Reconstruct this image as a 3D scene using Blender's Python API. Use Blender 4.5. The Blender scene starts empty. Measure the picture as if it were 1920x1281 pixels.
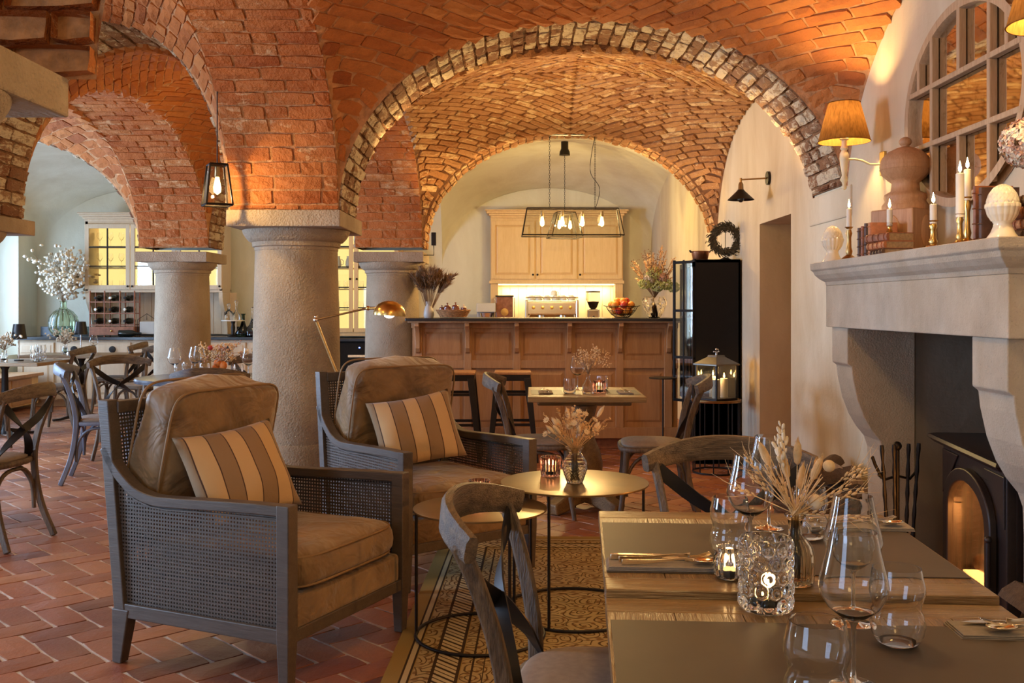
import bpy, bmesh, math, random
import numpy as np
from mathutils import Vector, Matrix, noise
random.seed(7)
R = math.radians
PI = math.pi
scene = bpy.context.scene
COL = scene.collection

# ------------------------------------------------------------------ camera, world, exposure
H = 1.30          # eye height
F = 1850.0        # focal length in pixels of the 1920 frame
cam_d = bpy.data.cameras.new('camera')
cam = bpy.data.objects.new('camera', cam_d); COL.objects.link(cam)
cam.location = (0, 0, H); cam.rotation_euler = (R(90), 0, 0)
cam_d.sensor_fit = 'HORIZONTAL'; cam_d.sensor_width = 36.0
cam_d.lens = F / 1920 * 36.0
cam_d.shift_x = (960 - 968) / 1920.0
cam_d.shift_y = (574 - 640.5) / 1920.0
cam_d.clip_start = 0.05
scene.camera = cam
scene.view_settings.view_transform = 'Standard'
scene.view_settings.look = 'None'
scene.view_settings.gamma = 1.0
scene.view_settings.use_curve_mapping = False
scene.view_settings.exposure = 0.30
cy = scene.cycles
cy.max_bounces = 9; cy.diffuse_bounces = 4; cy.glossy_bounces = 4
cy.transmission_bounces = 9; cy.transparent_max_bounces = 16
cy.caustics_reflective = False; cy.caustics_refractive = False
cy.sample_clamp_indirect = 4.0; cy.blur_glossy = 0.6

world = bpy.data.worlds.new('world'); scene.world = world; world.use_nodes = True
wn = world.node_tree.nodes; wl = world.node_tree.links
bg = wn['Background']; bg.inputs['Color'].default_value = (0.42, 0.62, 1.0, 1)
bg.inputs['Strength'].default_value = 1.6

WARM = (1.0, 0.64, 0.25)
DAY = (0.45, 0.66, 1.0)
def light(kind, loc, energy, color=WARM, size=0.1, rot=(0, 0, 0), size_y=None, name='lamp_light', spot=None, blend=0.6):
    d = bpy.data.lights.new(name, kind); d.energy = energy; d.color = color
    if kind == 'AREA':
        d.size = size
        if size_y: d.shape = 'RECTANGLE'; d.size_y = size_y
    else:
        d.shadow_soft_size = size
    if kind == 'SPOT': d.spot_size = R(spot); d.spot_blend = blend
    o = bpy.data.objects.new(name, d); COL.objects.link(o)
    o.location = loc; o.rotation_euler = rot
    return o
# daylight through the windows of the left wall (sky light entering each opening)
for wy, pw in ((3.4, 260), (8.0, 250), (12.0, 60)):
    light('AREA', (-6.95, wy, 1.55), pw, DAY, 1.5, (0, R(-90), 0), 1.5, name='window_skylight')
# daylight from behind the camera, to the left: lamp added indoors, no opening built
light('AREA', (-3.9, -1.2, 1.5), 48, DAY, 1.8, (R(90), 0, R(-35)), 1.9, name='window_skylight')
# vault lamps: unseen lamps of the bays, fills added without fittings, and uplights on the walls
light('POINT', (0.35, 2.6, 2.55), 26, WARM, 0.12)
light('POINT', (0.4, -0.6, 2.4), 30, WARM, 0.25)
light('POINT', (-2.35, 3.6, 2.3), 18, WARM, 0.12)
light('POINT', (-4.9, 4.0, 2.3), 16, WARM, 0.15)
light('POINT', (-2.2, 7.5, 2.2), 12, WARM, 0.10)
light('POINT', (-3.2, 11.2, 2.3), 20, (1.0, 0.72, 0.38), 0.15)  # warm fill added against the cool daylight at back left, no lamp hangs here
for x, y, z, pw, rx, ry in ((-.82, 6.30, 2.0, 42, 172, 38), (1.72, 6.30, 2.0, 42, 172, -38), (-.72, 8.9, 2.0, 16, 200, 30), (1.7, 8.9, 2.0, 10, 200, -30)):
    light('SPOT', (x, y, z), pw, WARM, 0.05, (R(rx), R(ry), 0), spot=150, blend=0.9, name='uplight')
light('POINT', (0.45, 7.3, 2.2), 22, WARM, 0.12)  # fill added to brighten the bar front, no fitting hangs here

# ------------------------------------------------------------------ materials
MATS = {}
def nodes(name):
    m = bpy.data.materials.new(name); m.use_nodes = True
    nt = m.node_tree; nt.nodes.clear()
    out = nt.nodes.new('ShaderNodeOutputMaterial')
    return m, nt, out
def N(nt, t, **kw):
    n = nt.nodes.new(t)
    for k, v in kw.items():
        if k.startswith('_'): setattr(n, k[1:], v)
        else: n.inputs[k.replace('__', ' ')].default_value = v
    return n
def ramp(nt, fac, stops, interp='LINEAR'):
    r = nt.nodes.new('ShaderNodeValToRGB'); r.color_ramp.interpolation = interp
    e = r.color_ramp.elements
    while len(e) < len(stops): e.new(0.5)
    for i, (p, c) in enumerate(stops):
        e[i].position = p; e[i].color = (*c, 1) if len(c) == 3 else c
    nt.links.new(fac, r.inputs[0]); return r
def mixc(nt, f, a, b, blend='MIX'):
    m = nt.nodes.new('ShaderNodeMix'); m.data_type = 'RGBA'; m.blend_type = blend
    for sock, v in ((m.inputs[0], f), (m.inputs[6], a), (m.inputs[7], b)):
        if hasattr(v, 'is_linked'): nt.links.new(v, sock)
        else: sock.default_value = v if isinstance(v, (int, float)) else (*v, 1)
    return m.outputs[2]
def math_(nt, op, a, b=None, c=None):
    m = nt.nodes.new('ShaderNodeMath'); m.operation = op
    for i, v in enumerate((a, b, c)):
        if v is None: continue
        if hasattr(v, 'is_linked'): nt.links.new(v, m.inputs[i])
        else: m.inputs[i].default_value = v
    return m.outputs[0]
def noise_(nt, vec, scale, detail=3, rough=0.55, dist=0.0):
    n = N(nt, 'ShaderNodeTexNoise', Scale=scale, Detail=detail, Roughness=rough, Distortion=dist)
    nt.links.new(vec, n.inputs['Vector']); return n.outputs[0]
def mapping(nt, vec, scale=(1, 1, 1), rot=(0, 0, 0), loc=(0, 0, 0)):
    m = nt.nodes.new('ShaderNodeMapping')
    m.inputs['Scale'].default_value = scale; m.inputs['Rotation'].default_value = rot; m.inputs['Location'].default_value = loc
    nt.links.new(vec, m.inputs[0]); return m.outputs[0]
def coords(nt, which='Object', rnd=False):
    tc = nt.nodes.new('ShaderNodeTexCoord'); v = tc.outputs[which]
    if rnd:
        oi = nt.nodes.new('ShaderNodeObjectInfo')
        a = nt.nodes.new('ShaderNodeVectorMath'); a.operation = 'SCALE'
        nt.links.new(oi.outputs['Location'], a.inputs[0]); a.inputs['Scale'].default_value = 3.1
        b = nt.nodes.new('ShaderNodeVectorMath'); b.operation = 'ADD'
        nt.links.new(v, b.inputs[0]); nt.links.new(a.outputs[0], b.inputs[1]); v = b.outputs[0]
    return v
def finish(nt, out, col, rough=0.6, metal=0.0, bump=None, bstr=0.3, bdist=0.01, spec=0.5, sheen=0.0, coat=0.0, emis=None, estr=0.0):
    p = nt.nodes.new('ShaderNodeBsdfPrincipled')
    def put(s, v):
        if hasattr(v, 'is_linked'): nt.links.new(v, p.inputs[s])
        elif isinstance(v, tuple): p.inputs[s].default_value = (*v, 1)
        else: p.inputs[s].default_value = v
    put('Base Color', col); put('Roughness', rough); put('Metallic', metal)
    p.inputs['Specular IOR Level'].default_value = spec
    if sheen: p.inputs['Sheen Weight'].default_value = sheen
    if coat: p.inputs['Coat Weight'].default_value = coat
    if emis: put('Emission Color', emis); p.inputs['Emission Strength'].default_value = estr
    if bump is not None:
        b = N(nt, 'ShaderNodeBump', Strength=bstr, Distance=bdist)
        nt.links.new(bump, b.inputs['Height']); nt.links.new(b.outputs[0], p.inputs['Normal'])
    nt.links.new(p.outputs[0], out.inputs[0]); return p
def rnd_piece(nt):
    oi = nt.nodes.new('ShaderNodeObjectInfo'); g = nt.nodes.new('ShaderNodeNewGeometry')
    return math_(nt, 'FRACT', math_(nt, 'ADD', oi.outputs['Random'], g.outputs['Random Per Island']))

def plain(name, col, rough=0.5, metal=0.0, var=0.12, scale=12, bump=0.15, bdist=0.004, **kw):
    if name in MATS: return MATS[name]
    m, nt, out = nodes(name); v = coords(nt)
    n = noise_(nt, v, scale, 4)
    d = tuple(c * (1 - var) for c in col); l = tuple(min(1, c * (1 + var)) for c in col)
    c = ramp(nt, n, [(0.3, d), (0.7, l)]).outputs[0]
    finish(nt, out, c, rough, metal, n if bump else None, bump, bdist, **kw)
    MATS[name] = m; return m
def wood(name, dark, light_, axis=0, scale=6, rough=0.5, stretch=14, bump=0.25, bdist=0.003, coat=0.0, contrast=(0.3, 0.7)):
    if name in MATS: return MATS[name]
    m, nt, out = nodes(name); v = coords(nt, rnd=True)
    s = [stretch] * 3; s[axis] = 1.0
    v2 = mapping(nt, v, tuple(s))
    n = noise_(nt, v2, scale * 0.35, 5, 0.6, 0.8)
    f = noise_(nt, v2, scale * 2.2, 3, 0.6)
    n2 = noise_(nt, v, 2.5, 2)
    c = ramp(nt, n, [(contrast[0], dark), (contrast[1], light_)]).outputs[0]
    c = mixc(nt, 0.35, c, ramp(nt, f, [(0.35, dark), (0.65, light_)]).outputs[0])
    c = mixc(nt, math_(nt, 'MULTIPLY', n2, 0.35), c, dark)
    finish(nt, out, c, rough, 0, f, bump, bdist, coat=coat)
    MATS[name] = m; return m
def brick_mat(name, cols, white=None, wamt=0.0, rough=0.85, bstr=0.7, bdist=0.012, nscale=18, shine=0.3, coat=0.0):
    m, nt, out = nodes(name); v = coords(nt, 'Generated'); 
    g = nt.nodes.new('ShaderNodeNewGeometry'); pos = g.outputs['Position']
    r = rnd_piece(nt)
    k = len(cols)
    c = ramp(nt, r, [(i / (k - 1), q) for i, q in enumerate(cols)]).outputs[0]
    n = noise_(nt, pos, nscale, 5, 0.65)
    n2 = noise_(nt, pos, nscale * 4, 3, 0.6)
    c = mixc(nt, math_(nt, 'MULTIPLY', n, 0.65), c, tuple(x * 0.45 for x in cols[0]))
    big = noise_(nt, pos, 1.3, 2)
    c = mixc(nt, ramp(nt, big, [(0.4, (0, 0, 0)), (0.65, (1, 1, 1))]).outputs[0], c, mixc(nt, 0.35, c, cols[-1]))
    if white:
        st = mapping(nt, pos, (1, 1, 3))
        w = noise_(nt, st, 9, 6, 0.75, 0.6)
        w = math_(nt, 'ADD', w, math_(nt, 'MULTIPLY', math_(nt, 'SUBTRACT', r, 0.5), 0.22))
        f = ramp(nt, w, [(0.62 - wamt * 0.32, (0, 0, 0)), (0.70 - wamt * 0.28, (1, 1, 1))]).outputs[0]
        c = mixc(nt, f, c, white)
    h = math_(nt, 'ADD', n, math_(nt, 'MULTIPLY', n2, 0.4))
    finish(nt, out, c, rough, 0, h, bstr, bdist, spec=shine, coat=coat)
    MATS[name] = m; return m
def glass(name, col=(1, 1, 1), rough=0.0, ior=1.45, bump=None):
    if name in MATS: return MATS[name]
    m, nt, out = nodes(name)
    p = N(nt, 'ShaderNodeBsdfPrincipled', Roughness=rough, IOR=ior)
    p.inputs['Base Color'].default_value = (*col, 1); p.inputs['Transmission Weight'].default_value = 1
    nt.links.new(p.outputs[0], out.inputs[0]); MATS[name] = m; return m
def pane(name, col=(0.9, 0.93, 0.92), refl=0.12):
    if name in MATS: return MATS[name]
    m, nt, out = nodes(name)
    t = nt.nodes.new('ShaderNodeBsdfTransparent'); t.inputs[0].default_value = (*col, 1)
    g = N(nt, 'ShaderNodeBsdfGlossy', Roughness=0.03)
    lw = N(nt, 'ShaderNodeLayerWeight', Blend=0.25)
    f = math_(nt, 'ADD', math_(nt, 'MULTIPLY', lw.outputs['Fresnel'], 0.7), refl * 0.5)
    mx = nt.nodes.new('ShaderNodeMixShader')
    nt.links.new(f, mx.inputs[0]); nt.links.new(t.outputs[0], mx.inputs[1]); nt.links.new(g.outputs[0], mx.inputs[2])
    nt.links.new(mx.outputs[0], out.inputs[0]); MATS[name] = m; return m
def emit(name, col, strength):
    if name in MATS: return MATS[name]
    m, nt, out = nodes(name)
    e = N(nt, 'ShaderNodeEmission', Strength=strength); e.inputs[0].default_value = (*col, 1)
    nt.links.new(e.outputs[0], out.inputs[0]); MATS[name] = m; return m

brick_mat('brick', [(0.36, 0.095, 0.022), (0.48, 0.145, 0.032), (0.56, 0.18, 0.042), (0.50, 0.155, 0.036), (0.62, 0.24, 0.065)], bstr=0.9)
brick_mat('brick_pier', [(0.40, 0.10, 0.022), (0.50, 0.14, 0.03), (0.56, 0.18, 0.045), (0.44, 0.115, 0.025), (0.60, 0.25, 0.08)], white=(0.58, 0.33, 0.16), wamt=0.02, bstr=1.0)
brick_mat('brick_white', [(0.28, 0.11, 0.05), (0.42, 0.19, 0.09), (0.52, 0.30, 0.16), (0.60, 0.40, 0.24)], white=(0.80, 0.66, 0.46), wamt=0.50, bstr=1.0, bdist=0.03, nscale=26)
brick_mat('brick_vault', [(0.38, 0.15, 0.050), (0.50, 0.235, 0.090), (0.58, 0.30, 0.125), (0.46, 0.19, 0.065), (0.64, 0.36, 0.16)], white=(0.70, 0.48, 0.25), wamt=0.18, bstr=1.2, bdist=.016)
brick_mat('floor_tile', [(0.20, 0.055, 0.028), (0.40, 0.125, 0.05), (0.50, 0.18, 0.07), (0.34, 0.10, 0.042), (0.14, 0.045, 0.03), (0.46, 0.16, 0.06), (0.56, 0.25, 0.11)], rough=0.42, bstr=0.45, bdist=0.006, nscale=14, shine=0.5)
plain('mortar', (0.46, 0.22, 0.09), 0.95, var=0.3, scale=25, bump=0.9, bdist=0.02)
plain('mortar_dark', (0.20, 0.09, 0.038), 0.95, var=0.35, scale=22, bump=0.9, bdist=0.02)
plain('floor_mortar', (0.62, 0.55, 0.48), 0.7, var=0.15, scale=30, bump=0.4)
def plaster(name, col, col2):
    m, nt, out = nodes(name); g = nt.nodes.new('ShaderNodeNewGeometry'); v = g.outputs['Position']
    n = noise_(nt, mapping(nt, v, (1, 1, 0.35)), 1.6, 5, 0.62, 0.4); n2 = noise_(nt, v, 45, 4, 0.6)
    c = ramp(nt, n, [(0.32, col2), (0.62, col)]).outputs[0]
    h = math_(nt, 'ADD', noise_(nt, v, 5, 3), math_(nt, 'MULTIPLY', n2, 0.25))
    finish(nt, out, c, 0.9, 0, h, 0.35, 0.02, spec=0.2); MATS[name] = m
plaster('plaster', (0.66, 0.57, 0.42), (0.50, 0.39, 0.25))
plaster('plaster_back', (0.74, 0.70, 0.56), (0.62, 0.56, 0.42))
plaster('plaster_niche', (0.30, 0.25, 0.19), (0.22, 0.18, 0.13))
plaster('plaster_olive', (0.36, 0.30, 0.18), (0.28, 0.23, 0.13))
def stone(name, col, pit=0.5, sc=60, bs=0.8):
    m, nt, out = nodes(name); v = coords(nt)
    n = noise_(nt, v, 4, 5, 0.6); n2 = noise_(nt, v, sc, 3, 0.7)
    c = ramp(nt, n, [(0.3, tuple(x * 0.78 for x in col)), (0.7, tuple(min(1, x * 1.1) for x in col))]).outputs[0]
    st = ramp(nt, noise_(nt, mapping(nt, v, (1, 1, .5)), 2.2, 5, 0.65), [(0.42, (0, 0, 0)), (0.62, (1, 1, 1))]).outputs[0]
    c = mixc(nt, math_(nt, 'MULTIPLY', st, 0.45), c, (col[0] * 0.62, col[1] * 0.50, col[2] * 0.36))
    sp = ramp(nt, n2, [(0.28, (1, 1, 1)), (0.38, (0, 0, 0))]).outputs[0]
    c = mixc(nt, math_(nt, 'MULTIPLY', sp, pit), c, tuple(x * 0.35 for x in col))
    vo = N(nt, 'ShaderNodeTexVoronoi', Scale=sc * 1.6); nt.links.new(v, vo.inputs['Vector'])
    h = math_(nt, 'ADD', n2, math_(nt, 'MULTIPLY', vo.outputs[0], 0.4))
    finish(nt, out, c, 0.85, 0, h, bs, 0.008, spec=0.3); MATS[name] = m
stone('stone', (0.41, 0.325, 0.225)); stone('stone_cap', (0.42, 0.33, 0.235)); stone('mantel_stone', (0.58, 0.50, 0.39), 0.45, 90, 0.35)
wood('oak', (0.40, 0.20, 0.085), (0.60, 0.34, 0.16), 2, 5, 0.45)
wood('oak_light', (0.66, 0.42, 0.18), (0.80, 0.56, 0.28), 2, 5, 0.5)
wood('oak_pale', (0.62, 0.47, 0.31), (0.74, 0.60, 0.42), 2, 5, 0.5)
wood('table_wood', (0.13, 0.068, 0.024), (0.40, 0.235, 0.085), 0, 6, 0.33, coat=0.15, bump=0.9, bdist=0.005)
wood('table_wood_end', (0.13, 0.068, 0.024), (0.40, 0.235, 0.085), 1, 6, 0.33, coat=0.15, bump=0.9, bdist=0.005)
wood('chair_wood', (0.045, 0.026, 0.014), (0.25, 0.165, 0.095), 2, 9, 0.5, 16, 0.9, .004, contrast=(0.38, 0.66))
wood('chair_rail', (0.050, 0.029, 0.015), (0.27, 0.18, 0.10), 0, 9, 0.45, 16, 0.9, .004, contrast=(0.38, 0.66))
wood('chair_blue', (0.10, 0.11, 0.15), (0.22, 0.24, 0.30), 2, 7, 0.5)
wood('arm_wood', (0.062, 0.048, 0.038), (0.125, 0.098, 0.076), 1, 7, 0.42, 12, 0.3)
wood('finial_wood', (0.38, 0.19, 0.085), (0.60, 0.36, 0.20), 2, 7, 0.6)
wood('mirror_wood', (0.38, 0.24, 0.13), (0.62, 0.44, 0.28), 2, 9, 0.6)
wood('log_wood', (0.30, 0.16, 0.07), (0.62, 0.42, 0.24), 1, 8, 0.8)
wood('bark', (0.055, 0.03, 0.018), (0.16, 0.095, 0.05), 1, 10, 0.9, 6, 0.9, 0.01)
plain('black_metal', (0.022, 0.018, 0.016), 0.45, 0.6, bump=0.05)
plain('black_paint', (0.008, 0.006, 0.005), 0.65, bump=0.05, spec=0.2)
plain('lantern_metal', (0.20, 0.18, 0.15), 0.4, 0.9)
plain('iron_stove', (0.030, 0.022, 0.022), 0.42, 0.3, scale=80, bump=0.3, bdist=0.001)
plain('black_stone', (0.022, 0.022, 0.026), 0.22, bump=0.05)
plain('brass', (0.62, 0.40, 0.13), 0.28, 1.0, var=0.2, bump=0.1)
plain('brass_dark', (0.40, 0.25, 0.10), 0.32, 1.0, var=0.2, bump=0.1)
plain('bronze_top', (0.30, 0.225, 0.12), 0.30, 0.75, var=0.14, scale=7, bump=0.05)
plain('steel', (0.75, 0.72, 0.68), 0.16, 1.0, var=0.05, bump=0)
plain('cutlery_steel', (0.86, 0.74, 0.56), 0.14, 1.0, var=0.03, bump=0)
plain('copper', (0.52, 0.22, 0.11), 0.3, 1.0, var=0.2)
plain('candle_wax', (0.85, 0.78, 0.64), 0.5, var=0.04, bump=0)
plain('ceramic', (0.84, 0.77, 0.60), 0.18, var=0.03, scale=5, bump=0, coat=0.5)
plain('white_ceramic', (0.85, 0.82, 0.72), 0.2, var=0.03, bump=0, coat=0.4)
plain('cream_paint', (0.82, 0.74, 0.50), 0.4, var=0.05, bump=0)
plain('mat_leather', (0.090, 0.066, 0.046), 0.52, spec=0.35, var=0.10, scale=5, bump=0.25, bdist=0.001)
plain('napkin', (0.30, 0.25, 0.20), 0.9, var=0.1, scale=90, bump=0.4, bdist=0.001)
plain('seat_pad', (0.27, 0.20, 0.145), 0.9, var=0.12, scale=50, bump=0.4, bdist=0.001)
plain('dried_tan', (0.78, 0.53, 0.27), 0.9, var=0.25, scale=30, bump=0.3)
plain('dried_pale', (0.82, 0.68, 0.48), 0.9, var=0.2, scale=30, bump=0.3)
plain('dried_brown', (0.30, 0.185, 0.10), 0.95, var=0.35, scale=30, bump=0.3)
plain('dried_pink', (0.60, 0.36, 0.26), 0.9, var=0.3, scale=30, bump=0.3)
plain('dried_cream', (0.66, 0.58, 0.46), 0.9, var=0.3, scale=20, bump=0.3)
plain('orange_petal', (0.85, 0.22, 0.03), 0.6, var=0.25, scale=30)
plain('red_petal', (0.45, 0.04, 0.03), 0.6, var=0.25, scale=30)
plain('green_bloom', (0.50, 0.53, 0.20), 0.9, var=0.3, scale=30, bump=0.4)
plain('wreath', (0.060, 0.048, 0.026), 0.9, var=0.4, scale=30, bump=0.3)
plain('wicker', (0.42, 0.20, 0.08), 0.7, var=0.35, scale=60, bump=0.6)
plain('wicker_dark', (0.16, 0.085, 0.04), 0.8, var=0.4, scale=50, bump=0.7)
plain('clay', (0.22, 0.07, 0.035), 0.25, var=0.3, scale=20, coat=0.4)
plain('orange_fruit', (0.85, 0.33, 0.04), 0.45, var=0.12, scale=60, bump=0.3, bdist=0.001)
plain('red_fruit', (0.55, 0.05, 0.025), 0.35, var=0.3, scale=12)
plain('grey_plastic', (0.50, 0.47, 0.42), 0.4, var=0.03, bump=0)
plain('bench_cushion', (0.42, 0.41, 0.38), 0.9, var=0.1)
plain('book_brown', (0.30, 0.11, 0.05), 0.55, var=0.35, scale=25, bump=0.4)
plain('book_red', (0.45, 0.16, 0.06), 0.5, var=0.3, scale=25, bump=0.4)
plain('book_dark', (0.10, 0.05, 0.03), 0.5, var=0.35, scale=25, bump=0.4)
plain('page_edge', (0.40, 0.28, 0.15), 0.9, var=0.25, scale=80)
plain('marble_dark', (0.10, 0.12, 0.16), 0.25, var=0.45, scale=9, bump=0.05)
plain('leather_black', (0.02, 0.02, 0.022), 0.5)
plain('bottle_dark', (0.012, 0.015, 0.012), 0.12, bump=0)
plain('wine_red', (0.20, 0.01, 0.015), 0.1, var=0.1, bump=0)
plain('lamp_socket', (0.30, 0.22, 0.12), 0.35, 0.9)
plain('cream_inner', (0.80, 0.62, 0.25), 0.8)
glass('glass'); glass('glass_pink', (0.93, 0.62, 0.58)); glass('glass_amber', (0.95, 0.84, 0.66)); glass('glass_green', (0.80, 0.88, 0.72))
glass('glass_dark', (0.05, 0.09, 0.07))
pane('pane'); pane('pane_dark', (0.85, 0.80, 0.70), 0.06)
emit('bulb', (1.0, 0.62, 0.22), 10); emit('flame', (1.0, 0.58, 0.18), 60); emit('strip_glow', (1.0, 0.72, 0.35), 6)
emit('cabinet_glow', (1.0, 0.70, 0.24), 1.3); emit('ember', (1.0, 0.45, 0.14), 10); emit('led_blue', (0.1, 0.2, 1.0), 12)
emit('lamp_glow', (1.0, 0.85, 0.65), 14)
def velvet():
    m, nt, out = nodes('velvet'); v = coords(nt)
    n = noise_(nt, v, 4.5, 4, 0.6, 0.8)
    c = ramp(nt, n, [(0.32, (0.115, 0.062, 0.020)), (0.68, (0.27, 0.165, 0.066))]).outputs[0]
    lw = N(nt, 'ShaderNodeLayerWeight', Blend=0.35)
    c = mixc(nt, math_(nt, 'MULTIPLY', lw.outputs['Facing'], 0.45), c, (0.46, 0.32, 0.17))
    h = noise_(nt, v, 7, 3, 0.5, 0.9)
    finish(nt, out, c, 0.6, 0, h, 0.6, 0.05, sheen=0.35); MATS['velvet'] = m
velvet()
plain('velvet_piping', (0.26, 0.165, 0.078), 0.6)
def stripes():
    m, nt, out = nodes('stripe'); v = coords(nt)
    s = nt.nodes.new('ShaderNodeSeparateXYZ'); nt.links.new(v, s.inputs[0])
    f = math_(nt, 'FRACT', math_(nt, 'ADD', math_(nt, 'MULTIPLY', s.outputs[0], 7.0), 0.22))
    a, b, k = (0.60, 0.42, 0.21), (0.30, 0.20, 0.105), (0.07, 0.035, 0.02)
    c = ramp(nt, f, [(0, k), (0.028, a), (0.5, k), (0.528, b)], 'CONSTANT').outputs[0]
    w = noise_(nt, v, 220, 2)
    finish(nt, out, c, 0.9, 0, math_(nt, 'ADD', math_(nt, 'MULTIPLY', w, 0.12), noise_(nt, v, 9, 3)), 0.4, 0.012, sheen=0.2); MATS['stripe'] = m
stripes()
def rugmat():
    m, nt, out = nodes('rug_weave'); v = coords(nt)
    s = nt.nodes.new('ShaderNodeSeparateXYZ'); nt.links.new(v, s.inputs[0])
    X, Y = s.outputs[0], s.outputs[1]
    ax = math_(nt, 'ABSOLUTE', X); ay = math_(nt, 'ABSOLUTE', Y)
    hx, hy = 0.85, 1.55
    d = math_(nt, 'MINIMUM', math_(nt, 'SUBTRACT', hx, ax), math_(nt, 'SUBTRACT', hy, ay))
    gold, dark, red, cream = (0.33, 0.215, 0.065), (0.05, 0.030, 0.014), (0.16, 0.075, 0.025), (0.50, 0.40, 0.22)
    # scrolling tendrils and blossoms
    vw = mapping(nt, v, (1, 1, 0)); nn = N(nt, 'ShaderNodeTexNoise', Scale=6.0, Detail=2.0)
    nt.links.new(vw, nn.inputs['Vector'])
    ws = nt.nodes.new('ShaderNodeVectorMath'); ws.operation = 'SCALE'; ws.inputs['Scale'].default_value = 0.10; nt.links.new(nn.outputs['Color'], ws.inputs[0])
    wa = nt.nodes.new('ShaderNodeVectorMath'); wa.operation = 'ADD'; nt.links.new(vw, wa.inputs[0]); nt.links.new(ws.outputs[0], wa.inputs[1])
    vo = N(nt, 'ShaderNodeTexVoronoi', Scale=8.5); vo.feature = 'F1'; vo.voronoi_dimensions = '2D'; nt.links.new(wa.outputs[0], vo.inputs['Vector'])
    rings = math_(nt, 'ABSOLUTE', math_(nt, 'SINE', math_(nt, 'MULTIPLY', vo.outputs['Distance'], 16)))
    tend = ramp(nt, rings, [(0.26, (1, 1, 1)), (0.50, (0, 0, 0))]).outputs[0]
    vo2 = N(nt, 'ShaderNodeTexVoronoi', Scale=22.0); vo2.voronoi_dimensions = '2D'; nt.links.new(wa.outputs[0], vo2.inputs['Vector'])
    spots = ramp(nt, vo2.outputs['Distance'], [(0.16, (1, 1, 1)), (0.28, (0, 0, 0))]).outputs[0]
    c = mixc(nt, noise_(nt, v, 3, 2), gold, cream)
    c = mixc(nt, math_(nt, 'MULTIPLY', tend, 0.92), c, (0.075, 0.038, 0.015)); c = mixc(nt, math_(nt, 'MULTIPLY', spots, 0.75), c, red)
    # border bands: key-like repeat between fine dark lines
    along = math_(nt, 'ADD', X, Y)
    key = math_(nt, 'FRACT', math_(nt, 'MULTIPLY', along, 14)); key = ramp(nt, key, [(0, dark), (0.22, cream), (0.55, dark), (0.66, cream)], 'CONSTANT').outputs[0]
    bm = ramp(nt, d, [(0, gold), (0.055, dark), (0.063, cream), (0.085, dark), (0.093, gold), (0.16, dark), (0.168, (1, 0, 1)), (0.25, dark), (0.258, gold), (0.30, dark), (0.308, (0, 0, 0))], 'CONSTANT')
    inband = ramp(nt, d, [(0, (0, 0, 0)), (0.168, (1, 1, 1)), (0.25, (0, 0, 0))], 'CONSTANT').outputs[0]
    infield = ramp(nt, d, [(0, (0, 0, 0)), (0.095, (1, 1, 1)), (0.158, (0, 0, 0)), (0.262, (1, 1, 1))], 'CONSTANT').outputs[0]
    col = mixc(nt, infield, bm.outputs[0], c); col = mixc(nt, inband, col, key)
    lines = ramp(nt, d, [(0, (0, 0, 0)), (0.30, (1, 1, 1)), (0.308, (0, 0, 0)), (0.34, (1, 1, 1)), (0.346, (0, 0, 0))], 'CONSTANT').outputs[0]
    col = mixc(nt, lines, col, dark)
    finish(nt, out, col, 0.95, 0, noise_(nt, v, 260, 2), 0.5, 0.002, spec=0.1); MATS['rug_weave'] = m
rugmat()
def shade_mat():
    m, nt, out = nodes('shade_fabric'); v = coords(nt)
    n = noise_(nt, mapping(nt, v, (90, 90, 6)), 1.2, 3)
    c = ramp(nt, n, [(0.3, (0.15, 0.065, 0.016)), (0.7, (0.26, 0.12, 0.03))]).outputs[0]
    d = nt.nodes.new('ShaderNodeBsdfDiffuse'); t = nt.nodes.new('ShaderNodeBsdfTranslucent')
    nt.links.new(c, d.inputs[0]); nt.links.new(c, t.inputs[0])
    mx = nt.nodes.new('ShaderNodeMixShader'); mx.inputs[0].default_value = 0.07
    nt.links.new(d.outputs[0], mx.inputs[1]); nt.links.new(t.outputs[0], mx.inputs[2]); nt.links.new(mx.outputs[0], out.inputs[0]); MATS['shade_fabric'] = m
shade_mat()
def mirror_mat():
    m, nt, out = nodes('mirror_glass'); v = coords(nt)
    n = noise_(nt, v, 14, 5, 0.7)
    c = ramp(nt, n, [(0.30, (0.45, 0.36, 0.24)), (0.45, (0.90, 0.86, 0.78))]).outputs[0]
    finish(nt, out, c, 0.03, 1.0); MATS['mirror_glass'] = m
mirror_mat()

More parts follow.
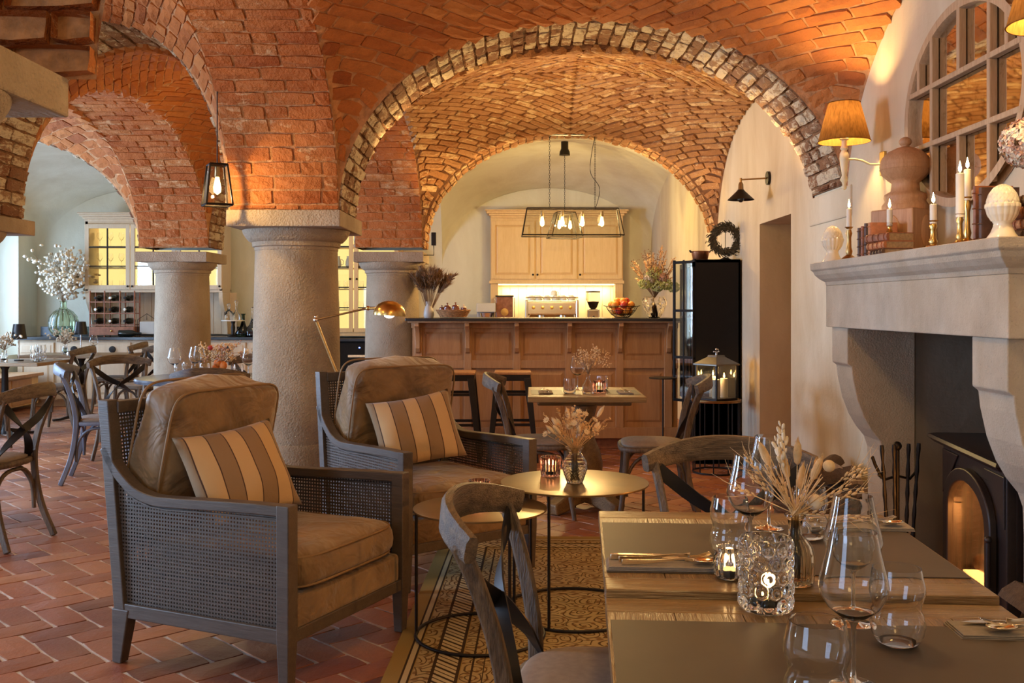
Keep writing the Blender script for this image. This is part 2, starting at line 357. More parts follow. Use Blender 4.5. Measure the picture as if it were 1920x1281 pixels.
# ------------------------------------------------------------------ mesh building
def tf(loc=(0, 0, 0), rz=0, rx=0, ry=0, s=1):
    m = Matrix.Translation(loc) @ Matrix.Rotation(rz, 4, 'Z') @ Matrix.Rotation(ry, 4, 'Y') @ Matrix.Rotation(rx, 4, 'X')
    if s != 1: m = m @ (Matrix.Diagonal((*s, 1)) if isinstance(s, tuple) else Matrix.Scale(s, 4))
    return m
class MB:
    def __init__(self): self.v = []; self.f = []
    def add(self, vs, fs, M=None):
        o = len(self.v)
        if M is not None: vs = [M @ Vector(p) for p in vs]
        self.v += [tuple(p) for p in vs]; self.f += [tuple(i + o for i in q) for q in fs]; return self
    def box(self, a, b, M=None):
        x0, y0, z0 = a; x1, y1, z1 = b
        vs = [(x, y, z) for z in (z0, z1) for (x, y) in ((x0, y0), (x1, y0), (x1, y1), (x0, y1))]
        return self.add(vs, [(3, 2, 1, 0), (4, 5, 6, 7), (0, 1, 5, 4), (1, 2, 6, 5), (2, 3, 7, 6), (3, 0, 4, 7)], M)
    def cbox(self, c, s, M=None):
        return self.box([c[i] - s[i] / 2 for i in range(3)], [c[i] + s[i] / 2 for i in range(3)], M)
    def frustum(self, z0, r0, z1, r1, M=None):   # rectangular frustum, r = (hx, hy, cx, cy)
        def q(r, z): hx, hy, cx, cy_ = (list(r) + [0, 0])[:4]; return [(cx - hx, cy_ - hy, z), (cx + hx, cy_ - hy, z), (cx + hx, cy_ + hy, z), (cx - hx, cy_ + hy, z)]
        return self.add(q(r0, z0) + q(r1, z1), [(3, 2, 1, 0), (4, 5, 6, 7), (0, 1, 5, 4), (1, 2, 6, 5), (2, 3, 7, 6), (3, 0, 4, 7)], M)
    def lathe(self, prof, seg=24, M=None, cap=True):
        vs, fs, n = [], [], len(prof)
        for r, z in prof:
            for k in range(seg):
                a = 2 * PI * k / seg; vs.append((r * math.cos(a), r * math.sin(a), z))
        for i in range(n - 1):
            for k in range(seg):
                k2 = (k + 1) % seg; fs.append((i * seg + k, i * seg + k2, (i + 1) * seg + k2, (i + 1) * seg + k))
        if cap:
            if prof[0][0] > 1e-5: fs.append(tuple(range(seg - 1, -1, -1)))
            if prof[-1][0] > 1e-5: fs.append(tuple((n - 1) * seg + k for k in range(seg)))
        return self.add(vs, fs, M)
    def sweep(self, pts, sec, M=None, up=(0, 0, 1), closed=False, cap=True):
        """sec: list of (a,b) ring offsets per point (or one ring) in the (side, up) frame"""
        pts = [Vector(p) for p in pts]; n = len(pts)
        rings = sec if isinstance(sec[0][0], (tuple, list)) else [sec] * n
        k = len(rings[0]); vs, fs = [], []; up = Vector(up)
        for i, p in enumerate(pts):
            if closed: t = pts[(i + 1) % n] - pts[i - 1]
            else: t = pts[min(i + 1, n - 1)] - pts[max(i - 1, 0)]
            t.normalize(); s = t.cross(up)
            if s.length < 1e-4: s = t.cross(Vector((0, 1, 0.01)))
            s.normalize(); u = s.cross(t)
            for a, b in rings[i]: vs.append(p + s * a + u * b)
        m = n if closed else n - 1
        for i in range(m):
            j = (i + 1) % n
            for q in range(k):
                q2 = (q + 1) % k; fs.append((i * k + q, i * k + q2, j * k + q2, j * k + q))
        if not closed and cap: fs += [tuple(range(k - 1, -1, -1)), tuple((n - 1) * k + q for q in range(k))]
        return self.add(vs, fs, M)
    def tube(self, pts, r, seg=8, M=None, closed=False):
        rs = r if isinstance(r, (list, tuple)) else [r] * len(pts)
        secs = [[(q * math.cos(2 * PI * k / seg), q * math.sin(2 * PI * k / seg)) for k in range(seg)] for q in rs]
        return self.sweep(pts, secs, M, closed=closed)
    def strap(self, pts, w, t, M=None, up=(0, 0, 1), closed=False):
        ws = w if isinstance(w, (list, tuple)) else [w] * len(pts)
        return self.sweep(pts, [[(-t / 2, -q / 2), (t / 2, -q / 2), (t / 2, q / 2), (-t / 2, q / 2)] for q in ws], M, up, closed)
    def prism(self, poly, z0, z1, M=None):
        n = len(poly); vs = [(x, y, z0) for x, y in poly] + [(x, y, z1) for x, y in poly]
        fs = [tuple(range(n - 1, -1, -1)), tuple(range(n, 2 * n))] + [(i, (i + 1) % n, n + (i + 1) % n, n + i) for i in range(n)]
        return self.add(vs, fs, M)
    def ball(self, c, r, seg=12, rings=8, M=None):
        rr = r if isinstance(r, tuple) else (r, r, r)
        T = Matrix.Translation(c) @ Matrix.Diagonal((*rr, 1))
        if M is not None: T = M @ T
        return self.lathe([(max(1e-6, math.sin(PI * i / rings)), -math.cos(PI * i / rings)) for i in range(rings + 1)], seg, T, cap=False)
    def build(self, name, mat, parent=None, smooth=None, bevel=0, seg=2, loc=None, kind=None):
        me = bpy.data.meshes.new(name); me.from_pydata([tuple(p) for p in self.v], [], self.f); me.validate(); 
        me.materials.append(MATS[mat] if isinstance(mat, str) else mat)
        bm = bmesh.new(); bm.from_mesh(me); bmesh.ops.remove_doubles(bm, verts=bm.verts, dist=2e-6)
        bmesh.ops.recalc_face_normals(bm, faces=bm.faces); bm.to_mesh(me); bm.free()
        o = bpy.data.objects.new(name, me); COL.objects.link(o)
        if parent is not None: o.parent = parent
        if loc is not None: o.location = loc
        if smooth is not None:
            me.polygons.foreach_set('use_smooth', [True] * len(me.polygons))
            if smooth < 180: me.set_sharp_from_angle(angle=R(smooth))
        if bevel:
            b = o.modifiers.new('bevel', 'BEVEL'); b.width = bevel; b.segments = seg; b.limit_method = 'ANGLE'; b.angle_limit = R(40)
        if kind: o['kind'] = kind
        return o
def tag(o, label, cat, group=None, kind=None):
    o['label'] = label; o['category'] = cat
    if group: o['group'] = group
    if kind: o['kind'] = kind
    return o
def thing(name, label, cat, loc=(0, 0, 0), rz=0, group=None):
    o = bpy.data.objects.new(name, None); COL.objects.link(o); o.empty_display_size = 0.1
    o.location = loc; o.rotation_euler = (0, 0, rz)
    return tag(o, label, cat, group)
def struct(o): o['kind'] = 'structure'; return o
def kids(o): return [c for c in bpy.data.objects if c.parent == o]
def copy_thing(root, loc, rz, label, group=None, scale=None):
    r = root.copy(); COL.objects.link(r); r.location = loc; r.rotation_euler = (0, 0, rz); r['label'] = label
    if group: r['group'] = group
    if scale: r.scale = scale
    for ch in KIDS(root):
        c = ch.copy(); COL.objects.link(c); c.parent = r
        for g in KIDS(ch):
            d = g.copy(); COL.objects.link(d); d.parent = c
    return r
def KIDS(o): return list(o.children)
def at(px, py, Y): return ((px - 968) / F * Y, Y, H + (574 - py) / F * Y)
def bez(p0, p1, p2, p3, n=8):
    p0, p1, p2, p3 = map(Vector, (p0, p1, p2, p3))
    return [p0 * (1 - t) ** 3 + p1 * 3 * t * (1 - t) ** 2 + p2 * 3 * t * t * (1 - t) + p3 * t ** 3 for t in [i / n for i in range(n + 1)]]
def smoothpath(pts, n=4):
    pts = [Vector(p) for p in pts]; out = []
    for i in range(len(pts) - 1):
        a = pts[max(i - 1, 0)]; b = pts[i]; c = pts[i + 1]; d = pts[min(i + 2, len(pts) - 1)]
        for k in range(n):
            t = k / n
            out.append(0.5 * ((2 * b) + (c - a) * t + (2 * a - 5 * b + 4 * c - d) * t * t + (3 * b - a - 3 * c + d) * t ** 3))
    out.append(pts[-1]); return out
def relief(t, prof, fn, mat, th_=.003, seg=132, sub=6, name='body'):
    """glass body whose outer surface carries relief fn(angle, z) -> extra radius"""
    P = []
    for (r0, z0), (r1, z1) in zip(prof, prof[1:]):
        for q in range(sub): f = q / sub; P.append((r0 + (r1 - r0) * f, z0 + (z1 - z0) * f))
    P.append(prof[-1]); V = []; inner = [(max(.0004, r - th_), z) for r, z in prof[::-1] if z > prof[0][1] + th_]
    inner.append((.0004, prof[0][1] + th_)); rows = [(.0004, prof[0][1], 0)] + [(r, z, 1) for r, z in P] + [(r, z, 0) for r, z in inner]
    for r, z, on in rows:
        for k in range(seg): a = 2 * PI * k / seg; q = r + (fn(a, z) if on else 0); V.append((q * math.cos(a), q * math.sin(a), z))
    b = MB(); b.add(V, [(i * seg + k, i * seg + (k + 1) % seg, (i + 1) * seg + (k + 1) % seg, (i + 1) * seg + k) for i in range(len(rows) - 1) for k in range(seg)])
    return b.build(name, mat, t, 50)
def ribs(n, amp, z0=.004, z1=9): return lambda a, z: amp * (abs(math.cos(n * a / 2)) - .5) * (1 if z0 < z < z1 else 0)
# ================================================================== room shell
Z0, ZB = 1.84, 1.10      # springing height, arch rise
def project(p):
    if p[1] < 0.3: return None
    return (968 + F * p[0] / p[1], 574 - F * (p[2] - H) / p[1])
def visible(p, m=60):
    q = project(p)
    return q is not None and -m < q[0] < 1920 + m and -m < q[1] < 1281 + m
def piece_template(seed, rough=0.06, nx=3, ny=2):
    rr = random.Random(seed); b = MB(); vs = {}; fs = []
    def vid(i, j, k):
        key = (i, j, k)
        if key not in vs:
            x = i / nx - 0.5; y = j / ny - 0.5; z = k - 0.5
            ex = 0.5 - abs(x); ey = 0.5 - abs(y)
            c = 0.10 if (ex < 1e-6 and ey < 1e-6) else 0.0
            x *= 1 - c * 0.25; y *= 1 - c * 0.8
            z += (rr.uniform(-rough, rough) * 1.5 - (0.14 if (ex < 1e-6 or ey < 1e-6) and k == 1 else 0)) if k == 1 else 0
            vs[key] = (len(vs), (x + rr.uniform(-rough, rough) * 0.35, y + rr.uniform(-rough, rough), z))
        return vs[key][0]
    for i in range(nx):
        for j in range(ny): fs.append((vid(i, j, 1), vid(i + 1, j, 1), vid(i + 1, j + 1, 1), vid(i, j + 1, 1)))
    for i in range(nx):
        fs.append((vid(i, 0, 0), vid(i + 1, 0, 0), vid(i + 1, 0, 1), vid(i, 0, 1)))
        fs.append((vid(i + 1, ny, 0), vid(i, ny, 0), vid(i, ny, 1), vid(i + 1, ny, 1)))
    for j in range(ny):
        fs.append((vid(0, j + 1, 0), vid(0, j, 0), vid(0, j, 1), vid(0, j + 1, 1)))
        fs.append((vid(nx, j, 0), vid(nx, j + 1, 0), vid(nx, j + 1, 1), vid(nx, j, 1)))
    pts = [None] * len(vs)
    for i, p in vs.values(): pts[i] = p
    return np.array(pts), fs
TPL = [piece_template(s) for s in range(5)]
TPL_FLAT = [piece_template(s + 20, 0.012) for s in range(4)]
def lay(pieces, name, mat, parent, tpl=TPL, cap=300):
    """pieces: 4x4 matrices (with the piece's size); the largest in view become objects, the rest one mesh"""
    def weight(M):
        p = M.translation
        return (-1 / max(p[1], 0.3) ** 2 if visible(p) else 0)
    pieces = sorted(pieces, key=weight)
    mshs = []
    for k, (pv, pf) in enumerate(tpl):
        me = bpy.data.meshes.new(name); me.from_pydata(pv.tolist(), [], pf); me.materials.append(MATS[mat]); mshs.append(me)
    n = 0
    for M in pieces[:cap]:
        if not visible(M.translation): break
        o = bpy.data.objects.new(name, mshs[n % len(tpl)]); COL.objects.link(o); o.parent = parent
        o.matrix_local = M; n += 1
    rest = pieces[n:]
    if rest:
        V, Fs, off = [], [], 0
        for i, M in enumerate(rest):
            pv, pf = tpl[i % len(tpl)]; A = np.array(M)
            V.append(pv @ A[:3, :3].T + A[:3, 3]); Fs += [tuple(q + off for q in f) for f in pf]; off += len(pv)
        me = bpy.data.meshes.new(name); me.from_pydata(np.concatenate(V).tolist(), [], Fs); me.materials.append(MATS[mat])
        o = bpy.data.objects.new(name, me); COL.objects.link(o); o.parent = parent; o['kind'] = 'stuff'
def frame_matrix(c, ex, ey, ez, size):
    M = Matrix.Identity(4)
    for i, (e, s) in enumerate(zip((ex, ey, ez), size)):
        for k in range(3): M[k][i] = e[k] * s
    for k in range(3): M[k][3] = c[k]
    return M
def on_surface(S, u, v):
    p = S(u, v); h = 1e-3
    du = S(min(u + h, 1), v) - S(max(u - h, 0), v); dv = S(u, min(v + h, 1)) - S(u, max(v - h, 0))
    n = du.cross(dv)
    if n.length < 1e-12: n = Vector((0, 0, -1))
    n.normalize()
    return p, n
def grid_mesh(S, name, mat, nu=36, nv=36, off=0.0, kind='structure'):
    b = MB(); vs = []
    for i in range(nu + 1):
        for j in range(nv + 1):
            vs.append(S(i / nu, j / nv))
    fs = [(i * (nv + 1) + j, (i + 1) * (nv + 1) + j, (i + 1) * (nv + 1) + j + 1, i * (nv + 1) + j + 1) for i in range(nu) for j in range(nv)]
    b.add(vs, fs); o = b.build(name, mat, smooth=180); o['kind'] = kind; return o
def make_vault(c00, c10, c11, c01, crown=3.12, z0=Z0, b=ZB, edges=(1, 1, 1, 1)):
    """sail vault over the quad (front-left, front-right, back-right, back-left); S(u,v) with u across, v deep"""
    n = 40; Z = np.zeros((n + 1, n + 1)); th = np.linspace(0, PI, n + 1)
    arc = b * np.sin(th); Z[:, 0] = arc * edges[0]; Z[n, :] = arc * edges[1]; Z[:, n] = arc * edges[2]; Z[0, :] = arc * edges[3]
    for _ in range(2500):
        Z[1:-1, 1:-1] = 0.25 * (Z[:-2, 1:-1] + Z[2:, 1:-1] + Z[1:-1, :-2] + Z[1:-1, 2:])
    bump = (crown - z0) - Z[n // 2, n // 2]
    Z += bump * np.outer(np.sin(th), np.sin(th)) ** 1.15
    def S(u, v):   # u, v in angle parameter 0..1
        fu, fv = (1 - math.cos(PI * u)) / 2, (1 - math.cos(PI * v)) / 2
        x = (c00[0] * (1 - fu) + c10[0] * fu) * (1 - fv) + (c01[0] * (1 - fu) + c11[0] * fu) * fv
        y = (c00[1] * (1 - fu) + c10[1] * fu) * (1 - fv) + (c01[1] * (1 - fu) + c11[1] * fu) * fv
        a, c = u * n, v * n; i, j = min(int(a), n - 1), min(int(c), n - 1); a -= i; c -= j
        z = Z[i, j] * (1 - a) * (1 - c) + Z[i + 1, j] * a * (1 - c) + Z[i, j + 1] * (1 - a) * c + Z[i + 1, j + 1] * a * c
        return Vector((x, y, z0 + z))
    return S
def vault_bricks(S, course=0.078, blen=0.262, joint=0.010, proud=0):
    def P(a, c):   # plan fractions -1..1 -> angle parameters
        return math.acos(max(-1, min(1, -a))) / PI, math.acos(max(-1, min(1, -c))) / PI
    out = []; rr = random.Random(3)
    for sx in (-1, 1):
        for sy in (-1, 1):
            pt = lambda c, e: S(*P(sx * (c / 2 + e), sy * (c / 2 - e)))
            cs = [0.02]; c = 0.02
            while c < 1.995:
                step = 0.01; 
                while (pt(min(c + step, 2), 0) - pt(c, 0)).length < course and c + step < 2: step += 0.004
                c += step; cs.append(min(c, 2))
            for k in range(len(cs) - 1):
                ca, cb = cs[k], cs[k + 1]; cm = (ca + cb) / 2
                e0, e1 = max(-cm / 2, cm / 2 - 1), min(cm / 2, 1 - cm / 2)
                e = e0; st = 1 if k % 2 else 0.5; first = True; L = blen * st + rr.uniform(-.02, .02)
                while e < e1 - 0.003:
                    de = 0.004; p0 = pt(cm, e)
                    while (pt(cm, min(e + de, e1)) - p0).length < L and e + de < e1: de += 0.004
                    en = min(e + de, e1); p1 = pt(cm, en); em = (e + en) / 2; ln = (p1 - p0).length
                    if ln > 0.05:
                        u, v = P(sx * (cm / 2 + em), sy * (cm / 2 - em)); p, nn = on_surface(S, u, v)
                        if nn.z > 0: nn = -nn
                        ex = (p1 - p0).normalized(); ex = (ex - nn * ex.dot(nn)).normalized(); ey = nn.cross(ex)
                        q0, q1 = pt(ca, em), pt(cb, em); w = abs((q1 - q0).dot(ey))
                        m = max(1, round(w / 0.085)); 
                        for t in range(m):
                            cc = p + ey * ((t + 0.5) / m - 0.5) * w + nn * (proud + rr.uniform(-0.014, -0.006))
                            A = Matrix.Rotation(rr.uniform(-.03, .03), 3, ex)
                            out.append(frame_matrix(cc, ex, A @ ey, A @ nn, (ln - joint * rr.uniform(.7, 1.6), w / m - joint * rr.uniform(.8, 1.3), 0.05)))
                    e = en; L = blen * rr.choice((1, 1, 1, 0.5)) + rr.uniform(-.02, .02)
    return out
def strip_surface(A0, A1, B0, B1, z0=Z0, b=ZB):
    """arch soffit between edge curves A (A0->A1) and B (B0->B1); S(t, s)"""
    def S(t, s):
        f = (1 - math.cos(PI * t)) / 2; z = z0 + b * math.sin(PI * t)
        x = (A0[0] * (1 - f) + A1[0] * f) * (1 - s) + (B0[0] * (1 - f) + B1[0] * f) * s
        y = (A0[1] * (1 - f) + A1[1] * f) * (1 - s) + (B0[1] * (1 - f) + B1[1] * f) * s
        return Vector((x, y, z))
    return S
def strip_bricks(S, centre, course=0.078, blen=0.262, joint=0.012, out_=0.0, zmin=0, jit=0.006, lens=(1, 1, 0.5)):
    rr = random.Random(11); out = []; t = 0.0; k = 0; c = Vector(centre)
    while t < 0.999:
        dt = 0.001; p0 = S(t, .5); co = course * rr.uniform(.93, 1.07)
        while (S(min(t + dt, 1), .5) - p0).length < co and t + dt < 1: dt += 0.001
        tn = min(t + dt, 1); tm = (t + tn) / 2; a, b = S(tm, 0), S(tm, 1); wid = (b - a).length; h = (S(tn, .5) - p0).length
        if h < 0.03: break
        ex = (b - a).normalized(); ey = (S(tn, .5) - p0).normalized(); nn = ex.cross(ey).normalized()
        if (c - S(tm, .5)).dot(nn) < 0: nn = -nn
        pos = 0.0; L = blen * (1 if k % 2 else 0.5) + rr.uniform(-.015, .015)
        while pos < wid - 0.03:
            e = min(pos + L, wid)
            if wid - e < 0.05: e = wid
            cc = a + ex * ((pos + e) / 2) + nn * (out_ - .012 + rr.uniform(0, jit))
            if cc.z > zmin:
                A = Matrix.Rotation(rr.uniform(-.02, .02), 3, ex)
                out.append(frame_matrix(cc, ex, A @ ey, A @ nn, (e - pos - joint * rr.uniform(.6, 1.4), h - joint * rr.uniform(.8, 1.2), 0.05)))
            pos = e; L = blen * rr.choice(lens) + rr.uniform(-.015, .015)
        t = tn; k += 1
    return out

# ---- floor: herringbone terracotta tiles in pale joints
fl = MB(); fl.box((-7.2, -1.8, -0.10), (2.6, 13.8, -0.006)); floor = struct(fl.build('floor', 'floor_mortar'))
tiles = []; U = 0.1355; ca, sa = math.cos(R(-46)), math.sin(R(-46)); rr = random.Random(5)
for i in range(-60, 110):
    for j in range(-60, 110):
        m = (i - j) % 4
        if m == 0: cx_, cy_, lx, ly = i + 1, j + .5, 2, 1
        elif m == 3: cx_, cy_, lx, ly = i + .5, j + 1, 1, 2
        else: continue
        a, b = cx_ * U, cy_ * U
        x, y = a * ca - b * sa - 3.2, a * sa + b * ca + 4.6
        if not (-6.62 < x < 2.45 and 1.6 < y < 13.62) : continue
        if y > 2.2 and not visible((x, y, 0), 200): continue
        L, Wd = lx * U - (0.004 if m == 0 else 0.004), ly * U - 0.009
        if m == 3: rz_, s = R(-46), (1 * U - 0.004, 2 * U - 0.010)  # pale joints widened along one diagonal, imitating the glint of grazing light
        else: rz_, s = R(-46), (2 * U - 0.004, 1 * U - 0.010)
        if s[0] < s[1]: rz_ += PI / 2; s = (s[1], s[0])
        M = Matrix.Translation((x, y, -0.008 + rr.uniform(-.0012, .0012))) @ Matrix.Rotation(rz_, 4, 'Z') @ Matrix.Rotation(rr.uniform(-.005, .005), 4, 'X') @ Matrix.Rotation(rr.uniform(-.003, .003), 4, 'Y') @ Matrix.Diagonal((s[0], s[1], 0.016, 1))
        tiles.append(M)
lay(tiles, 'floor_tile', 'floor_tile', floor, TPL_FLAT)

# ---- plan of the piers
YF, YF2, YB, YB2, YN = 5.55, 6.15, 9.13, 9.57, 2.35
XW = 1.86
MF, MB_ = (-1.62, -1.0), (-1.49, -0.87)     # main column / column by the bar (left, right edge)
LF, LB = (-3.70, -3.08), (-3.49, -2.85)     # left columns
XL = -6.6
# nave and aisle vaults
sN0 = make_vault((MF[1], YN), (XW, YN), (XW, YF), (MF[1], YF), 3.10)
v = grid_mesh(sN0, 'ceiling', 'mortar'); lay(vault_bricks(sN0), 'brick', 'brick', v)
sN1 = make_vault((MF[1], YF2), (XW, YF2), (XW, YB), (MB_[1], YB), 3.13)
v = grid_mesh(sN1, 'ceiling', 'mortar_dark'); lay(vault_bricks(sN1, 0.070, 0.235, 0.016, .010), 'brick', 'brick_vault', v)
sM0 = make_vault((LF[1], YN), (MF[0], YN), (MF[0], YF), (LF[1], YF), 3.12)
v = grid_mesh(sM0, 'ceiling', 'mortar'); lay(vault_bricks(sM0), 'brick', 'brick', v)
sM1 = make_vault((LF[1], YF2), (MF[0], YF2), (MB_[0], YB), (LB[1], YB), 3.12)
v = grid_mesh(sM1, 'ceiling', 'mortar'); lay(vault_bricks(sM1), 'brick', 'brick', v)
sL1 = make_vault((XL, YF2), (LF[0], YF2), (LB[0], YB), (XL, YB), 3.15)
v = grid_mesh(sL1, 'ceiling', 'mortar', 24, 24); lay(vault_bricks(sL1, 0.1, 0.3), 'brick', 'brick', v, cap=120)
YR = 13.6
for q in (((MB_[1], YB2), (XW + .05, YB2), (XW + .05, YR), (MB_[1] - .15, YR)),
          ((LB[1], YB2), (MB_[0], YB2), (MB_[0] - .15, YR), (LB[1], YR)), ((XL, YB2), (LB[0], YB2), (LB[0], YR), (XL, YR))):
    grid_mesh(make_vault(*q, crown=3.20), 'ceiling', 'plaster_back')
# longitudinal arches (seen as the brick piers rising over the columns)
def arch(n, A0, A1, B0, B1, mat, mortar, cap=300, course=.078, blen=.262, bricks=True, zmin=0, jit=.006, joint=.010, lens=(1, 1, .5), b=ZB, tmax=1.0):
    S0 = strip_surface(A0, A1, B0, B1, b=b); S = lambda t, s: S0(t * tmax, s)
    o = grid_mesh(S, 'trim_%d' % n, mortar, 48, 2)
    if bricks:
        c = (Vector((*A0, 1.0)) + Vector((*A1, 1.0)) + Vector((*B0, 1.0)) + Vector((*B1, 1.0))) / 4
        lay(strip_bricks(S, c, course, blen, joint, 0, zmin, jit, lens), 'brick', mat, o, cap=cap)
    return o
arch(1, (MF[0], YN), (MF[0], YF), (MF[1], YN), (MF[1], YF), 'brick_pier', 'mortar')
arch(2, (MF[0], YF2), (MB_[0], YB), (MF[1], YF2), (MB_[1], YB), 'brick_pier', 'mortar')
arch(3, (LF[0], YF2), (LB[0], YB), (LF[1], YF2), (LB[1], YB), 'brick_pier', 'mortar')
arch(4, (LF[0], YN), (LF[0], YF), (LF[1], YN), (LF[1], YF), 'brick_pier', 'mortar', cap=60)
arch(5, (MB_[0], YB2), (MB_[0] - .15, YR), (MB_[1], YB2), (MB_[1] - .15, YR), None, 'plaster_back', bricks=False)
arch(6, (LB[0], YB2), (LB[0], YR), (LB[1], YB2), (LB[1], YR), None, 'plaster_back', bricks=False)
# transverse arches with whitewashed soffits
WL = (1, 0.75, 0.6)
arch(7, (MF[1] - .01, YF), (XW, YF), (MF[1] - .01, YF2), (XW, YF2), 'brick_white', 'mortar_dark', course=.074, blen=.21, jit=.016, joint=.016, lens=WL, tmax=.958)
arch(8, (LF[1], YF), (MF[0], YF), (LF[1], YF2), (MF[0], YF2), 'brick_white', 'mortar_dark', course=.074, blen=.21, jit=.014, joint=.014, lens=WL)
arch(9, (MB_[1], YB), (XW + .03, YB), (MB_[1], YB2), (XW + .03, YB2), 'brick_vault', 'mortar_dark', course=.074, blen=.15, jit=.014, joint=.014, lens=WL)
arch(10, (LB[1], YB), (MB_[0], YB), (LB[1], YB2), (MB_[0], YB2), 'brick_white', 'mortar_dark', course=.074, blen=.15, jit=.014, joint=.014, lens=WL)
arch(11, (XL, YB), (LB[0], YB), (XL, YB2), (LB[0], YB2), 'brick_white', 'mortar_dark', course=.074, blen=.15, jit=.014, joint=.014, lens=WL)
# ---- walls
w = MB(); T = 2.62
for a, b in (((XW, -1.8, 0), (T, 3.35, 3.4)), ((XW, 3.35, 1.20), (T, 4.62, 3.4)), ((2.32, 3.35, 0), (T, 4.62, 1.20)),
             ((XW, 4.62, 0), (T, 6.68, 3.4)), ((XW, 6.68, 1.925), (T, 7.54, 3.4)), ((XW, 7.54, 0), (T, 13.8, 3.4))): w.box(a, b)
struct(w.build('wall_right', 'plaster'))
w = MB(); TL = -7.2; prev = -1.8
wins = [(2.6, 4.2), (7.2, 8.8), (11.2, 13.08)]
for a, b in wins:
    w.box((TL, prev, 0), (XL, a, 3.4)); w.box((TL, a, 0), (XL, b, 0.66)); w.box((TL, a, 2.25), (XL, b, 3.4)); prev = b
w.box((TL, prev, 0), (XL, 13.8, 3.4)); struct(w.build('wall_left', 'plaster_back'))
w = MB(); w.box((-7.2, YR, 0), (2.62, 13.85, 3.4)); struct(w.build('wall_back', 'plaster_back'))
w = MB(); w.box((-7.2, -2.05, 0), (2.62, -1.8, 3.4)); struct(w.build('wall_front', 'plaster'))
w = MB(); w.box((-7.2, -2.05, 3.4), (2.62, 13.85, 3.5)); struct(w.build('ceiling', 'plaster'))
for i, (a, b) in enumerate(wins):
    m = MB(); y0, y1, z0_, z1_ = a, b, 0.66, 2.25; X = -7.05
    for q in (((X, y0, z0_), (X + .07, y0 + .07, z1_)), ((X, y1 - .07, z0_), (X + .07, y1, z1_)), ((X, y0, z0_), (X + .07, y1, z0_ + .07)), ((X, y0, z1_ - .07), (X + .07, y1, z1_)),
              ((X, (y0 + y1) / 2 - .035, z0_), (X + .07, (y0 + y1) / 2 + .035, z1_)), ((X + .01, y0, 1.6), (X + .06, y1, 1.63))): m.box(*q)
    wo = struct(m.build('window_%d' % (i + 1), 'cream_paint'))
    for s in (0, 1):
        g = MB(); ya = y0 + .07 + s * (y1 - y0 - .07) / 2; g.box((X + .03, ya, z0_ + .07), (X + .036, ya + (y1 - y0) / 2 - .105, z1_ - .07)); g.build('pane', 'pane', wo)
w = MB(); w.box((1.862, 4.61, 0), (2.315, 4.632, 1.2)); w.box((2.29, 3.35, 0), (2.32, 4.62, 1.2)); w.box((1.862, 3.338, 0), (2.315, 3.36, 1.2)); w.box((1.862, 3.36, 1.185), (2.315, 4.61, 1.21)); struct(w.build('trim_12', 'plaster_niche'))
w = MB(); w.box((1.848, 5.46, 1.80), (1.90, 6.24, 1.975)); struct(w.build('trim_13', 'plaster', bevel=.01))
m = MB(); m.box((2.50, 6.60, 0), (2.56, 7.62, 2.0)); d1 = struct(m.build('door_1', 'oak', bevel=.004))
for k in range(4):
    m = MB(); m.cbox((2.49, 6.86 + .5 * (k % 2), 0.55 + .9 * (k // 2)), (0.02, 0.34, 0.72)); m.build('door_panel', 'oak', d1, bevel=.006)
# ---- columns
def column(x, y, ab, label, zt=Z0, r=0.245):
    t = thing('stone_column', label, 'column', (x, y, 0), 0)
    b = MB(); b.lathe([(r * 1.10, 0), (r * 1.12, .02), (r * 1.12, .47), (r * 1.07, .50)], 40); b.build('base', 'stone', t, 40)
    b = MB(); b.lathe([(r * 1.06, .50), (r * 1.06, .7), (r * 1.03, 1.2), (r * .985, zt - .215)], 40); b.build('shaft', 'stone', t, 40)
    b = MB(); b.lathe([(r * .985, zt - .215), (r * 1.0, zt - .21), (r * 1.0, zt - .195), (r * 1.05, zt - .19), (r * 1.06, zt - .165), (r * 1.12, zt - .160), (r * 1.2, zt - .14), (r * 1.27, zt - .112), (r * 1.29, zt - .094)], 40)
    b.build('capital', 'stone_cap', t, 30)
    b = MB(); (x0, x1), (y0, y1) = ab; b.box((x0 - x, y0 - y, zt - .093), (x1 - x, y1 - y, zt)); b.build('abacus', 'stone_cap', t, bevel=.006)
    return t
column(-1.313, 5.90, ((-1.625, -.985), (5.52, 6.30)), 'stout round stone column directly behind the two armchairs')
column(-1.175, 9.36, ((-1.50, -.855), (9.08, 9.68)), 'round stone column at the left end of the wooden bar', 1.80)
column(-3.165, 9.36, ((-3.50, -2.84), (9.05, 9.68)), 'round stone column in front of the glazed dresser on the left', 1.80)
column(-3.40, 5.90, ((-3.71, -3.07), (5.52, 6.30)), 'stone column cut off by the left edge, its square capital block at mid height', 1.84)
column(-1.375, 2.0, ((-1.69, -1.062), (1.66, 2.345)), 'nearest column, its big square capital block filling the upper left corner')
# ---- fireplace surround
t = thing('fireplace_surround', 'pale stone fireplace surround with moulded mantel shelf and curved legs', 'fireplace', (XW, 3.9, 0))
YA, YZ = 3.06, 4.86
sh = MB(); ty = -3.9
prof = [(-.395, 1.512), (-.395, 1.478), (-.385, 1.470), (-.378, 1.452), (-.360, 1.432), (-.340, 1.418), (-.335, 1.400)]
vs = []
for o_, z in prof: vs.append((o_, z))
n = len(prof); V = []
for k, (dx, z) in enumerate(prof):
    e = (-dx - .335)
    V += [(-0.0, YA + ty - e, z), (dx, YA + ty - e, z), (dx, YZ + ty + e, z), (0.0, YZ + ty + e, z)]
fs = [(0, 1, 2, 3), tuple(4 * (n - 1) + q for q in (3, 2, 1, 0))]
for k in range(n - 1):
    for q in range(4): fs.append((4 * k + q, 4 * k + (q + 1) % 4, 4 * (k + 1) + (q + 1) % 4, 4 * (k + 1) + q))
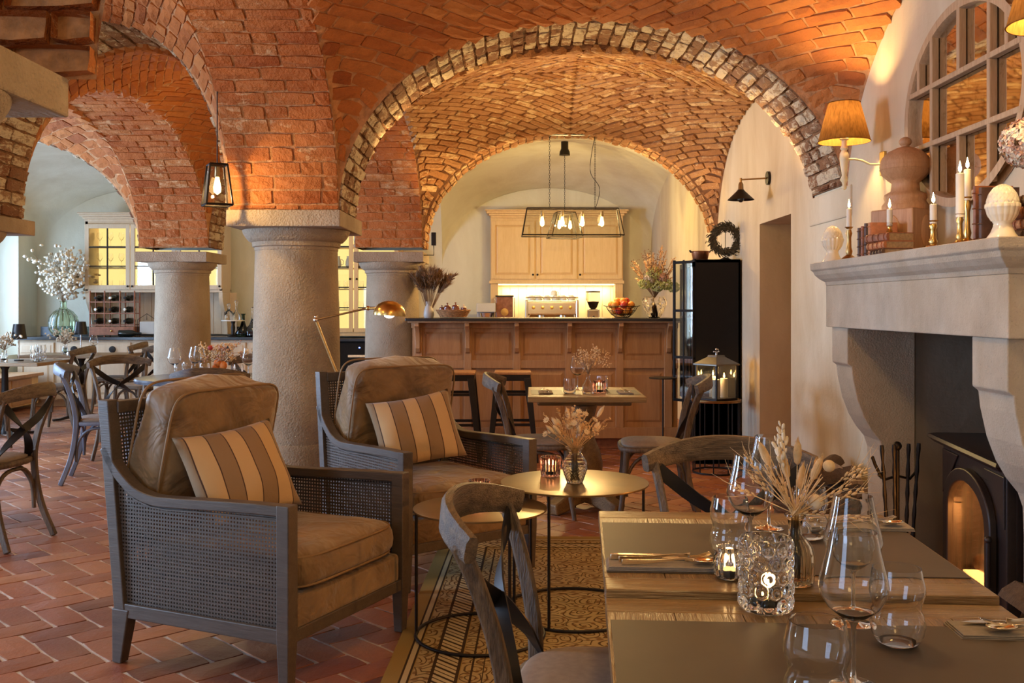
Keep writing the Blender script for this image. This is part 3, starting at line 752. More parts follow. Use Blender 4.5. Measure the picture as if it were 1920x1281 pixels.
sh.add(V, fs); sh.build('mantel_shelf', 'mantel_stone', t, bevel=.003)
b = MB(); b.box((-.335, YA + ty + .0, 1.198), (0, YZ + ty, 1.400)); b.build('lintel', 'mantel_stone', t, bevel=.004)
lp = [(-.318, 1.198), (-.318, 1.03), (-.298, 1.015), (-.292, .96), (-.270, .86), (-.240, .78), (-.205, .72), (-.165, .67), (-.148, .62), (-.144, .52), (-.144, 0), (0, 0), (0, 1.198)]
for y0, y1 in ((3.10, 3.34), (4.60, 4.82)):
    b = MB(); V = [(x, y0 + ty, z) for x, z in lp] + [(x, y1 + ty, z) for x, z in lp]; n = len(lp)
    b.add(V, [tuple(range(n)), tuple(range(2 * n - 1, n - 1, -1))] + [(i, n + i, n + (i + 1) % n, (i + 1) % n) for i in range(n)])
    b.build('leg', 'mantel_stone', t, bevel=.005)
# ---- rug
b = MB(); b.box((-.85, -1.55, 0), (.85, 1.55, 0.007)); rug = b.build('patterned_rug', 'rug_weave', loc=(.40, 3.98, 0.001)); rug.rotation_euler = (0, 0, R(-1.5))
tag(rug, 'gold and brown patterned wool rug under the round side tables', 'rug')
# ================================================================== seating and tables
def sup(hx, hy, n=24, p=3.0, cx=0, cy_=0, front=1.0):
    out = []
    for k in range(n):
        a = 2 * PI * k / n; c, s = math.cos(a), math.sin(a)
        x = hx * math.copysign(abs(c) ** (2 / p), c); y = hy * math.copysign(abs(s) ** (2 / p), s)
        out.append((cx + x * (1 + front * 0.08 * y / hy), cy_ + y))
    return out
def seat_slab(hx, hy, z0, z1, dome=0.0, inset=0.0, p=3.4):
    b = MB(); rings = [(1.0 - .02, z0), (1.0, z0 + (z1 - z0) * .3), (1.0, z0 + (z1 - z0) * .75), (.96, z1)]
    if dome: rings += [(.85, z1 + dome * .45), (.6, z1 + dome * .8), (.3, z1 + dome), (.02, z1 + dome)]
    n = 32; vs = []
    for s, z in rings:
        vs += [(x * s, y * s, z) for x, y in sup(hx - inset, hy - inset, n, p)]
    fs = [tuple(range(n - 1, -1, -1)), tuple((len(rings) - 1) * n + k for k in range(n))]
    for i in range(len(rings) - 1):
        for k in range(n): fs.append((i * n + k, i * n + (k + 1) % n, (i + 1) * n + (k + 1) % n, (i + 1) * n + k))
    b.add(vs, fs); return b
def cross_chair(label, loc, rz, wd='chair_wood', rail='chair_rail', strap='black_metal', group=None):
    """bentwood dining chair with crossed back straps; the sitter faces local +Y"""
    t = thing('dining_chair', label, 'chair', loc, rz, group)
    seat_slab(.235, .215, .425, .455).build('seat', wd, t, 60)
    seat_slab(.235, .215, .452, .470, .012, .022).build('seat_pad', 'seat_pad', t, 60)
    for s in (-1, 1):
        b = MB(); b.tube([(s * .185, .165, .44), (s * .187, .175, .30), (s * .192, .195, .12), (s * .20, .215, 0)], [.020, .019, .017, .014], 8); b.build('leg', wd, t, 60)
        path = smoothpath([(s * .215, -.285, 0), (s * .192, -.215, .20), (s * .180, -.185, .43), (s * .192, -.200, .58), (s * .215, -.238, .72), (s * .235, -.275, .812)], 4)
        b = MB(); b.strap(path, [.036 - .004 * abs(i / len(path) - .5) for i in range(len(path))], .026, up=(0, 1, 0.2)); b.build('back_post', wd, t, 60, bevel=.006)
    # bentwood hoops under the seat
    for a in ((-1, 1, .17, .17), (-1, 1, -.17, -.17)):
        pass
    arch_ = lambda p, q, n=(0, 0): smoothpath([(p[0], p[1], .16), (p[0] * .96 + q[0] * .04, p[1] * .96 + q[1] * .04, .30), (p[0] * .78 + q[0] * .22, p[1] * .78 + q[1] * .22, .385), ((p[0] + q[0]) / 2, (p[1] + q[1]) / 2, .405),
                                       (q[0] * .78 + p[0] * .22, q[1] * .78 + p[1] * .22, .385), (q[0] * .96 + p[0] * .04, q[1] * .96 + p[1] * .04, .30), (q[0], q[1], .16)], 3)
    fl_, fr, bl, br = (-.185, .168), (.185, .168), (-.180, -.185), (.180, -.185)
    for p, q in ((fl_, fr), (fl_, bl), (fr, br), (bl, br)):
        b = MB(); b.tube(arch_(p, q), .0115, 6); b.build('hoop_brace', wd, t, 60)
    # broad curved top rail, bowed backwards, drooping at its ends
    path = []; ws = []
    for k in range(17):
        u = -1 + k / 8; path.append((u * .262, -.290 - .058 * math.cos(u * PI / 2) + .05 * abs(u) ** 3, .824 + .020 * math.cos(u * PI / 2) - .018 * abs(u) ** 3))
        ws.append(.078 - .022 * abs(u) ** 2.2)
    b = MB(); secs = []
    for q in ws: secs.append([(-.014, -q / 2 + .01), (-.008, -q / 2), (.008, -q / 2), (.014, -q / 2 + .01), (.015, q / 2 - .012), (.008, q / 2), (-.008, q / 2), (-.013, q / 2 - .012)])
    b.sweep(path, secs, up=(0, 0.12, 1)); b.build('top_rail', rail, t, 50)
    for s in (-1, 1):
        b = MB(); path = smoothpath([(s * .222, -.262, .785), (s * .10, -.262, .69), (-s * .02, -.236, .62), (-s * .12, -.195, .53), (-s * .168, -.160, .445)], 4)
        b.strap([(p[0], p[1] - s * .004, p[2]) for p in path],   .044, .005, up=(0.7 * s, 0, 0.7)); b.build('back_strap', strap, t, 60)
        b = MB(); b.ball((s * .222, -.277, .788), .009, 8, 5); b.build('bolt', 'steel', t, 60)
    return t
C1 = cross_chair('weathered cross-back chair tucked under the near left side of the foreground table', (.195, 2.20, 0), R(-101))
GC = 'weathered cross-back dining chairs'
def chair(label, x, y, deg, blue=False, group=GC):
    c = copy_thing(C1, (x, y, 0), R(deg), label, group)
    if blue:
        for k in KIDS(c):
            if k.data.materials and k.data.materials[0].name.startswith(('chair_wood', 'chair_rail')):
                k.data = k.data.copy(); k.data.materials.clear(); k.data.materials.append(MATS['chair_blue'])
    return c
C1['group'] = GC
chair('cross-back chair at the far end of the foreground table, broad rail toward the glasses', .650, 2.84, 176)
chair('cross-back chair left of the small middle table, behind the second armchair', .15, 6.20, -93)
chair('cross-back chair right of the small middle table with bare seat toward the aisle', .84, 6.08, 86)
chair('cross-back chair cut by the left edge, nearest on the left side', -2.93, 5.42, 84)
chair('chair behind the blue-grey round table end near the main column', -2.12, 7.02, 4)
chair('chair on the far side of the blue-grey round table', -2.28, 8.42, 178)
chair('blue-grey painted cross-back chair at the left of the round table', -3.08, 7.42, -75, blue=True)
chair('brown cross-back chair just behind the blue-grey one', -3.22, 8.22, -140)
chair('cross-back chair beside the tall pedestal table nearest the dresser', -4.72, 11.62, 92)
chair('cross-back chair between round column and dresser, turned to the wall', -4.02, 10.55, 150)
chair('cross-back chair standing open in the left aisle in front of the bench tables', -4.83, 10.42, 88)
chair('cross-back chair at the extreme left edge, behind the nearest left chair', -4.85, 8.85, -4)

# ---- cane armchairs
def cushion(hx, hy, hz, p=5.0, e=2.6, puff=0.25, n=28, m=16, noise_amp=0.006, seed=0, sag=0.0):
    """soft box cushion centred at the origin, thin edges rounded"""
    b = MB(); vs = []
    def sg(c, q): return math.copysign(abs(c) ** q, c)
    for j in range(m + 1):
        ph = -PI / 2 + PI * j / m; cz = math.cos(ph); sz = math.sin(ph)
        for k in range(n):
            a = 2 * PI * k / n
            x = hx * sg(math.cos(a), 2 / p) * sg(cz, 2 / (e * 2.2)); y = hy * sg(math.sin(a), 2 / p) * sg(cz, 2 / (e * 2.2))
            z = hz * sg(sz, 2 / e)
            r = max(abs(x / hx), abs(y / hy)); z *= 1 + puff * (1 - min(1, r) ** 2)
            v = Vector((x, y, z)); q = noise.noise(v * 6 + Vector((seed, 0, 0))) * noise_amp * 2 + noise.noise(v * 17 + Vector((seed, 5, 0))) * noise_amp * .6
            v += v.normalized() * q
            if sag and z > 0: v.z -= sag * max(0, 1 - (x / hx) ** 2) * max(0, 1 - (y / hy) ** 2)
            vs.append(v)
    fs = []
    for j in range(m):
        for k in range(n): fs.append((j * n + k, j * n + (k + 1) % n, (j + 1) * n + (k + 1) % n, (j + 1) * n + k))
    b.add(vs, fs); return b
def welt(hx, hy, z, p=5.0, r=.005):
    b = MB(); b.tube([(x, y, z) for x, y in sup(hx, hy, 40, p, front=0)], r, 6, closed=True); return b
def cane(outline, M, pitch=.0135, w=.0070, t=.0012):
    """woven cane: strands clipped to an outline function lo(u)->(v0,v1), u range"""
    b = MB(); u0, u1, f, g = outline
    k = u0 + pitch / 2
    while k < u1:
        a, c = f(k)
        if c - a > .01: b.box((k - w / 2, a, -t), (k + w / 2, c, 0), M)
        k += pitch
    v = g[0] + pitch / 2
    while v < g[1]:
        # horizontal strands: span where the panel is taller than v
        us = [u0 + (u1 - u0) * i / 160 for i in range(161)]; on = [f(q)[0] - 1e-6 <= v <= f(q)[1] for q in us]
        i = 0
        while i < 161:
            if on[i]:
                j = i
                while j < 160 and on[j + 1]: j += 1
                if j > i: b.box((us[i], v - w / 2, 0), (us[j], v + w / 2, t), M)
                i = j + 1
            else: i += 1
        v += pitch
    # diagonal strands round the holes off
    return b
def armchair(label, pl_label, loc, rz):
    t = thing('armchair', label, 'armchair', loc, rz, 'cane-sided lounge armchairs')
    W = .385
    armz = [(.405, .634), (.25, .634), (.05, .628), (-.14, .622), (-.215, .626), (-.29, .648), (-.35, .69), (-.40, .74), (-.437, .80), (-.462, .93)]
    def top(y):
        for (a, za), (c, zc) in zip(armz, armz[1:]):
            if c <= y <= a: return za + (zc - za) * (a - y) / (a - c + 1e-9)
        return .634
    def backy(z): return -.372 - (z - .2) * .118      # outer edge of the raked rear post
    for s in (-1, 1):
        x = s * (W - .025)
        b = MB(); b.frustum(0, (.019, .019, x, .378), .20, (.026, .026, x, .378)); b.frustum(.20, (.026, .026, x, .378), .635, (.026, .026, x, .378)); b.build('leg', 'arm_wood', t, bevel=.004)
        b = MB(); b.frustum(0, (.019, .021, x, -.375), .20, (.026, .040, x, -.350)); b.build('leg', 'arm_wood', t, bevel=.004)
        b = MB(); b.add([(x - s * .0 + dx, y, z) for dx in (-.025, .025) for (y, z) in ((-.378, .17), (-.328, .17), (-.412, .955), (-.462, .955))], [(0, 1, 2, 3), (7, 6, 5, 4), (0, 4, 5, 1), (1, 5, 6, 2), (2, 6, 7, 3), (3, 7, 4, 0)])
        b.build('back_post', 'arm_wood', t, bevel=.004)
        pth = [(x, y, z - .018) for y, z in smoothpath2(armz[1:-1])]
        pth = [(x, .38, .616)] + pth
        b = MB(); b.strap(pth, .036, .050, up=(0, 0.02, 1)); b.build('arm_rail', 'arm_wood', t, 50, bevel=.004)
        b = MB(); b.box((x - .022, -.36, .170), (x + .022, .38, .222)); b.build('side_rail', 'arm_wood', t, bevel=.004)
        # cane side panel (u along -Y .. +Y, v up)
        def f(u):
            lo = .222; hi = top(u) - .036
            zb = (-.328 - u) / .1075 * 0 + .2
            # raked rear edge
            if u < -.335: lo = max(lo, .2 + (-.335 - u) / .107)
            return (lo, hi)
        Mx = Matrix(((0, 0, 1, x + s * .006), (1, 0, 0, 0), (0, 1, 0, 0), (0, 0, 0, 1)))
        cane((-.42, .355, f, (.222, .80)), Mx).build('cane_panel', 'arm_wood', t, kind='stuff')
        for off in (.0, ):
            b = MB(); b.strap([(x + s * .010, y, z) for y, z in [(.350, .235), (.350, .588), (.05, .582), (-.14, .576), (-.215, .580), (-.29, .600), (-.335, .63), (-.385, .69)]], .008, .006, up=(1, 0, 0)); b.build('cane_bead', 'arm_wood', t, 60)
    b = MB(); b.box((-W + .04, .355, .170), (W - .04, .398, .215)); b.build('front_rail', 'arm_wood', t, bevel=.004)
    b = MB(); b.box((-W + .04, -.44, .905), (W - .04, -.40, .950)); b.build('top_rail', 'arm_wood', t, bevel=.004)
    b = MB(); b.box((-W + .04, -.37, .170), (W - .04, -.33, .222)); b.build('rear_rail', 'arm_wood', t, bevel=.004)
    Mb = Matrix(((1, 0, 0, 0), (0, -.118, 1, -.345), (0, 1, 0, .2), (0, 0, 0, 1)))
    cane((-W + .05, W - .05, lambda u: (.022, .71), (.022, .71)), Mb).build('cane_panel', 'arm_wood', t, kind='stuff')
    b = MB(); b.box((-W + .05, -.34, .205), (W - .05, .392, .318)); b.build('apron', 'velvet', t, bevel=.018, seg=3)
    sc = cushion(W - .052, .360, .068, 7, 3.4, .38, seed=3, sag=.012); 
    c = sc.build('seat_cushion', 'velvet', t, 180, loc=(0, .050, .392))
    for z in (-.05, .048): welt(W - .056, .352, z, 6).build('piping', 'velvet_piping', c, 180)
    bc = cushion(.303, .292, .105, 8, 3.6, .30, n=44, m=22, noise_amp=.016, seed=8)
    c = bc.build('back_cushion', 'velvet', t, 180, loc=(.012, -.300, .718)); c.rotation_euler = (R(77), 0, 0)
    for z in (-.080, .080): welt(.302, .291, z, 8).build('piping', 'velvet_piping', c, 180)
    return t
def smoothpath2(pts): return [(p.x, p.y) for p in smoothpath([(a, b, 0) for a, b in pts], 3)]
A1 = armchair('nearer cane-sided armchair with tan velvet cushions, front left', '', (-.958, 3.78, 0), R(-114.8))
A2 = copy_thing(A1, (-.45, 4.96, .008), R(-141.9), 'farther cane-sided armchair with tan velvet cushions, beside the brass reading lamp')
def pillow(label, M, hx=.225, hy=.165, seed=0):
    b = MB(); n = 22; vs = []
    for side in (1, -1):
        for i in range(n + 1):
            for j in range(n + 1):
                u, v_ = -1 + 2 * i / n, -1 + 2 * j / n
                x = hx * u * (1 - .07 * (1 - v_ * v_) * 0 - .055 * (1 - u * u) * 0) ; y = hy * v_
                x *= 1 - .06 * (1 - abs(v_) ** 2) ; y *= 1 - .09 * (1 - abs(u) ** 2)
                h = (max(0, 1 - abs(u) ** 2.4) * max(0, 1 - abs(v_) ** 2.4)) ** .55 * .072
                h += noise.noise(Vector((x * 9 + seed, y * 9, side))) * .010 * (1 - max(abs(u), abs(v_)) ** 6)
                vs.append((x, y, side * h))
    fs = []
    for s in range(2):
        o = s * (n + 1) ** 2
        for i in range(n):
            for j in range(n): fs.append((o + i * (n + 1) + j, o + (i + 1) * (n + 1) + j, o + (i + 1) * (n + 1) + j + 1, o + i * (n + 1) + j + 1))
    b.add(vs, fs); o = b.build('cushion', 'stripe', None, 180); o.matrix_world = M
    tag(o, label, 'cushion', 'striped scatter cushions'); return o
for base, rz, lab, tilt, dx, turn in ((A1, -114.8, 'striped cushion leaning in the nearer armchair', -5, (.095, -.05, .675), -16), (A2, -141.9, 'striped cushion leaning in the farther armchair', -9, (.055, -.01, .675), -20)):
    Mw = Matrix.Translation(base.location) @ Matrix.Rotation(R(rz), 4, 'Z') @ tf(dx) @ Matrix.Rotation(R(turn), 4, 'Z') @ Matrix.Rotation(R(118), 4, 'X') @ Matrix.Rotation(R(tilt), 4, 'Z')
    pillow(lab, Mw, .218, .185, seed=rz)

# ---- round side tables
def side_table(label, x, y, r, h, rz, rb=None):
    t = thing('side_table', label, 'side table', (x, y, .008), rz, 'nested round metal side tables')
    h -= .008; b = MB(); b.lathe([(r, h - .008), (r + .001, h - .006), (r + .001, h - .001), (r - .004, h), (.0001, h)], 64); b.build('table_top', 'bronze_top', t, 30)
    rb = rb or r * .96
    for a in (0, 120, 240):
        c, s = math.cos(R(a)) * rb, math.sin(R(a)) * rb
        b = MB(); b.tube([(c, s, .008), (c, s, h - .006)], .0065, 8); b.build('leg', 'black_metal', t, 60)
    b = MB(); b.tube([(rb * math.cos(R(k * 6)), rb * math.sin(R(k * 6)), .0075) for k in range(60)], .0065, 8, closed=True); b.build('base_ring', 'black_metal', t, 60)
side_table('larger round metal side table, brighter top carrying the dried-flower vase', .247, 4.19, .313, .555, R(-113))
side_table('smaller round metal side table between the armchairs and the near chair', -.142, 3.875, .262, .510, R(178))

# ---- foreground pair of oak tables
TA = -R(3.74)
cT, sT = math.cos(TA), math.sin(TA)
P0 = Vector((.2206, 2.650, 0))
def tp(a, v, z=0):   # a to the right, v toward the viewer from the far left corner
    return Vector((P0.x + a * cT - (-v) * sT * 1.0, P0.y + a * sT - v * cT, z)) if False else Vector((P0.x + a * cT + v * sT, P0.y + a * sT - v * cT, z))
def oak_table(label, v0, v1, h, wdt=.745):
    c = tp(wdt / 2, (v0 + v1) / 2); t = thing('dining_table', label, 'table', (c.x, c.y, 0), TA, 'square oak dining tables')
    hx, hy = wdt / 2, (v1 - v0) / 2; th = .032; fw = .085
    for s in (-1, 1):
        b = MB(); b.box((-hx, s * hy if s < 0 else hy - fw, h - th), (hx, -hy + fw if s < 0 else hy, h)); b.build('end_board', 'table_wood', t, bevel=.003)
    n = 6; w_ = 2 * hx / n
    for k in range(n):
        b = MB(); b.box((-hx + k * w_ + .0006, -hy + fw + .0006, h - th), (-hx + (k + 1) * w_ - .0006, hy - fw - .0006, h - .0003)); b.build('board', 'table_wood_end', t, bevel=.0012)
    b = MB(); b.box((-hx + .12, -.05, h - th - .05), (hx - .12, .05, h - th)); b.build('bearer', 'table_wood', t, bevel=.004)
    b = MB(); b.lathe([(.055, .06), (.07, .10), (.045, .16), (.05, .30), (.085, .42), (.06, .55), (.055, h - th - .05)], 24); b.build('pedestal', 'table_wood_end', t, 40)
    for a in (0, 90):
        b = MB(); b.box((-.30, -.045, 0), (.30, .045, .07), Matrix.Rotation(R(a + 45), 4, 'Z')); b.build('foot', 'table_wood', t, bevel=.02)
    return t
oak_table('square oak table forming the far half of the foreground pair', 0, .735, .750)
oak_table('square oak table forming the near half, slightly lower, cut by the bottom edge', .740, 1.475, .735)
c = tp(.372, .37 - .055); b = MB(); b.box((-.366, -.232, 0), (.366, .232, .0018)); o = b.build('placemat', 'mat_leather', loc=(tp(.3725, .382).x, tp(.3725, .382).y, .7503)); o.rotation_euler.z = TA
tag(o, 'brown leather table runner across the farther oak table', 'placemat', 'leather table runners')
b = MB(); b.box((-.366, -.25, 0), (.366, .25, .0018)); o = b.build('placemat', 'mat_leather', loc=(tp(.3725, 1.13).x, tp(.3725, 1.13).y, .7353)); o.rotation_euler.z = TA
tag(o, 'brown leather table runner across the nearest oak table', 'placemat', 'leather table runners')

# ---- middle table
t = thing('dining_table', 'small square oak table with turned pedestal in the middle of the room', 'table', (.435, 6.33, 0), R(-1))
b = MB(); b.box((-.36, -.36, .715), (.36, .36, .75)); b.build('table_top', 'table_wood', t, bevel=.004)
b = MB(); b.box((-.30, -.07, .665), (.30, .07, .715)); b.build('bearer', 'table_wood', t, bevel=.012)
b = MB(); b.lathe([(.07, .11), (.10, .14), (.115, .22), (.12, .30), (.10, .38), (.07, .45), (.055, .52), (.07, .60), (.085, .665)], 28); b.build('pedestal', 'table_wood_end', t, 50)
for a in range(4):
    b = MB(); b.strap([(.02, 0, .11), (.12, 0, .10), (.22, 0, .055), (.30, 0, .035)], [.12, .12, .09, .07], .09, Matrix.Rotation(R(45 + 90 * a), 4, 'Z')); b.build('foot', 'table_wood', t, 50, bevel=.01)
for s, lab in ((-1, 'left'), (1, 'right')):
    b = MB(); b.box((-.10, -.17, 0), (.10, .17, .0015)); o = b.build('placemat', 'mat_leather', loc=(.435 + s * .24, 6.30, .7504)); tag(o, 'leather placemat on the %s side of the small middle table' % lab, 'placemat')

# ---- round blue-grey marble table on the left
t = thing('round_table', 'round dark blue-grey marble table laid with glasses', 'table', (-2.42, 7.68, 0))
b = MB(); b.lathe([(.50, .712), (.52, .716), (.522, .735), (.515, .748), (.50, .75), (.0001, .75)], 56); b.build('table_top', 'marble_dark', t, 30)
b = MB(); b.lathe([(.30, 0), (.29, .03), (.06, .06), (.045, .12), (.055, .35), (.04, .6), (.10, .70), (.2, .712)], 28); b.build('pedestal', 'black_metal', t, 40)
# ---- left tables on iron pedestals
def ped_table(label, x, y, hx, hy, rz=0):
    t = thing('pedestal_table', label, 'table', (x, y, 0), rz, 'wooden tables on black iron pedestals')
    b = MB(); b.box((-hx, -hy, .715), (hx, hy, .75)); b.build('table_top', 'table_wood', t, bevel=.004)
    b = MB(); b.lathe([(.05, .02), (.045, .06), (.028, .10), (.034, .14), (.05, .20), (.03, .27), (.035, .32), (.03, .66), (.05, .70), (.12, .715)], 20); b.build('pedestal', 'black_metal', t, 40)
    for a in range(4):
        b = MB(); b.strap([(0, 0, .06), (.10, 0, .045), (.24, 0, .015), (.32, 0, .012)], [.05, .04, .024, .02], .035, Matrix.Rotation(R(45 + 90 * a), 4, 'Z')); b.build('foot', 'black_metal', t, 50)
ped_table('wooden pedestal table under the right-hand cordless lamp, near the dresser', -5.00, 11.35, .56, .36)
ped_table('wooden pedestal table under the left-hand cordless lamp, by the bench cushion', -5.12, 9.88, .50, .36)
# ---- bench along the window wall
t = thing('bench', 'low wooden bench built along the window wall on the left', 'bench', (-6.33, 11.2, 0))
b = MB(); b.box((-.26, -1.9, .41), (.26, 1.48, .45)); b.build('seat', 'oak', t, bevel=.005)
b = MB(); b.box((-.22, -1.85, .06), (.20, 1.45, .41)); b.build('base', 'oak_light', t)
for k in range(6):
    b = MB(); b.box((.20, -1.82 + k * .52, .08), (.212, -1.34 + k * .52, .39)); b.build('panel', 'oak', t, bevel=.003)
o = cushion(.24, .62, .04, 8, 3, .1).build('seat_cushion', 'bench_cushion', None, 180, loc=(-6.30, 11.0, .492)); tag(o, 'long grey cushion lying on the window bench', 'cushion')
# ---- bar stools
def stool(label, x, y, rz=0):
    t = thing('bar_stool', label, 'stool', (x, y, 0), rz, 'dark metal bar stools')
    b = MB(); b.box((-.155, -.155, .725), (.155, .155, .75)); b.build('seat', 'oak', t, bevel=.008)
    b = MB(); b.box((-.15, -.15, .675), (.15, .15, .724)); b.build('apron', 'black_metal', t, bevel=.004)
    for sx in (-1, 1):
        for sy in (-1, 1):
            b = MB(); b.frustum(0, (.017, .017, sx * .20, sy * .20), .70, (.030, .030, sx * .122, sy * .122)); b.build('leg', 'black_metal', t, bevel=.004)
    for z, q in ((.30, .165), (.55, .138)):
        for s in (-1, 1):
            b = MB(); b.box((-q, s * q - .008, z), (q, s * q + .008, z + .022)); b.build('footrest', 'black_metal', t)
            b = MB(); b.box((s * q - .008, -q, z), (s * q + .008, q, z + .022)); b.build('footrest', 'black_metal', t)
stool('bar stool at the bar, left of the two and half hidden by the armchair', -.50, 8.35, R(0)); stool('bar stool at the bar, right of the two, behind the cross-back chair', -.03, 8.38, R(0))
# ================================================================== hearth, mantel, right wall
t = thing('wood_stove', 'black cast-iron wood stove with arched glass door standing inside the fireplace', 'stove', (1.745, 3.78, 0), R(-97.5))
t.scale = (1.10, 1, 1)
hw = .335
b = MB(); prof = [(.012, .768), (.0, .765), (-.02, .760), (-.026, .748), (-.012, .738), (.0, .728), (.02, .722)]
def trap(e, z): return [(-hw - .02 + e, e * .9 - .03, z), (hw + .02 - e, e * .9 - .03, z), (hw + .02 - e, .22, z), (.16, .42 - e, z), (-.16, .42 - e, z), (-hw - .02 + e, .22, z)]
V = [];
for e, z in prof: V += trap(e, z)
n = len(prof); fs = [tuple(range(6)), tuple(6 * (n - 1) + q for q in range(5, -1, -1))]
for k in range(n - 1):
    for q in range(6): fs.append((6 * k + q, 6 * (k + 1) + q, 6 * (k + 1) + (q + 1) % 6, 6 * k + (q + 1) % 6))
b.add(V, fs); b.build('top_plate', 'iron_stove', t, 40)
b = MB()
b.box((-hw, .0, .10), (-.245, .035, .722)); b.box((.245, .0, .10), (hw, .035, .722)); b.box((-.245, 0, .10), (.245, .035, .18)); b.box((-.245, 0, .66), (.245, .035, .722))
b.box((-hw, .03, .10), (-hw + .02, .25, .722)); b.box((hw - .02, .03, .10), (hw, .25, .722)); b.box((-hw, .24, .10), (hw, .26, .722)); b.box((-hw, .0, .08), (hw, .26, .11)); b.box((-hw + .02, .03, .20), (hw - .02, .25, .215))
b.prism([(-hw, .26), (hw, .26), (.15, .41), (-.15, .41)], .10, .722); b.build('body', 'iron_stove', t, bevel=.004)
for s in (-1, 1):
    q = [(s * .252, .68), (0, .68)] + [(s * .225 * math.sin(PI / 2 * k / 8), .49 + .165 * math.cos(PI / 2 * k / 8)) for k in range(9)] + [(s * .252, .49)]
    b = MB(); b.prism(q, .002, .034, Matrix(((1, 0, 0, 0), (0, 0, 1, 0), (0, 1, 0, 0), (0, 0, 0, 1)))); b.build('spandrel', 'iron_stove', t)
    b = MB(); b.box((s * .252, .002, .16) if s < 0 else (.215, .002, .16), (-.215, .034, .50) if s < 0 else (.252, .034, .50)); b.build('door_jamb', 'iron_stove', t)
b = MB(); b.frustum(0, (hw - .03, .15, 0, .14), .04, (hw - .01, .17, 0, .14)); b.frustum(.04, (hw - .05, .13, 0, .14), .10, (hw - .03, .15, 0, .14)); b.build('plinth', 'iron_stove', t, bevel=.004)
b = MB(); b.box((-hw - .01, -.055, .135), (hw + .01, .0, .165)); b.build('ash_ledge', 'iron_stove', t, bevel=.012, seg=3)
# arched door frame
def archpts(w, z0, zs, zt, n=14): return [(-w, z0)] + [(-w * math.cos(PI * k / n), zs + (zt - zs) * math.sin(PI * k / n)) for k in range(n + 1)] + [(w, z0)]
d = MB(); o1, o2 = archpts(.255, .185, .50, .675), archpts(.200, .235, .49, .625); n = len(o1)
V = [(x, -.028, z) for x, z in o1] + [(x, -.028, z) for x, z in o2] + [(x, .0, z) for x, z in o1] + [(x, .0, z) for x, z in o2]
fs = []
for i in range(n):
    j = (i + 1) % n; fs += [(i, j, n + j, n + i), (2 * n + i, 3 * n + i, 3 * n + j, 2 * n + j), (i, 2 * n + i, 2 * n + j, j), (n + i, n + j, 3 * n + j, 3 * n + i)]
d.add(V, fs); door = d.build('door', 'iron_stove', t, 30, bevel=.005)
b = MB(); b.prism(archpts(.203, .232, .49, .628), -.014, -.010, Matrix(((1, 0, 0, 0), (0, 0, 1, 0), (0, 1, 0, 0), (0, 0, 0, 1)))); b.build('glass_pane', 'pane_dark', door)
b = MB(); b.tube([(.262, -.035, .30), (.262, -.035, .46)], .010, 8); b.ball((.262, -.035, .47), .014, 8, 6); b.build('handle', 'iron_stove', door, 50)
for s in (-1, 1):
    b = MB(); b.prism([(s * .325, .705), (s * .14, .705), (s * .325, .52)], -.006, .001, Matrix(((1, 0, 0, 0), (0, 0, 1, 0), (0, 1, 0, 0), (0, 0, 0, 1)))); b.build('corner_panel', 'iron_stove', t, bevel=.003)
b = MB(); b.box((-.245, .05, .216), (.245, .235, .222)); b.build('ember_bed', 'ember', t)
b = MB(); b.lathe([(.042, .222), (.042, .36), (.030, .365), (.0001, .355)], 20, tf((.08, .07, .03))); b.build('glowing_candle', 'ember', t, 40)
for k, (x, y, z, r) in enumerate(((-.10, .13, .26, .035), (.12, .15, .26, .04), (.0, .18, .32, .035))):
    b = MB(); b.tube([(x - .12, y - .02, z), (x, y, z + .006), (x + .12, y + .02, z)], r, 9); b.build('burning_log', 'bark', t, 50)
l = light('POINT', (0, 0, 0), 40, (1.0, .42, .12), .03, name='stove_glow'); l.parent = t; l.location = (.03, .07, .45)

def twisted(n=26, r=.008):
    return [r * (1 + .22 * math.sin(k * 1.6)) for k in range(n)]
t = thing('fireplace_tools', 'black wrought-iron fireplace tool set on a stand beside the stove', 'fire tools', (1.66, 4.30, 0), R(20))
b = MB(); b.tube([(0, 0, 0), (0, 0, .68)], .010, 8); b.ball((0, 0, .69), .02); b.build('stand', 'black_metal', t, 50)
b = MB(); b.lathe([(.10, 0), (.10, .012), (.02, .025)], 20); b.build('base', 'black_metal', t, 50)
b = MB(); b.tube([(-.10, 0, .57), (-.06, .01, .545), (0, 0, .56), (.06, -.01, .545), (.10, 0, .57)], .006, 6); b.build('hook_bar', 'black_metal', t, 50)
for k, (x, lean) in enumerate(((-.10, -.045), (-.035, -.01), (.045, .02), (.10, .05))):
    b = MB(); b.tube([(x + lean * q / 25 * -1, -.02, .70 - .60 * q / 25) for q in range(26)], twisted(), 7)
    if k == 1: b.cbox((x + lean * -1, -.02, .08), (.09, .012, .11))
    elif k == 2: b.ball((x - lean, -.02, .10), (.028, .028, .06))
    elif k == 0: b.tube([(x, -.02, .56), (x - .035, -.02, .62), (x - .05, -.02, .655)], .007, 6)
    b.build(('poker', 'shovel', 'brush', 'tongs')[k], 'black_metal', t, 50)
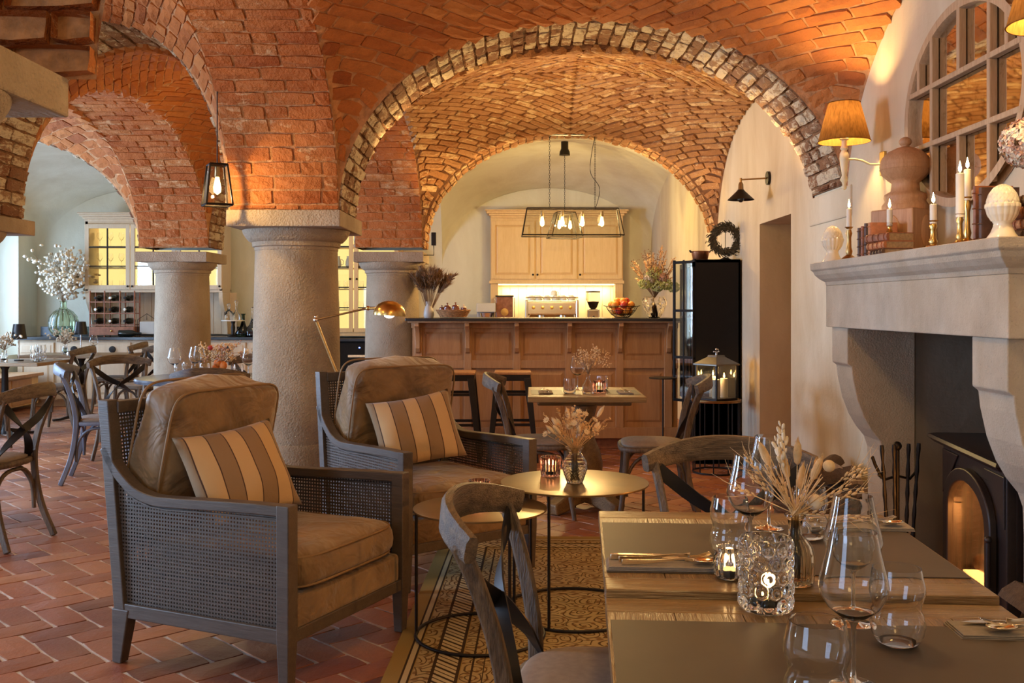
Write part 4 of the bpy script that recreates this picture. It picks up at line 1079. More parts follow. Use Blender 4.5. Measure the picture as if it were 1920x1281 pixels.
def log(label, loc, L, r, M, seed, group, half=True):
    rr = random.Random(seed); n = 9
    poly = [(r * math.cos(PI * k / (n - 1)) * rr.uniform(.85, 1.1), r * math.sin(PI * k / (n - 1)) * rr.uniform(.85, 1.1)) for k in range(n)]
    b = MB(); b.prism(poly, -L / 2, L / 2); o = b.build('log', 'bark'); o.matrix_world = Matrix.Translation(loc) @ M
    e = MB(); e.prism([(x * .96, y * .94 + .002) for x, y in poly], -L / 2 - .003, L / 2 + .003); f = e.build('cut_face', 'log_wood', o)
    e = MB(); e.box((-r * .95, -.004, -L / 2), (r * .95, .004, L / 2)); e.build('split_face', 'log_wood', o)
    return tag(o, label, 'log', group)
GL = 'split firewood beside the stove'
LX = Matrix.Rotation(R(90), 4, 'X')
k = 0
for row, (z, xs) in enumerate(((.06, (1.48, 1.60, 1.72)), (.165, (1.50, 1.62)), (.27, (1.55, 1.68)), (.36, (1.60,)))):
    for x in xs:
        log(('split log in the bottom row of the firewood pile at the right edge', 'split log in the second row of the firewood pile at the right edge', 'split log in the third row of the firewood pile at the right edge', 'topmost split log of the firewood pile at the right edge')[row], (x, 3.02, z), .28, .062, Matrix.Rotation(R((-8, 6, 11, -4)[row]), 4, 'Z') @ LX @ Matrix.Rotation(R(rr.uniform(-70, 70) if z > .1 else 0), 4, 'Z'), 30 + k, GL); k += 1
t = thing('log_basket', 'dark wicker basket heaped with firewood between doorway and fireplace', 'basket', (1.62, 5.30, 0))
b = MB(); b.lathe([(.17, 0), (.20, .05), (.225, .20), (.235, .34), (.225, .345), (.20, .2), (.16, .02)], 28, tf(s=(1, 1.15, 1))); b.build('body', 'wicker_dark', t, 50)
for k in range(9):
    b = MB(); z = .03 + k * .037; r_ = .178 + .060 * min(1, z / .3); b.tube([(r_ * math.cos(a * .1963), 1.15 * r_ * math.sin(a * .1963), z + .004 * (-1) ** a) for a in range(32)], .014, 6, closed=True); b.build('woven_band', 'wicker_dark', t, 50)
b = MB(); b.tube([(-.22, -.06, .34), (-.25, -.05, .42), (-.21, 0, .47), (-.20, .06, .42), (-.22, .08, .34)], .016, 8); b.build('handle', 'wicker_dark', t, 60)
for k in range(9):
    a = k * 2.4; log('dark split log heaped in the wicker basket', (1.62 + .10 * math.cos(a), 5.28 + .12 * math.sin(a), .34 + .022 * (k % 5)), .30, .05, Matrix.Rotation(R(40 * k + 20), 4, 'Z') @ Matrix.Rotation(R(80), 4, 'X'), 70 + k, 'firewood in the wicker basket')

# ---- mantel ornaments, shelf top at 1.512
ZM = 1.512
def candle(label, x, y, z, r, h, group='lit candles'):
    t = thing('candle', label, 'candle', (x, y, z), 0, group)
    b = MB(); b.lathe([(r, 0), (r, h - .002), (r * .8, h), (.0001, h - .003)], 16); b.build('wax', 'candle_wax', t, 40)
    b = MB(); b.tube([(0, 0, h - .004), (.0005, 0, h + .007)], .0009, 5); b.build('wick', 'black_metal', t)
    b = MB(); b.lathe([(.0001, h + .003), (.0055, h + .011), (.0058, h + .018), (.0030, h + .030), (.0001, h + .044)], 12); b.build('flame', 'flame', t, 180)
    return t
def candlestick(label, x, y, z, prof, mat='brass', group='brass candlesticks'):
    t = thing('candlestick', label, 'candlestick', (x, y, z), 0, group)
    h = prof[-1][1]; k = max(2, len(prof) - 4)
    b = MB(); b.lathe(prof[:3] + [(prof[2][0] * .3, prof[2][1] + .001)], 24); b.build('base', mat, t, 50)
    b = MB(); b.lathe(prof[2:], 24); b.build('stem', mat, t, 50)
    return h
PST = [(.036, 0), (.034, .008), (.012, .022), (.016, .035), (.011, .05), (.010, .09), (.015, .105), (.010, .118), (.013, .125), (.020, .130)]
def stick_prof(h, rb=.036):
    s = h / .13; return [(r * (rb / .036), z * s) for r, z in PST]
def at_shelf(px, X): return px, X
def Ypx(px, X): return F * X / (px - 968)
# egg finials (ceramic artichokes)
def finial(label, x, y, s):
    t = thing('ceramic_finial', label, 'ornament', (x, y, ZM), 0, 'cream ceramic artichoke finials')
    b = MB(); b.lathe([(.040 * s, 0), (.041 * s, .006 * s), (.030 * s, .022 * s), (.0235 * s, .038 * s), (.0225 * s, .045 * s), (.026 * s, .052 * s)], 32); b.build('foot', 'ceramic', t, 50)
    def lat(a, z):
        z /= s; return s * ((-.0016 * (min(abs(math.sin(7 * a + z * 150)), abs(math.sin(7 * a - z * 150))) < .22)) if z > .098 else .0018 * abs(math.sin(8 * a)) * (1 if z < .088 else 1.6))
    relief(t, [(r * s, z * s) for r, z in ((.026, .052), (.036, .068), (.0415, .088), (.0405, .105), (.034, .125), (.022, .141), (.010, .148), (.0012, .150))], lat, 'ceramic', .004 * s, 160, 8, 'bulb')
finial('smaller cream ceramic artichoke finial at the far left end of the mantel', 1.555, Ypx(1561, 1.555), 1.22)
finial('larger cream ceramic artichoke finial at the near end of the mantel', 1.585, Ypx(1880, 1.585), 1.24)
# candlesticks: px, X, base height stack, stick height, candle
def stick(label, px, X, h, ch, r=.0105, mat='brass', z=ZM, rb=.036, grp='brass candlesticks'):
    y = Ypx(px, X); candlestick(label, X, y, z, stick_prof(h, rb), mat, grp)
    candle('lit white candle in the ' + label.replace('brass candlestick', 'holder').replace('short brass holder', 'holder'), X, y, z + h - .012, r, ch + .012, 'lit candles on the mantel')
stick('dark brass candlestick next to the small ceramic finial', 1592, 1.545, .155, .085, .0115, 'brass_dark')
stick('low flared brass candlestick standing alone in the middle of the mantel', 1750, 1.56, .108, .062, .0125)
stick('shorter front brass candlestick of the pair below the mirror', 1800, 1.55, .110, .142, .0140, rb=.030)
stick('taller rear brass candlestick of the pair below the mirror', 1814, 1.60, .175, .098, .0125, rb=.030)
# turned wooden finial block
t = thing('wooden_finial', 'large turned pale wooden newel finial standing behind the books on the mantel', 'ornament', (1.735, 4.40, ZM), R(35))
b = MB(); b.box((-.105, -.105, 0), (.105, .105, .215)); b.build('block', 'finial_wood', t, bevel=.006)
b = MB(); b.lathe([(.100, .215), (.100, .235), (.086, .255), (.092, .27), (.088, .285), (.062, .300), (.058, .335), (.075, .350), (.100, .375), (.106, .392), (.110, .396), (.107, .400), (.110, .410), (.107, .414), (.108, .424), (.098, .450), (.072, .476), (.038, .492), (.018, .498), (.016, .508), (.0001, .512)], 40); b.build('turning', 'finial_wood', t, 60)
b = MB(); b.ball((0, 0, .520), (.028, .028, .022)); b.build('knob', 'finial_wood', t, 60)
for a in range(4):
    b = MB(); b.ball((0, -.106, .115), (.045, .008, .075), 20, 8, Matrix.Rotation(R(90 * a), 4, 'Z')); b.build('oval_boss', 'finial_wood', t, 60)
def book(label, loc, rot, size, mat, group=None, bands=4):
    """size: thickness, depth, height; local x thickness, spine toward -y"""
    th_, dp, ht = size; o = thing('book', label, 'book', loc, 0, group); o.rotation_euler = rot
    b = MB(); b.add([], []); poly = [(-th_ / 2, dp / 2), (-th_ / 2, -dp / 2 + .006), (-th_ * .36, -dp / 2 - .002), (0, -dp / 2 - .006), (th_ * .36, -dp / 2 - .002), (th_ / 2, -dp / 2 + .006), (th_ / 2, dp / 2), (th_ / 2 - .003, dp / 2), (th_ / 2 - .003, -dp / 2 + .008), (-th_ / 2 + .003, -dp / 2 + .008), (-th_ / 2 + .003, dp / 2)]
    b.prism(poly, -ht / 2, ht / 2); b.build('cover', mat, o, 40)
    b = MB(); b.box((-th_ / 2 + .003, -dp / 2 + .006, -ht / 2 + .003), (th_ / 2 - .003, dp / 2 - .004, ht / 2 - .003)); b.build('pages', 'page_edge', o)
    for k in range(bands):
        z = ht * (-.38 + .76 * k / max(1, bands - 1)); b = MB(); b.tube([(-th_ * .46, -dp / 2 + .002, z), (-th_ * .25, -dp / 2 - .006, z), (0, -dp / 2 - .008, z), (th_ * .25, -dp / 2 - .006, z), (th_ * .46, -dp / 2 + .002, z)], .0022, 5); b.build('spine_band', mat, o, 60)
    return o
GB = 'old leather books standing on the mantel'
for k, (th_, ht, m, lb) in enumerate(((.022, .135, 'book_dark', 'thin dark leather book at the left end of the standing row'), (.020, .14, 'book_brown', 'ribbed brown leather book, second in the standing row'), (.024, .150, 'book_dark', 'dark ribbed leather book, third in the standing row'), (.034, .150, 'book_red', 'thick orange-brown leather book at the right end of the standing row'))):
    book(lb, (1.58 + .004 * k, 4.385 - .031 * k - (.005 if k == 3 else 0), ZM + ht / 2), (0, 0, R(-90)), (th_, .115, ht), m, GB)
for k, (th_, dp, ht, m, lb) in enumerate(((.026, .12, .19, 'book_dark', 'lowest dark book of the lying stack on the mantel'), (.032, .125, .185, 'book_red', 'orange-brown book in the middle of the lying stack'), (.036, .12, .175, 'book_brown', 'topmost worn brown book of the lying stack, carrying a candle holder'))):
    z = ZM + sum((.026, .032, .036)[:k]) + th_ / 2
    book(lb, (1.58, 4.155 + .012 * k, z), (R(90), R(90), R(8 * k - 6 - 90 + 90)), (th_, dp, ht), m, 'old leather books lying in a stack on the mantel')
stick('short brass candlestick standing on top of the lying books', 1668, 1.58, .045, .060, .0115, z=ZM + .094, rb=.030)
for k, (px, ht, m, lb) in enumerate(((1841, .215, 'book_red', 'tall worn orange-brown book left of the large ceramic finial'), (1852, .205, 'book_dark', 'dark ribbed book squeezed against the large ceramic finial'))):
    book(lb, (1.70, Ypx(px, 1.66), ZM + ht / 2), (0, 0, R(-90)), (.026, .13, ht), m, 'two books behind the large finial')
for k in range(4):
    book(('bottom', 'second', 'third', 'top')[k] + ' book of the stack partly hidden behind the large ceramic finial', (1.72, 3.20, ZM + .02 + .038 * k), (R(90), R(90), R(5 * (-1) ** k)), (.036, .13, .19), ('book_dark', 'book_red', 'book_brown', 'book_dark')[k], 'books stacked behind the large finial')
t = thing('hydrangea', 'dried pinkish-brown hydrangea head leaning over the large ceramic finial', 'flower', (1.70, 3.26, ZM + .152))
b = MB(); b.tube([(.02, 0, 0), (.01, 0, .08), (0, 0, .16)], .004, 6); b.build('stem', 'dried_brown', t)
rr = random.Random(4); b = [MB(), MB()]
for k in range(260):
    v = Vector((rr.gauss(0, 1), rr.gauss(0, 1), rr.gauss(0, 1))).normalized(); p = Vector((v.x * .092, v.y * .092, .175 + v.z * .080)) * 1.0
    M = Matrix.Translation(p) @ v.to_track_quat('Z', 'Y').to_matrix().to_4x4() @ Matrix.Rotation(rr.uniform(0, 6), 4, 'Z')
    for q in range(4):
        a = q * PI / 2; c, s = math.cos(a), math.sin(a); w_ = .013
        b[k % 2].add([(0, 0, 0), (c * w_ - s * w_ * .7, s * w_ + c * w_ * .7, rr.uniform(-.004, .008)), (c * w_ * 1.7, s * w_ * 1.7, rr.uniform(-.006, .004)), (c * w_ + s * w_ * .7, s * w_ - c * w_ * .7, rr.uniform(-.004, .008))], [(0, 1, 2, 3)], M)
b[0].build('petals', 'dried_pink', t, kind='stuff'); b[1].build('petals', 'dried_cream', t, kind='stuff')

# ---- mirror with wooden window frame
MC = Vector((XW - .004, 4.05, 2.135)); ma, mb = .555, .425
t = thing('wall_mirror', 'large oval mirror divided by pale wooden window bars above the mantel', 'mirror', MC)
def ell(k, a, b_, n=64): return (a * math.cos(2 * PI * k / n), b_ * math.sin(2 * PI * k / n))
b = MB(); V = []; fs = []; n = 64
for x, e in ((-.045, .0), (-.045, -.038), (-.030, -.042), (0, -.042), (0, 0)):
    for k in range(n): y, z = ell(k, ma + e, mb + e); V.append((x, y, z))
for i in range(4):
    for k in range(n): fs.append((i * n + k, i * n + (k + 1) % n, (i + 1) * n + (k + 1) % n, (i + 1) * n + k))
b.add(V, fs); b.build('frame', 'mirror_wood', t, 40)
b = MB(); b.add([(-.012, *ell(k, ma - .03, mb - .03)) for k in range(n)], [tuple(range(n))]); b.build('glass', 'mirror_glass', t)
yb, zb = .262, .125
def bar_h(z, y0, y1): b = MB(); b.box((-.048, y0, z - .012), (-.013, y1, z + .012)); b.build('muntin', 'mirror_wood', t, bevel=.004)
def bar_v(y, z0, z1): b = MB(); b.box((-.046, y - .0125, z0), (-.013, y + .0125, z1)); b.build('muntin', 'mirror_wood', t, bevel=.004)
for z in (zb, -zb):
    e = (ma - .02) * math.sqrt(1 - (z / mb) ** 2); bar_h(z, -e, e)
for y in (yb, -yb):
    e = (mb - .02) * math.sqrt(1 - (y / ma) ** 2); bar_v(y, -e, e)
bar_v(0, zb, mb - .02); bar_v(0, -mb + .02, -zb)
for s in (-1, 1): bar_v(s * .40, zb, (mb - .02) * math.sqrt(1 - (.4 / ma) ** 2))

# ---- white candelabra sconces with fabric shades
def sconce(label, y, x=1.655, zs=2.13, power=26):
    t = thing('wall_sconce', label, 'lamp', (x, y, zs), 0, 'white wall sconces with brown shades')
    b = MB(); V = []; n = 40
    for r_, z in ((.128, 0), (.078, .195)):
        for k in range(n): V.append((r_ * math.cos(2 * PI * k / n), r_ * math.sin(2 * PI * k / n), z))
    b.add(V, [(k, (k + 1) % n, n + (k + 1) % n, n + k) for k in range(n)]); sh = b.build('lamp_shade', 'shade_fabric', t, 180)
    for r_, z in ((.128, 0), (.078, .195)):
        b = MB(); b.tube([(r_ * math.cos(k * PI / 20), r_ * math.sin(k * PI / 20), z) for k in range(40)], .0025, 5, closed=True); b.build('rim', 'shade_fabric', sh, 60)
    b = MB(); b.lathe([(.0001, -.245), (.010, -.240), (.014, -.228), (.008, -.218), (.012, -.205), (.019, -.195), (.020, -.19), (.011, -.17), (.017, -.13), (.023, -.085), (.021, -.06), (.013, -.045), (.020, -.035), (.013, -.02), (.012, .005), (.022, .01), (.022, .015), (.013, .02), (.013, .06)], 20); b.build('stem', 'cream_paint', t, 50)
    b = MB(); b.tube([(.012, 0, -.09), (.05, 0, -.088), (.09, 0, -.095), (.13, 0, -.115), (XW - x - .02, 0, -.115)], .0055, 7); b.build('arm', 'cream_paint', t, 60)
    b = MB(); b.box((XW - x - .018, -.028, -.17), (XW - x, .028, -.05)); b.build('wall_plate', 'brass', t, bevel=.004)
    b = MB(); b.ball((0, 0, .085), (.018, .018, .028)); b.build('bulb', 'bulb', t, 180)
    l = light('POINT', (0, 0, 0), power, (1, .66, .28), .03, name='sconce_light'); l.parent = t; l.location = (0, 0, .11)
    return t
sconce('white wall sconce with brown fabric shade left of the mirror', 4.98)
sconce('wall sconce whose shade is cut off by the upper right corner', 2.90, 1.58)
# ---- black swing-arm wall lamp
t = thing('wall_lamp', 'small black metal swing-arm wall lamp over the doorway', 'lamp', (XW, 7.25, 2.24))
b = MB(); b.lathe([(.050, 0), (.050, .02), (.0001, .02)], 24, Matrix.Rotation(R(-90), 4, 'Y')); b.build('wall_plate', 'black_metal', t, 50)
b = MB(); b.tube([(-.02, 0, 0), (-.21, 0, -.012)], .006, 8); b.tube([(-.21, 0, .0), (-.21, 0, -.03)], .009, 8); b.build('arm', 'brass_dark', t, 50)
b = MB(); b.lathe([(.011, -.03), (.018, -.045), (.020, -.085), (.022, -.09)], 16, tf((-.21, 0, 0))); b.build('socket', 'lamp_socket', t, 50)
b = MB(); b.lathe([(.022, -.085), (.030, -.095), (.098, -.160), (.096, -.161), (.028, -.098)], 32, tf((-.21, 0, 0)), cap=False); b.build('lamp_shade', 'black_metal', t, 50)
b = MB(); b.ball((-.21, 0, -.155), .024); b.build('bulb', 'glass', t, 180)
# ================================================================== bar, kitchen wall, cabinets
XB0, XB1, YBAR = -.945, 1.468, 8.94
t = thing('bar_counter', 'long panelled oak bar counter with curved brackets under a black top', 'counter', (.28, YBAR, 0))
ox = -.28
b = MB(); b.box((XB0 + ox, .035, .10), (XB1 + ox, .62, 1.165)); b.build('carcass', 'oak', t)
b = MB(); b.box((XB0 + ox + .03, .06, 0), (XB1 + ox, .58, .10)); b.build('plinth', 'book_brown', t)
b = MB(); b.box((XB0 + ox - .005, .0, .10), (XB1 + ox, .034, .20)); b.build('bottom_rail', 'oak', t, bevel=.003)
b = MB(); b.box((XB0 + ox - .005, .004, .735), (XB1 + ox, .034, .81)); b.build('middle_rail', 'oak', t, bevel=.003)
b = MB(); b.box((XB0 + ox - .005, .0, 1.10), (XB1 + ox, .034, 1.165)); b.build('top_rail', 'oak', t, bevel=.003)
b = MB(); b.box((XB0 + ox - .02, -.17, 1.150), (XB1 + ox, -.02, 1.168)); b.build('overhang', 'oak', t, bevel=.003)
cx_ = [(p - 968) / F * YBAR for p in (784, 877, 969, 1067, 1162, 1253)]
for x in cx_:
    b = MB(); b.box((x + ox - .035, .0, .20), (x + ox + .035, .034, 1.10)); b.build('stile', 'oak', t, bevel=.003)
    prof = [(.0, 1.15), (-.155, 1.15), (-.155, 1.12), (-.13, 1.105), (-.085, 1.075), (-.055, 1.02), (-.045, .96), (-.05, .92), (-.03, .885), (0, .87)]
    V = [(x + ox - .020, y, z) for y, z in prof] + [(x + ox + .020, y, z) for y, z in prof]; n = len(prof)
    b = MB(); b.add(V, [tuple(range(n)), tuple(range(2 * n - 1, n - 1, -1))] + [(i, n + i, n + (i + 1) % n, (i + 1) % n) for i in range(n)]); b.build('bracket', 'oak', t, 30, bevel=.003)
edges = cx_ + [XB1]
for a, c in zip(edges, edges[1:]):
    if c - a < .12: continue
    for z0, z1 in ((.245, .695), (.85, 1.065)):
        b = MB(); x0, x1 = a + ox + .055, c + ox - .055
        b.frustum(0, ((x1 - x0) / 2, (z1 - z0) / 2), .010, ((x1 - x0) / 2 - .02, (z1 - z0) / 2 - .02), tf(((x0 + x1) / 2, .035, (z0 + z1) / 2), rx=R(90))); b.build('panel', 'oak', t)
b = MB(); b.box((XB0 - .04, YBAR - .20, 1.168), (XB1, YBAR + .66, 1.192)); o = b.build('worktop', 'black_stone', bevel=.004); tag(o, 'polished black stone worktop lying along the bar', 'worktop')
ZT = 1.192
# pampas vase
def grass_plume(b, p, d, L, w_, rr, n=34):
    d = Vector(d).normalized(); p = Vector(p)
    for k in range(n):
        t_ = k / n; q = p + d * (L * t_) + Vector((0, 0, -L * .25 * t_ * t_)); s = w_ * math.sin(PI * min(1, .15 + t_ * .9)) + .004
        v = Vector((rr.gauss(0, 1), rr.gauss(0, 1), rr.gauss(0, .6))).normalized(); e = q + (v * .7 + d).normalized() * s * rr.uniform(.8, 1.7) + Vector((0, 0, -.012))
        sd = d.cross(v).normalized() * .005
        b.add([q - sd, q + sd, e], [(0, 1, 2)])
def vase_lathe(t, prof, mat, th_=.003, seg=32, name='body'):
    inner = [(max(.0005, r - th_), z) for r, z in prof[::-1]]; inner[-1] = (.0002, prof[0][1] + th_ * 1.5)
    b = MB(); b.lathe([(.0002, prof[0][1])] + prof + inner, seg, cap=False); return b.build(name, mat, t, 60)
x, y = (804 - 968) / F * 9.12, 9.12
t = thing('vase', 'slim grey glass vase on the left end of the bar', 'vase', (x, y, ZT)); vase_lathe(t, [(.040, 0), (.048, .02), (.046, .06), (.034, .10), (.026, .13), (.030, .15)], 'grey_plastic')
t = thing('pampas_bouquet', 'brown pampas grass plumes in the vase at the left end of the bar', 'plant', (x, y, ZT + .02)); rr = random.Random(9)
b, s_ = MB(), MB()
for k in range(64):
    a = rr.uniform(0, 2 * PI); sp = rr.uniform(.1, .75); d = Vector((math.cos(a) * sp + .08, math.sin(a) * sp * .6, 1)).normalized()
    L0 = rr.uniform(.16, .26); s_.tube([(0, 0, .0), tuple(Vector((0, 0, .06)) + d * L0)], .0018, 4); grass_plume(b, Vector((0, 0, .06)) + d * L0, d, rr.uniform(.13, .22), rr.uniform(.05, .085), rr, 80)
b.build('plume', 'dried_brown', t, kind='stuff'); s_.build('stems', 'dried_brown', t, kind='stuff')
# basket with clay pots
x, y = (850 - 968) / F * 9.1, 9.10
t = thing('wicker_basket', 'low oval wicker basket of clay pots on the bar', 'basket', (x, y, ZT))
b = MB(); b.lathe([(.0001, .004), (.115, .004), (.125, .02), (.155, .068), (.160, .075), (.152, .075), (.120, .014), (.0001, .012)], 32, tf(s=(1, .7, 1)), cap=False); b.build('body', 'wicker', t, 50)
for k in range(5):
    z = .012 + k * .014; r_ = .120 + (z - .01) * .62; b = MB(); b.tube([(r_ * math.cos(a * .1963), .7 * r_ * math.sin(a * .1963), z + .003 * (-1) ** a) for a in range(32)], .0055, 5, closed=True); b.build('woven_band', 'wicker', t, 60)
for k, (dx, s, lb) in enumerate(((-.105, .8, 'small dark clay pot at the left of the basket'), (-.055, 1.0, 'lidded brown clay pot left of centre in the basket'), (.02, 1.05, 'lidded glossy clay pot right of centre in the basket'), (.095, .85, 'tilted pale-topped clay pot at the right of the basket'))):
    t = thing('clay_pot', lb, 'pot', (x + dx, y, ZT + .035), 0, 'clay pots in the basket')
    b = MB(); b.lathe([(.024 * s, 0), (.034 * s, .015 * s), (.036 * s, .045 * s), (.030 * s, .062 * s), (.032 * s, .068 * s)], 24); b.build('body', 'clay', t, 50)
    b = MB(); b.lathe([(.031 * s, .068 * s), (.026 * s, .078 * s), (.006 * s, .082 * s), (.005 * s, .092 * s), (.010 * s, .100 * s), (.0001, .104 * s)], 20); b.build('lid', 'dried_pale' if k == 3 else 'clay', t, 50)
# fruit bowl
x, y = (1166 - 968) / F * 9.08, 9.08
t = thing('fruit_bowl', 'round wire bowl heaped with oranges on the bar', 'bowl', (x, y, ZT))
for r_, z in ((.060, .004), (.095, .03), (.125, .065), (.146, .105)):
    b = MB(); b.tube([(r_ * math.cos(k * PI / 18), r_ * math.sin(k * PI / 18), z) for k in range(36)], .003, 5, closed=True); b.build('hoop', 'black_metal', t, 60)
for k in range(18):
    a = k * PI / 9; b = MB(); b.tube([(q * math.cos(a), q * math.sin(a), z) for q, z in ((.060, .004), (.095, .03), (.125, .065), (.146, .105))], .002, 5); b.build('rib', 'black_metal', t, 60)
for s in (-1, 1):
    b = MB(); b.tube([(s * .146, -.03, .105), (s * .165, -.02, .112), (s * .168, .02, .112), (s * .146, .03, .105)], .003, 5); b.build('handle', 'black_metal', t, 60)
fr = [(0, 0, .045, .036)]
for k in range(6): fr.append((.068 * math.cos(k * 1.047), .068 * math.sin(k * 1.047), .062, .034))
for k in range(7): fr.append((.095 * math.cos(k * .898 + .3), .095 * math.sin(k * .898 + .3), .118, .034))
for k in range(4): fr.append((.042 * math.cos(k * 1.57 + .2), .042 * math.sin(k * 1.57 + .2), .150, .035))
fnames = ['low centre', 'low right', 'low rear', 'low rear left', 'low left', 'low front left', 'low front right', 'rim right', 'rim rear right', 'rim rear', 'rim rear left', 'rim left', 'rim front left', 'rim front right', 'top right', 'top rear', 'top left', 'top front']
for k, (dx, dy, z, r_) in enumerate(fr):
    red = k in (14, 5, 12); b = MB(); b.lathe([(.0001, -r_ * .93), (r_ * .5, -r_ * .86), (r_ * .86, -r_ * .5), (r_, 0), (r_ * .86, r_ * .5), (r_ * .5, r_ * .84), (r_ * .1, r_ * .90), (.0001, r_ * .86)], 16)
    o = b.build('apple' if red else 'orange', 'red_fruit' if red else 'orange_fruit', None, 180, loc=(x + dx, y + dy, ZT + z)); o.rotation_euler = (k, k * .7, 0)
    tag(o, '%s in the wire fruit bowl, %s of the heap' % ('red apple' if red else 'orange', fnames[k]), 'fruit', 'fruit in the wire bowl')
    e = MB(); e.ball((0, 0, r_ * .885), (.004, .004, .003), 6, 4); e.build('stem_scar', 'dried_brown', o, 180)
# glass vase with flower arrangement
x, y = (1227 - 968) / F * 9.12, 9.12
t = thing('vase', 'clear swirled glass vase holding the green and brown arrangement on the bar', 'vase', (x, y, ZT)); relief(t, [(.045, 0), (.055, .01), (.085, .06), (.108, .12), (.112, .155), (.100, .18), (.092, .19), (.098, .198)], lambda a, z: .005 * abs(math.sin(6 * a + z * 28)) * (z < .18), 'glass', .004, 120, 4)
t = thing('flower_arrangement', 'large arrangement of green hydrangea and dried grasses in the swirled vase on the bar', 'flowers', (x, y, ZT + .01)); rr = random.Random(21)
s_, b, l_ = MB(), MB(), MB()
for k in range(60):
    a = rr.uniform(0, 2 * PI); sp = rr.uniform(.1, .85); d = Vector((math.cos(a) * sp, math.sin(a) * sp * .6, 1)).normalized(); L = rr.uniform(.34, .62) / (1 + .25 * sp)
    s_.tube([(rr.uniform(-.03, .03), rr.uniform(-.03, .03), .0), (0, 0, .17), tuple(Vector((0, 0, .17)) + d * (L - .17) * .6), tuple(Vector((0, 0, .17)) + d * (L - .12))], .0018, 4)
    tip = Vector((0, 0, .17)) + d * (L - .2)
    if k % 3 == 0: grass_plume(b, tip, d, .17, .032, rr, 46)
    elif k % 3 == 1:
        for q in range(14): l_.ball(tip + Vector((rr.uniform(-.04, .04), rr.uniform(-.04, .04), rr.uniform(-.02, .12))), .0055, 5, 4)
    else: grass_plume(b, tip, d, .12, .024, rr, 30)
s_.build('stems', 'dried_brown', t, kind='stuff'); b.build('plumes', 'dried_tan', t, kind='stuff'); l_.build('seed_heads', 'dried_brown', t, kind='stuff')
for k, (dx, dz, r_, m) in enumerate(((-.01, .40, .070, 'green_bloom'), (-.10, .30, .055, 'green_bloom'), (.10, .30, .060, 'green_bloom'), (.02, .28, .062, 'green_bloom'), (-.06, .34, .050, 'dried_cream'), (.17, .27, .055, 'green_bloom'), (.07, .36, .050, 'dried_pink'))):
    b = MB()
    for q in range(150):
        v = Vector((rr.gauss(0, 1), rr.gauss(0, 1), rr.gauss(0, 1))).normalized(); b.ball(Vector((dx, -.05, dz)) + Vector((v.x, v.y * .9, v.z * .8)) * r_ * rr.uniform(.85, 1.05), .0085, 5, 4)
    b.build('flower_head', m, t)

# ---- black display cabinet
X0, X1, YC0, YC1, ZC = 1.476, 1.845, 8.12, 8.80, 1.685
t = thing('display_cabinet', 'tall black display cabinet with barred glass doors at the right end of the bar', 'cabinet', ((X0 + X1) / 2, YC0, 0)); ox, oy = -(X0 + X1) / 2, -YC0
b = MB()
b.box((X0 + ox, 0, 0), (X1 + ox, .025, ZC)); b.box((X0 + ox, YC1 + oy - .025, 0), (X1 + ox, YC1 + oy, ZC)); b.box((X1 + ox - .02, 0, 0), (X1 + ox, YC1 + oy, ZC)); b.box((X0 + ox, 0, ZC - .03), (X1 + ox, YC1 + oy, ZC)); b.box((X0 + ox, 0, 0), (X1 + ox, YC1 + oy, .5)); b.build('body', 'black_paint', t, bevel=.004)
for z in (.80, 1.10, 1.40):
    b = MB(); b.box((X0 + ox + .01, .025, z), (X1 + ox - .02, YC1 + oy - .025, z + .012)); b.build('shelf', 'black_paint', t)
for s in (0, 1):
    y0 = .01 + s * .335; y1 = y0 + .325; xx = X0 + ox - .020
    b = MB(); b.box((xx, y0, .5), (xx + .018, y0 + .03, ZC - .02)); b.box((xx, y1 - .03, .5), (xx + .018, y1, ZC - .02)); b.box((xx, y0, .5), (xx + .018, y1, .54)); b.box((xx, y0, ZC - .06), (xx + .018, y1, ZC - .02)); dr = b.build('door', 'black_paint', t)
    for q in (.86, 1.20): b = MB(); b.box((xx + .002, y0, q), (xx + .016, y1, q + .014)); b.build('glazing_bar', 'black_paint', dr)
    b = MB(); b.box((xx + .002, (y0 + y1) / 2 - .007, .54), (xx + .016, (y0 + y1) / 2 + .007, ZC - .06)); b.build('glazing_bar', 'black_paint', dr)
    b = MB(); b.box((xx + .008, y0 + .02, .53), (xx + .011, y1 - .02, ZC - .05)); b.build('glass_pane', 'pane', dr)
    b = MB(); b.tube([(xx - .004, y1 - .02 if s == 0 else y0 + .02, 1.02), (xx - .025, y1 - .02 if s == 0 else y0 + .02, 1.05), (xx - .004, y1 - .02 if s == 0 else y0 + .02, 1.08)], .004, 6); b.build('handle', 'black_metal', dr, 60)
# open door leaf toward the camera-left
b = MB(); xx = X0 + ox - .25
b.box((xx, .0, .5), (xx + .02, .016, ZC)); b.box((X0 + ox - .03, 0, .5), (X0 + ox - .006, .016, ZC))
for z in (.5, .86, 1.25, ZC - .03): b.box((xx, .002, z), (X0 + ox - .006, .014, z + .022))
b.box((xx + .11, .003, .5), (xx + .122, .013, ZC))
M_ = None
Lf = MB(); Rm = Matrix.Translation((X0 + ox, 0.02, 0)) @ Matrix.Rotation(R(-52), 4, 'Z') @ Matrix.Translation((-(X0 + ox), 0, 0)); Lf.add([Rm @ Vector(p) for p in b.v], b.f); dr = Lf.build('door', 'black_paint', t)
b = MB(); b.box((xx + .02, .006, .52), (X0 + ox - .03, .009, ZC - .03), Rm); b.build('glass_pane', 'pane', dr)
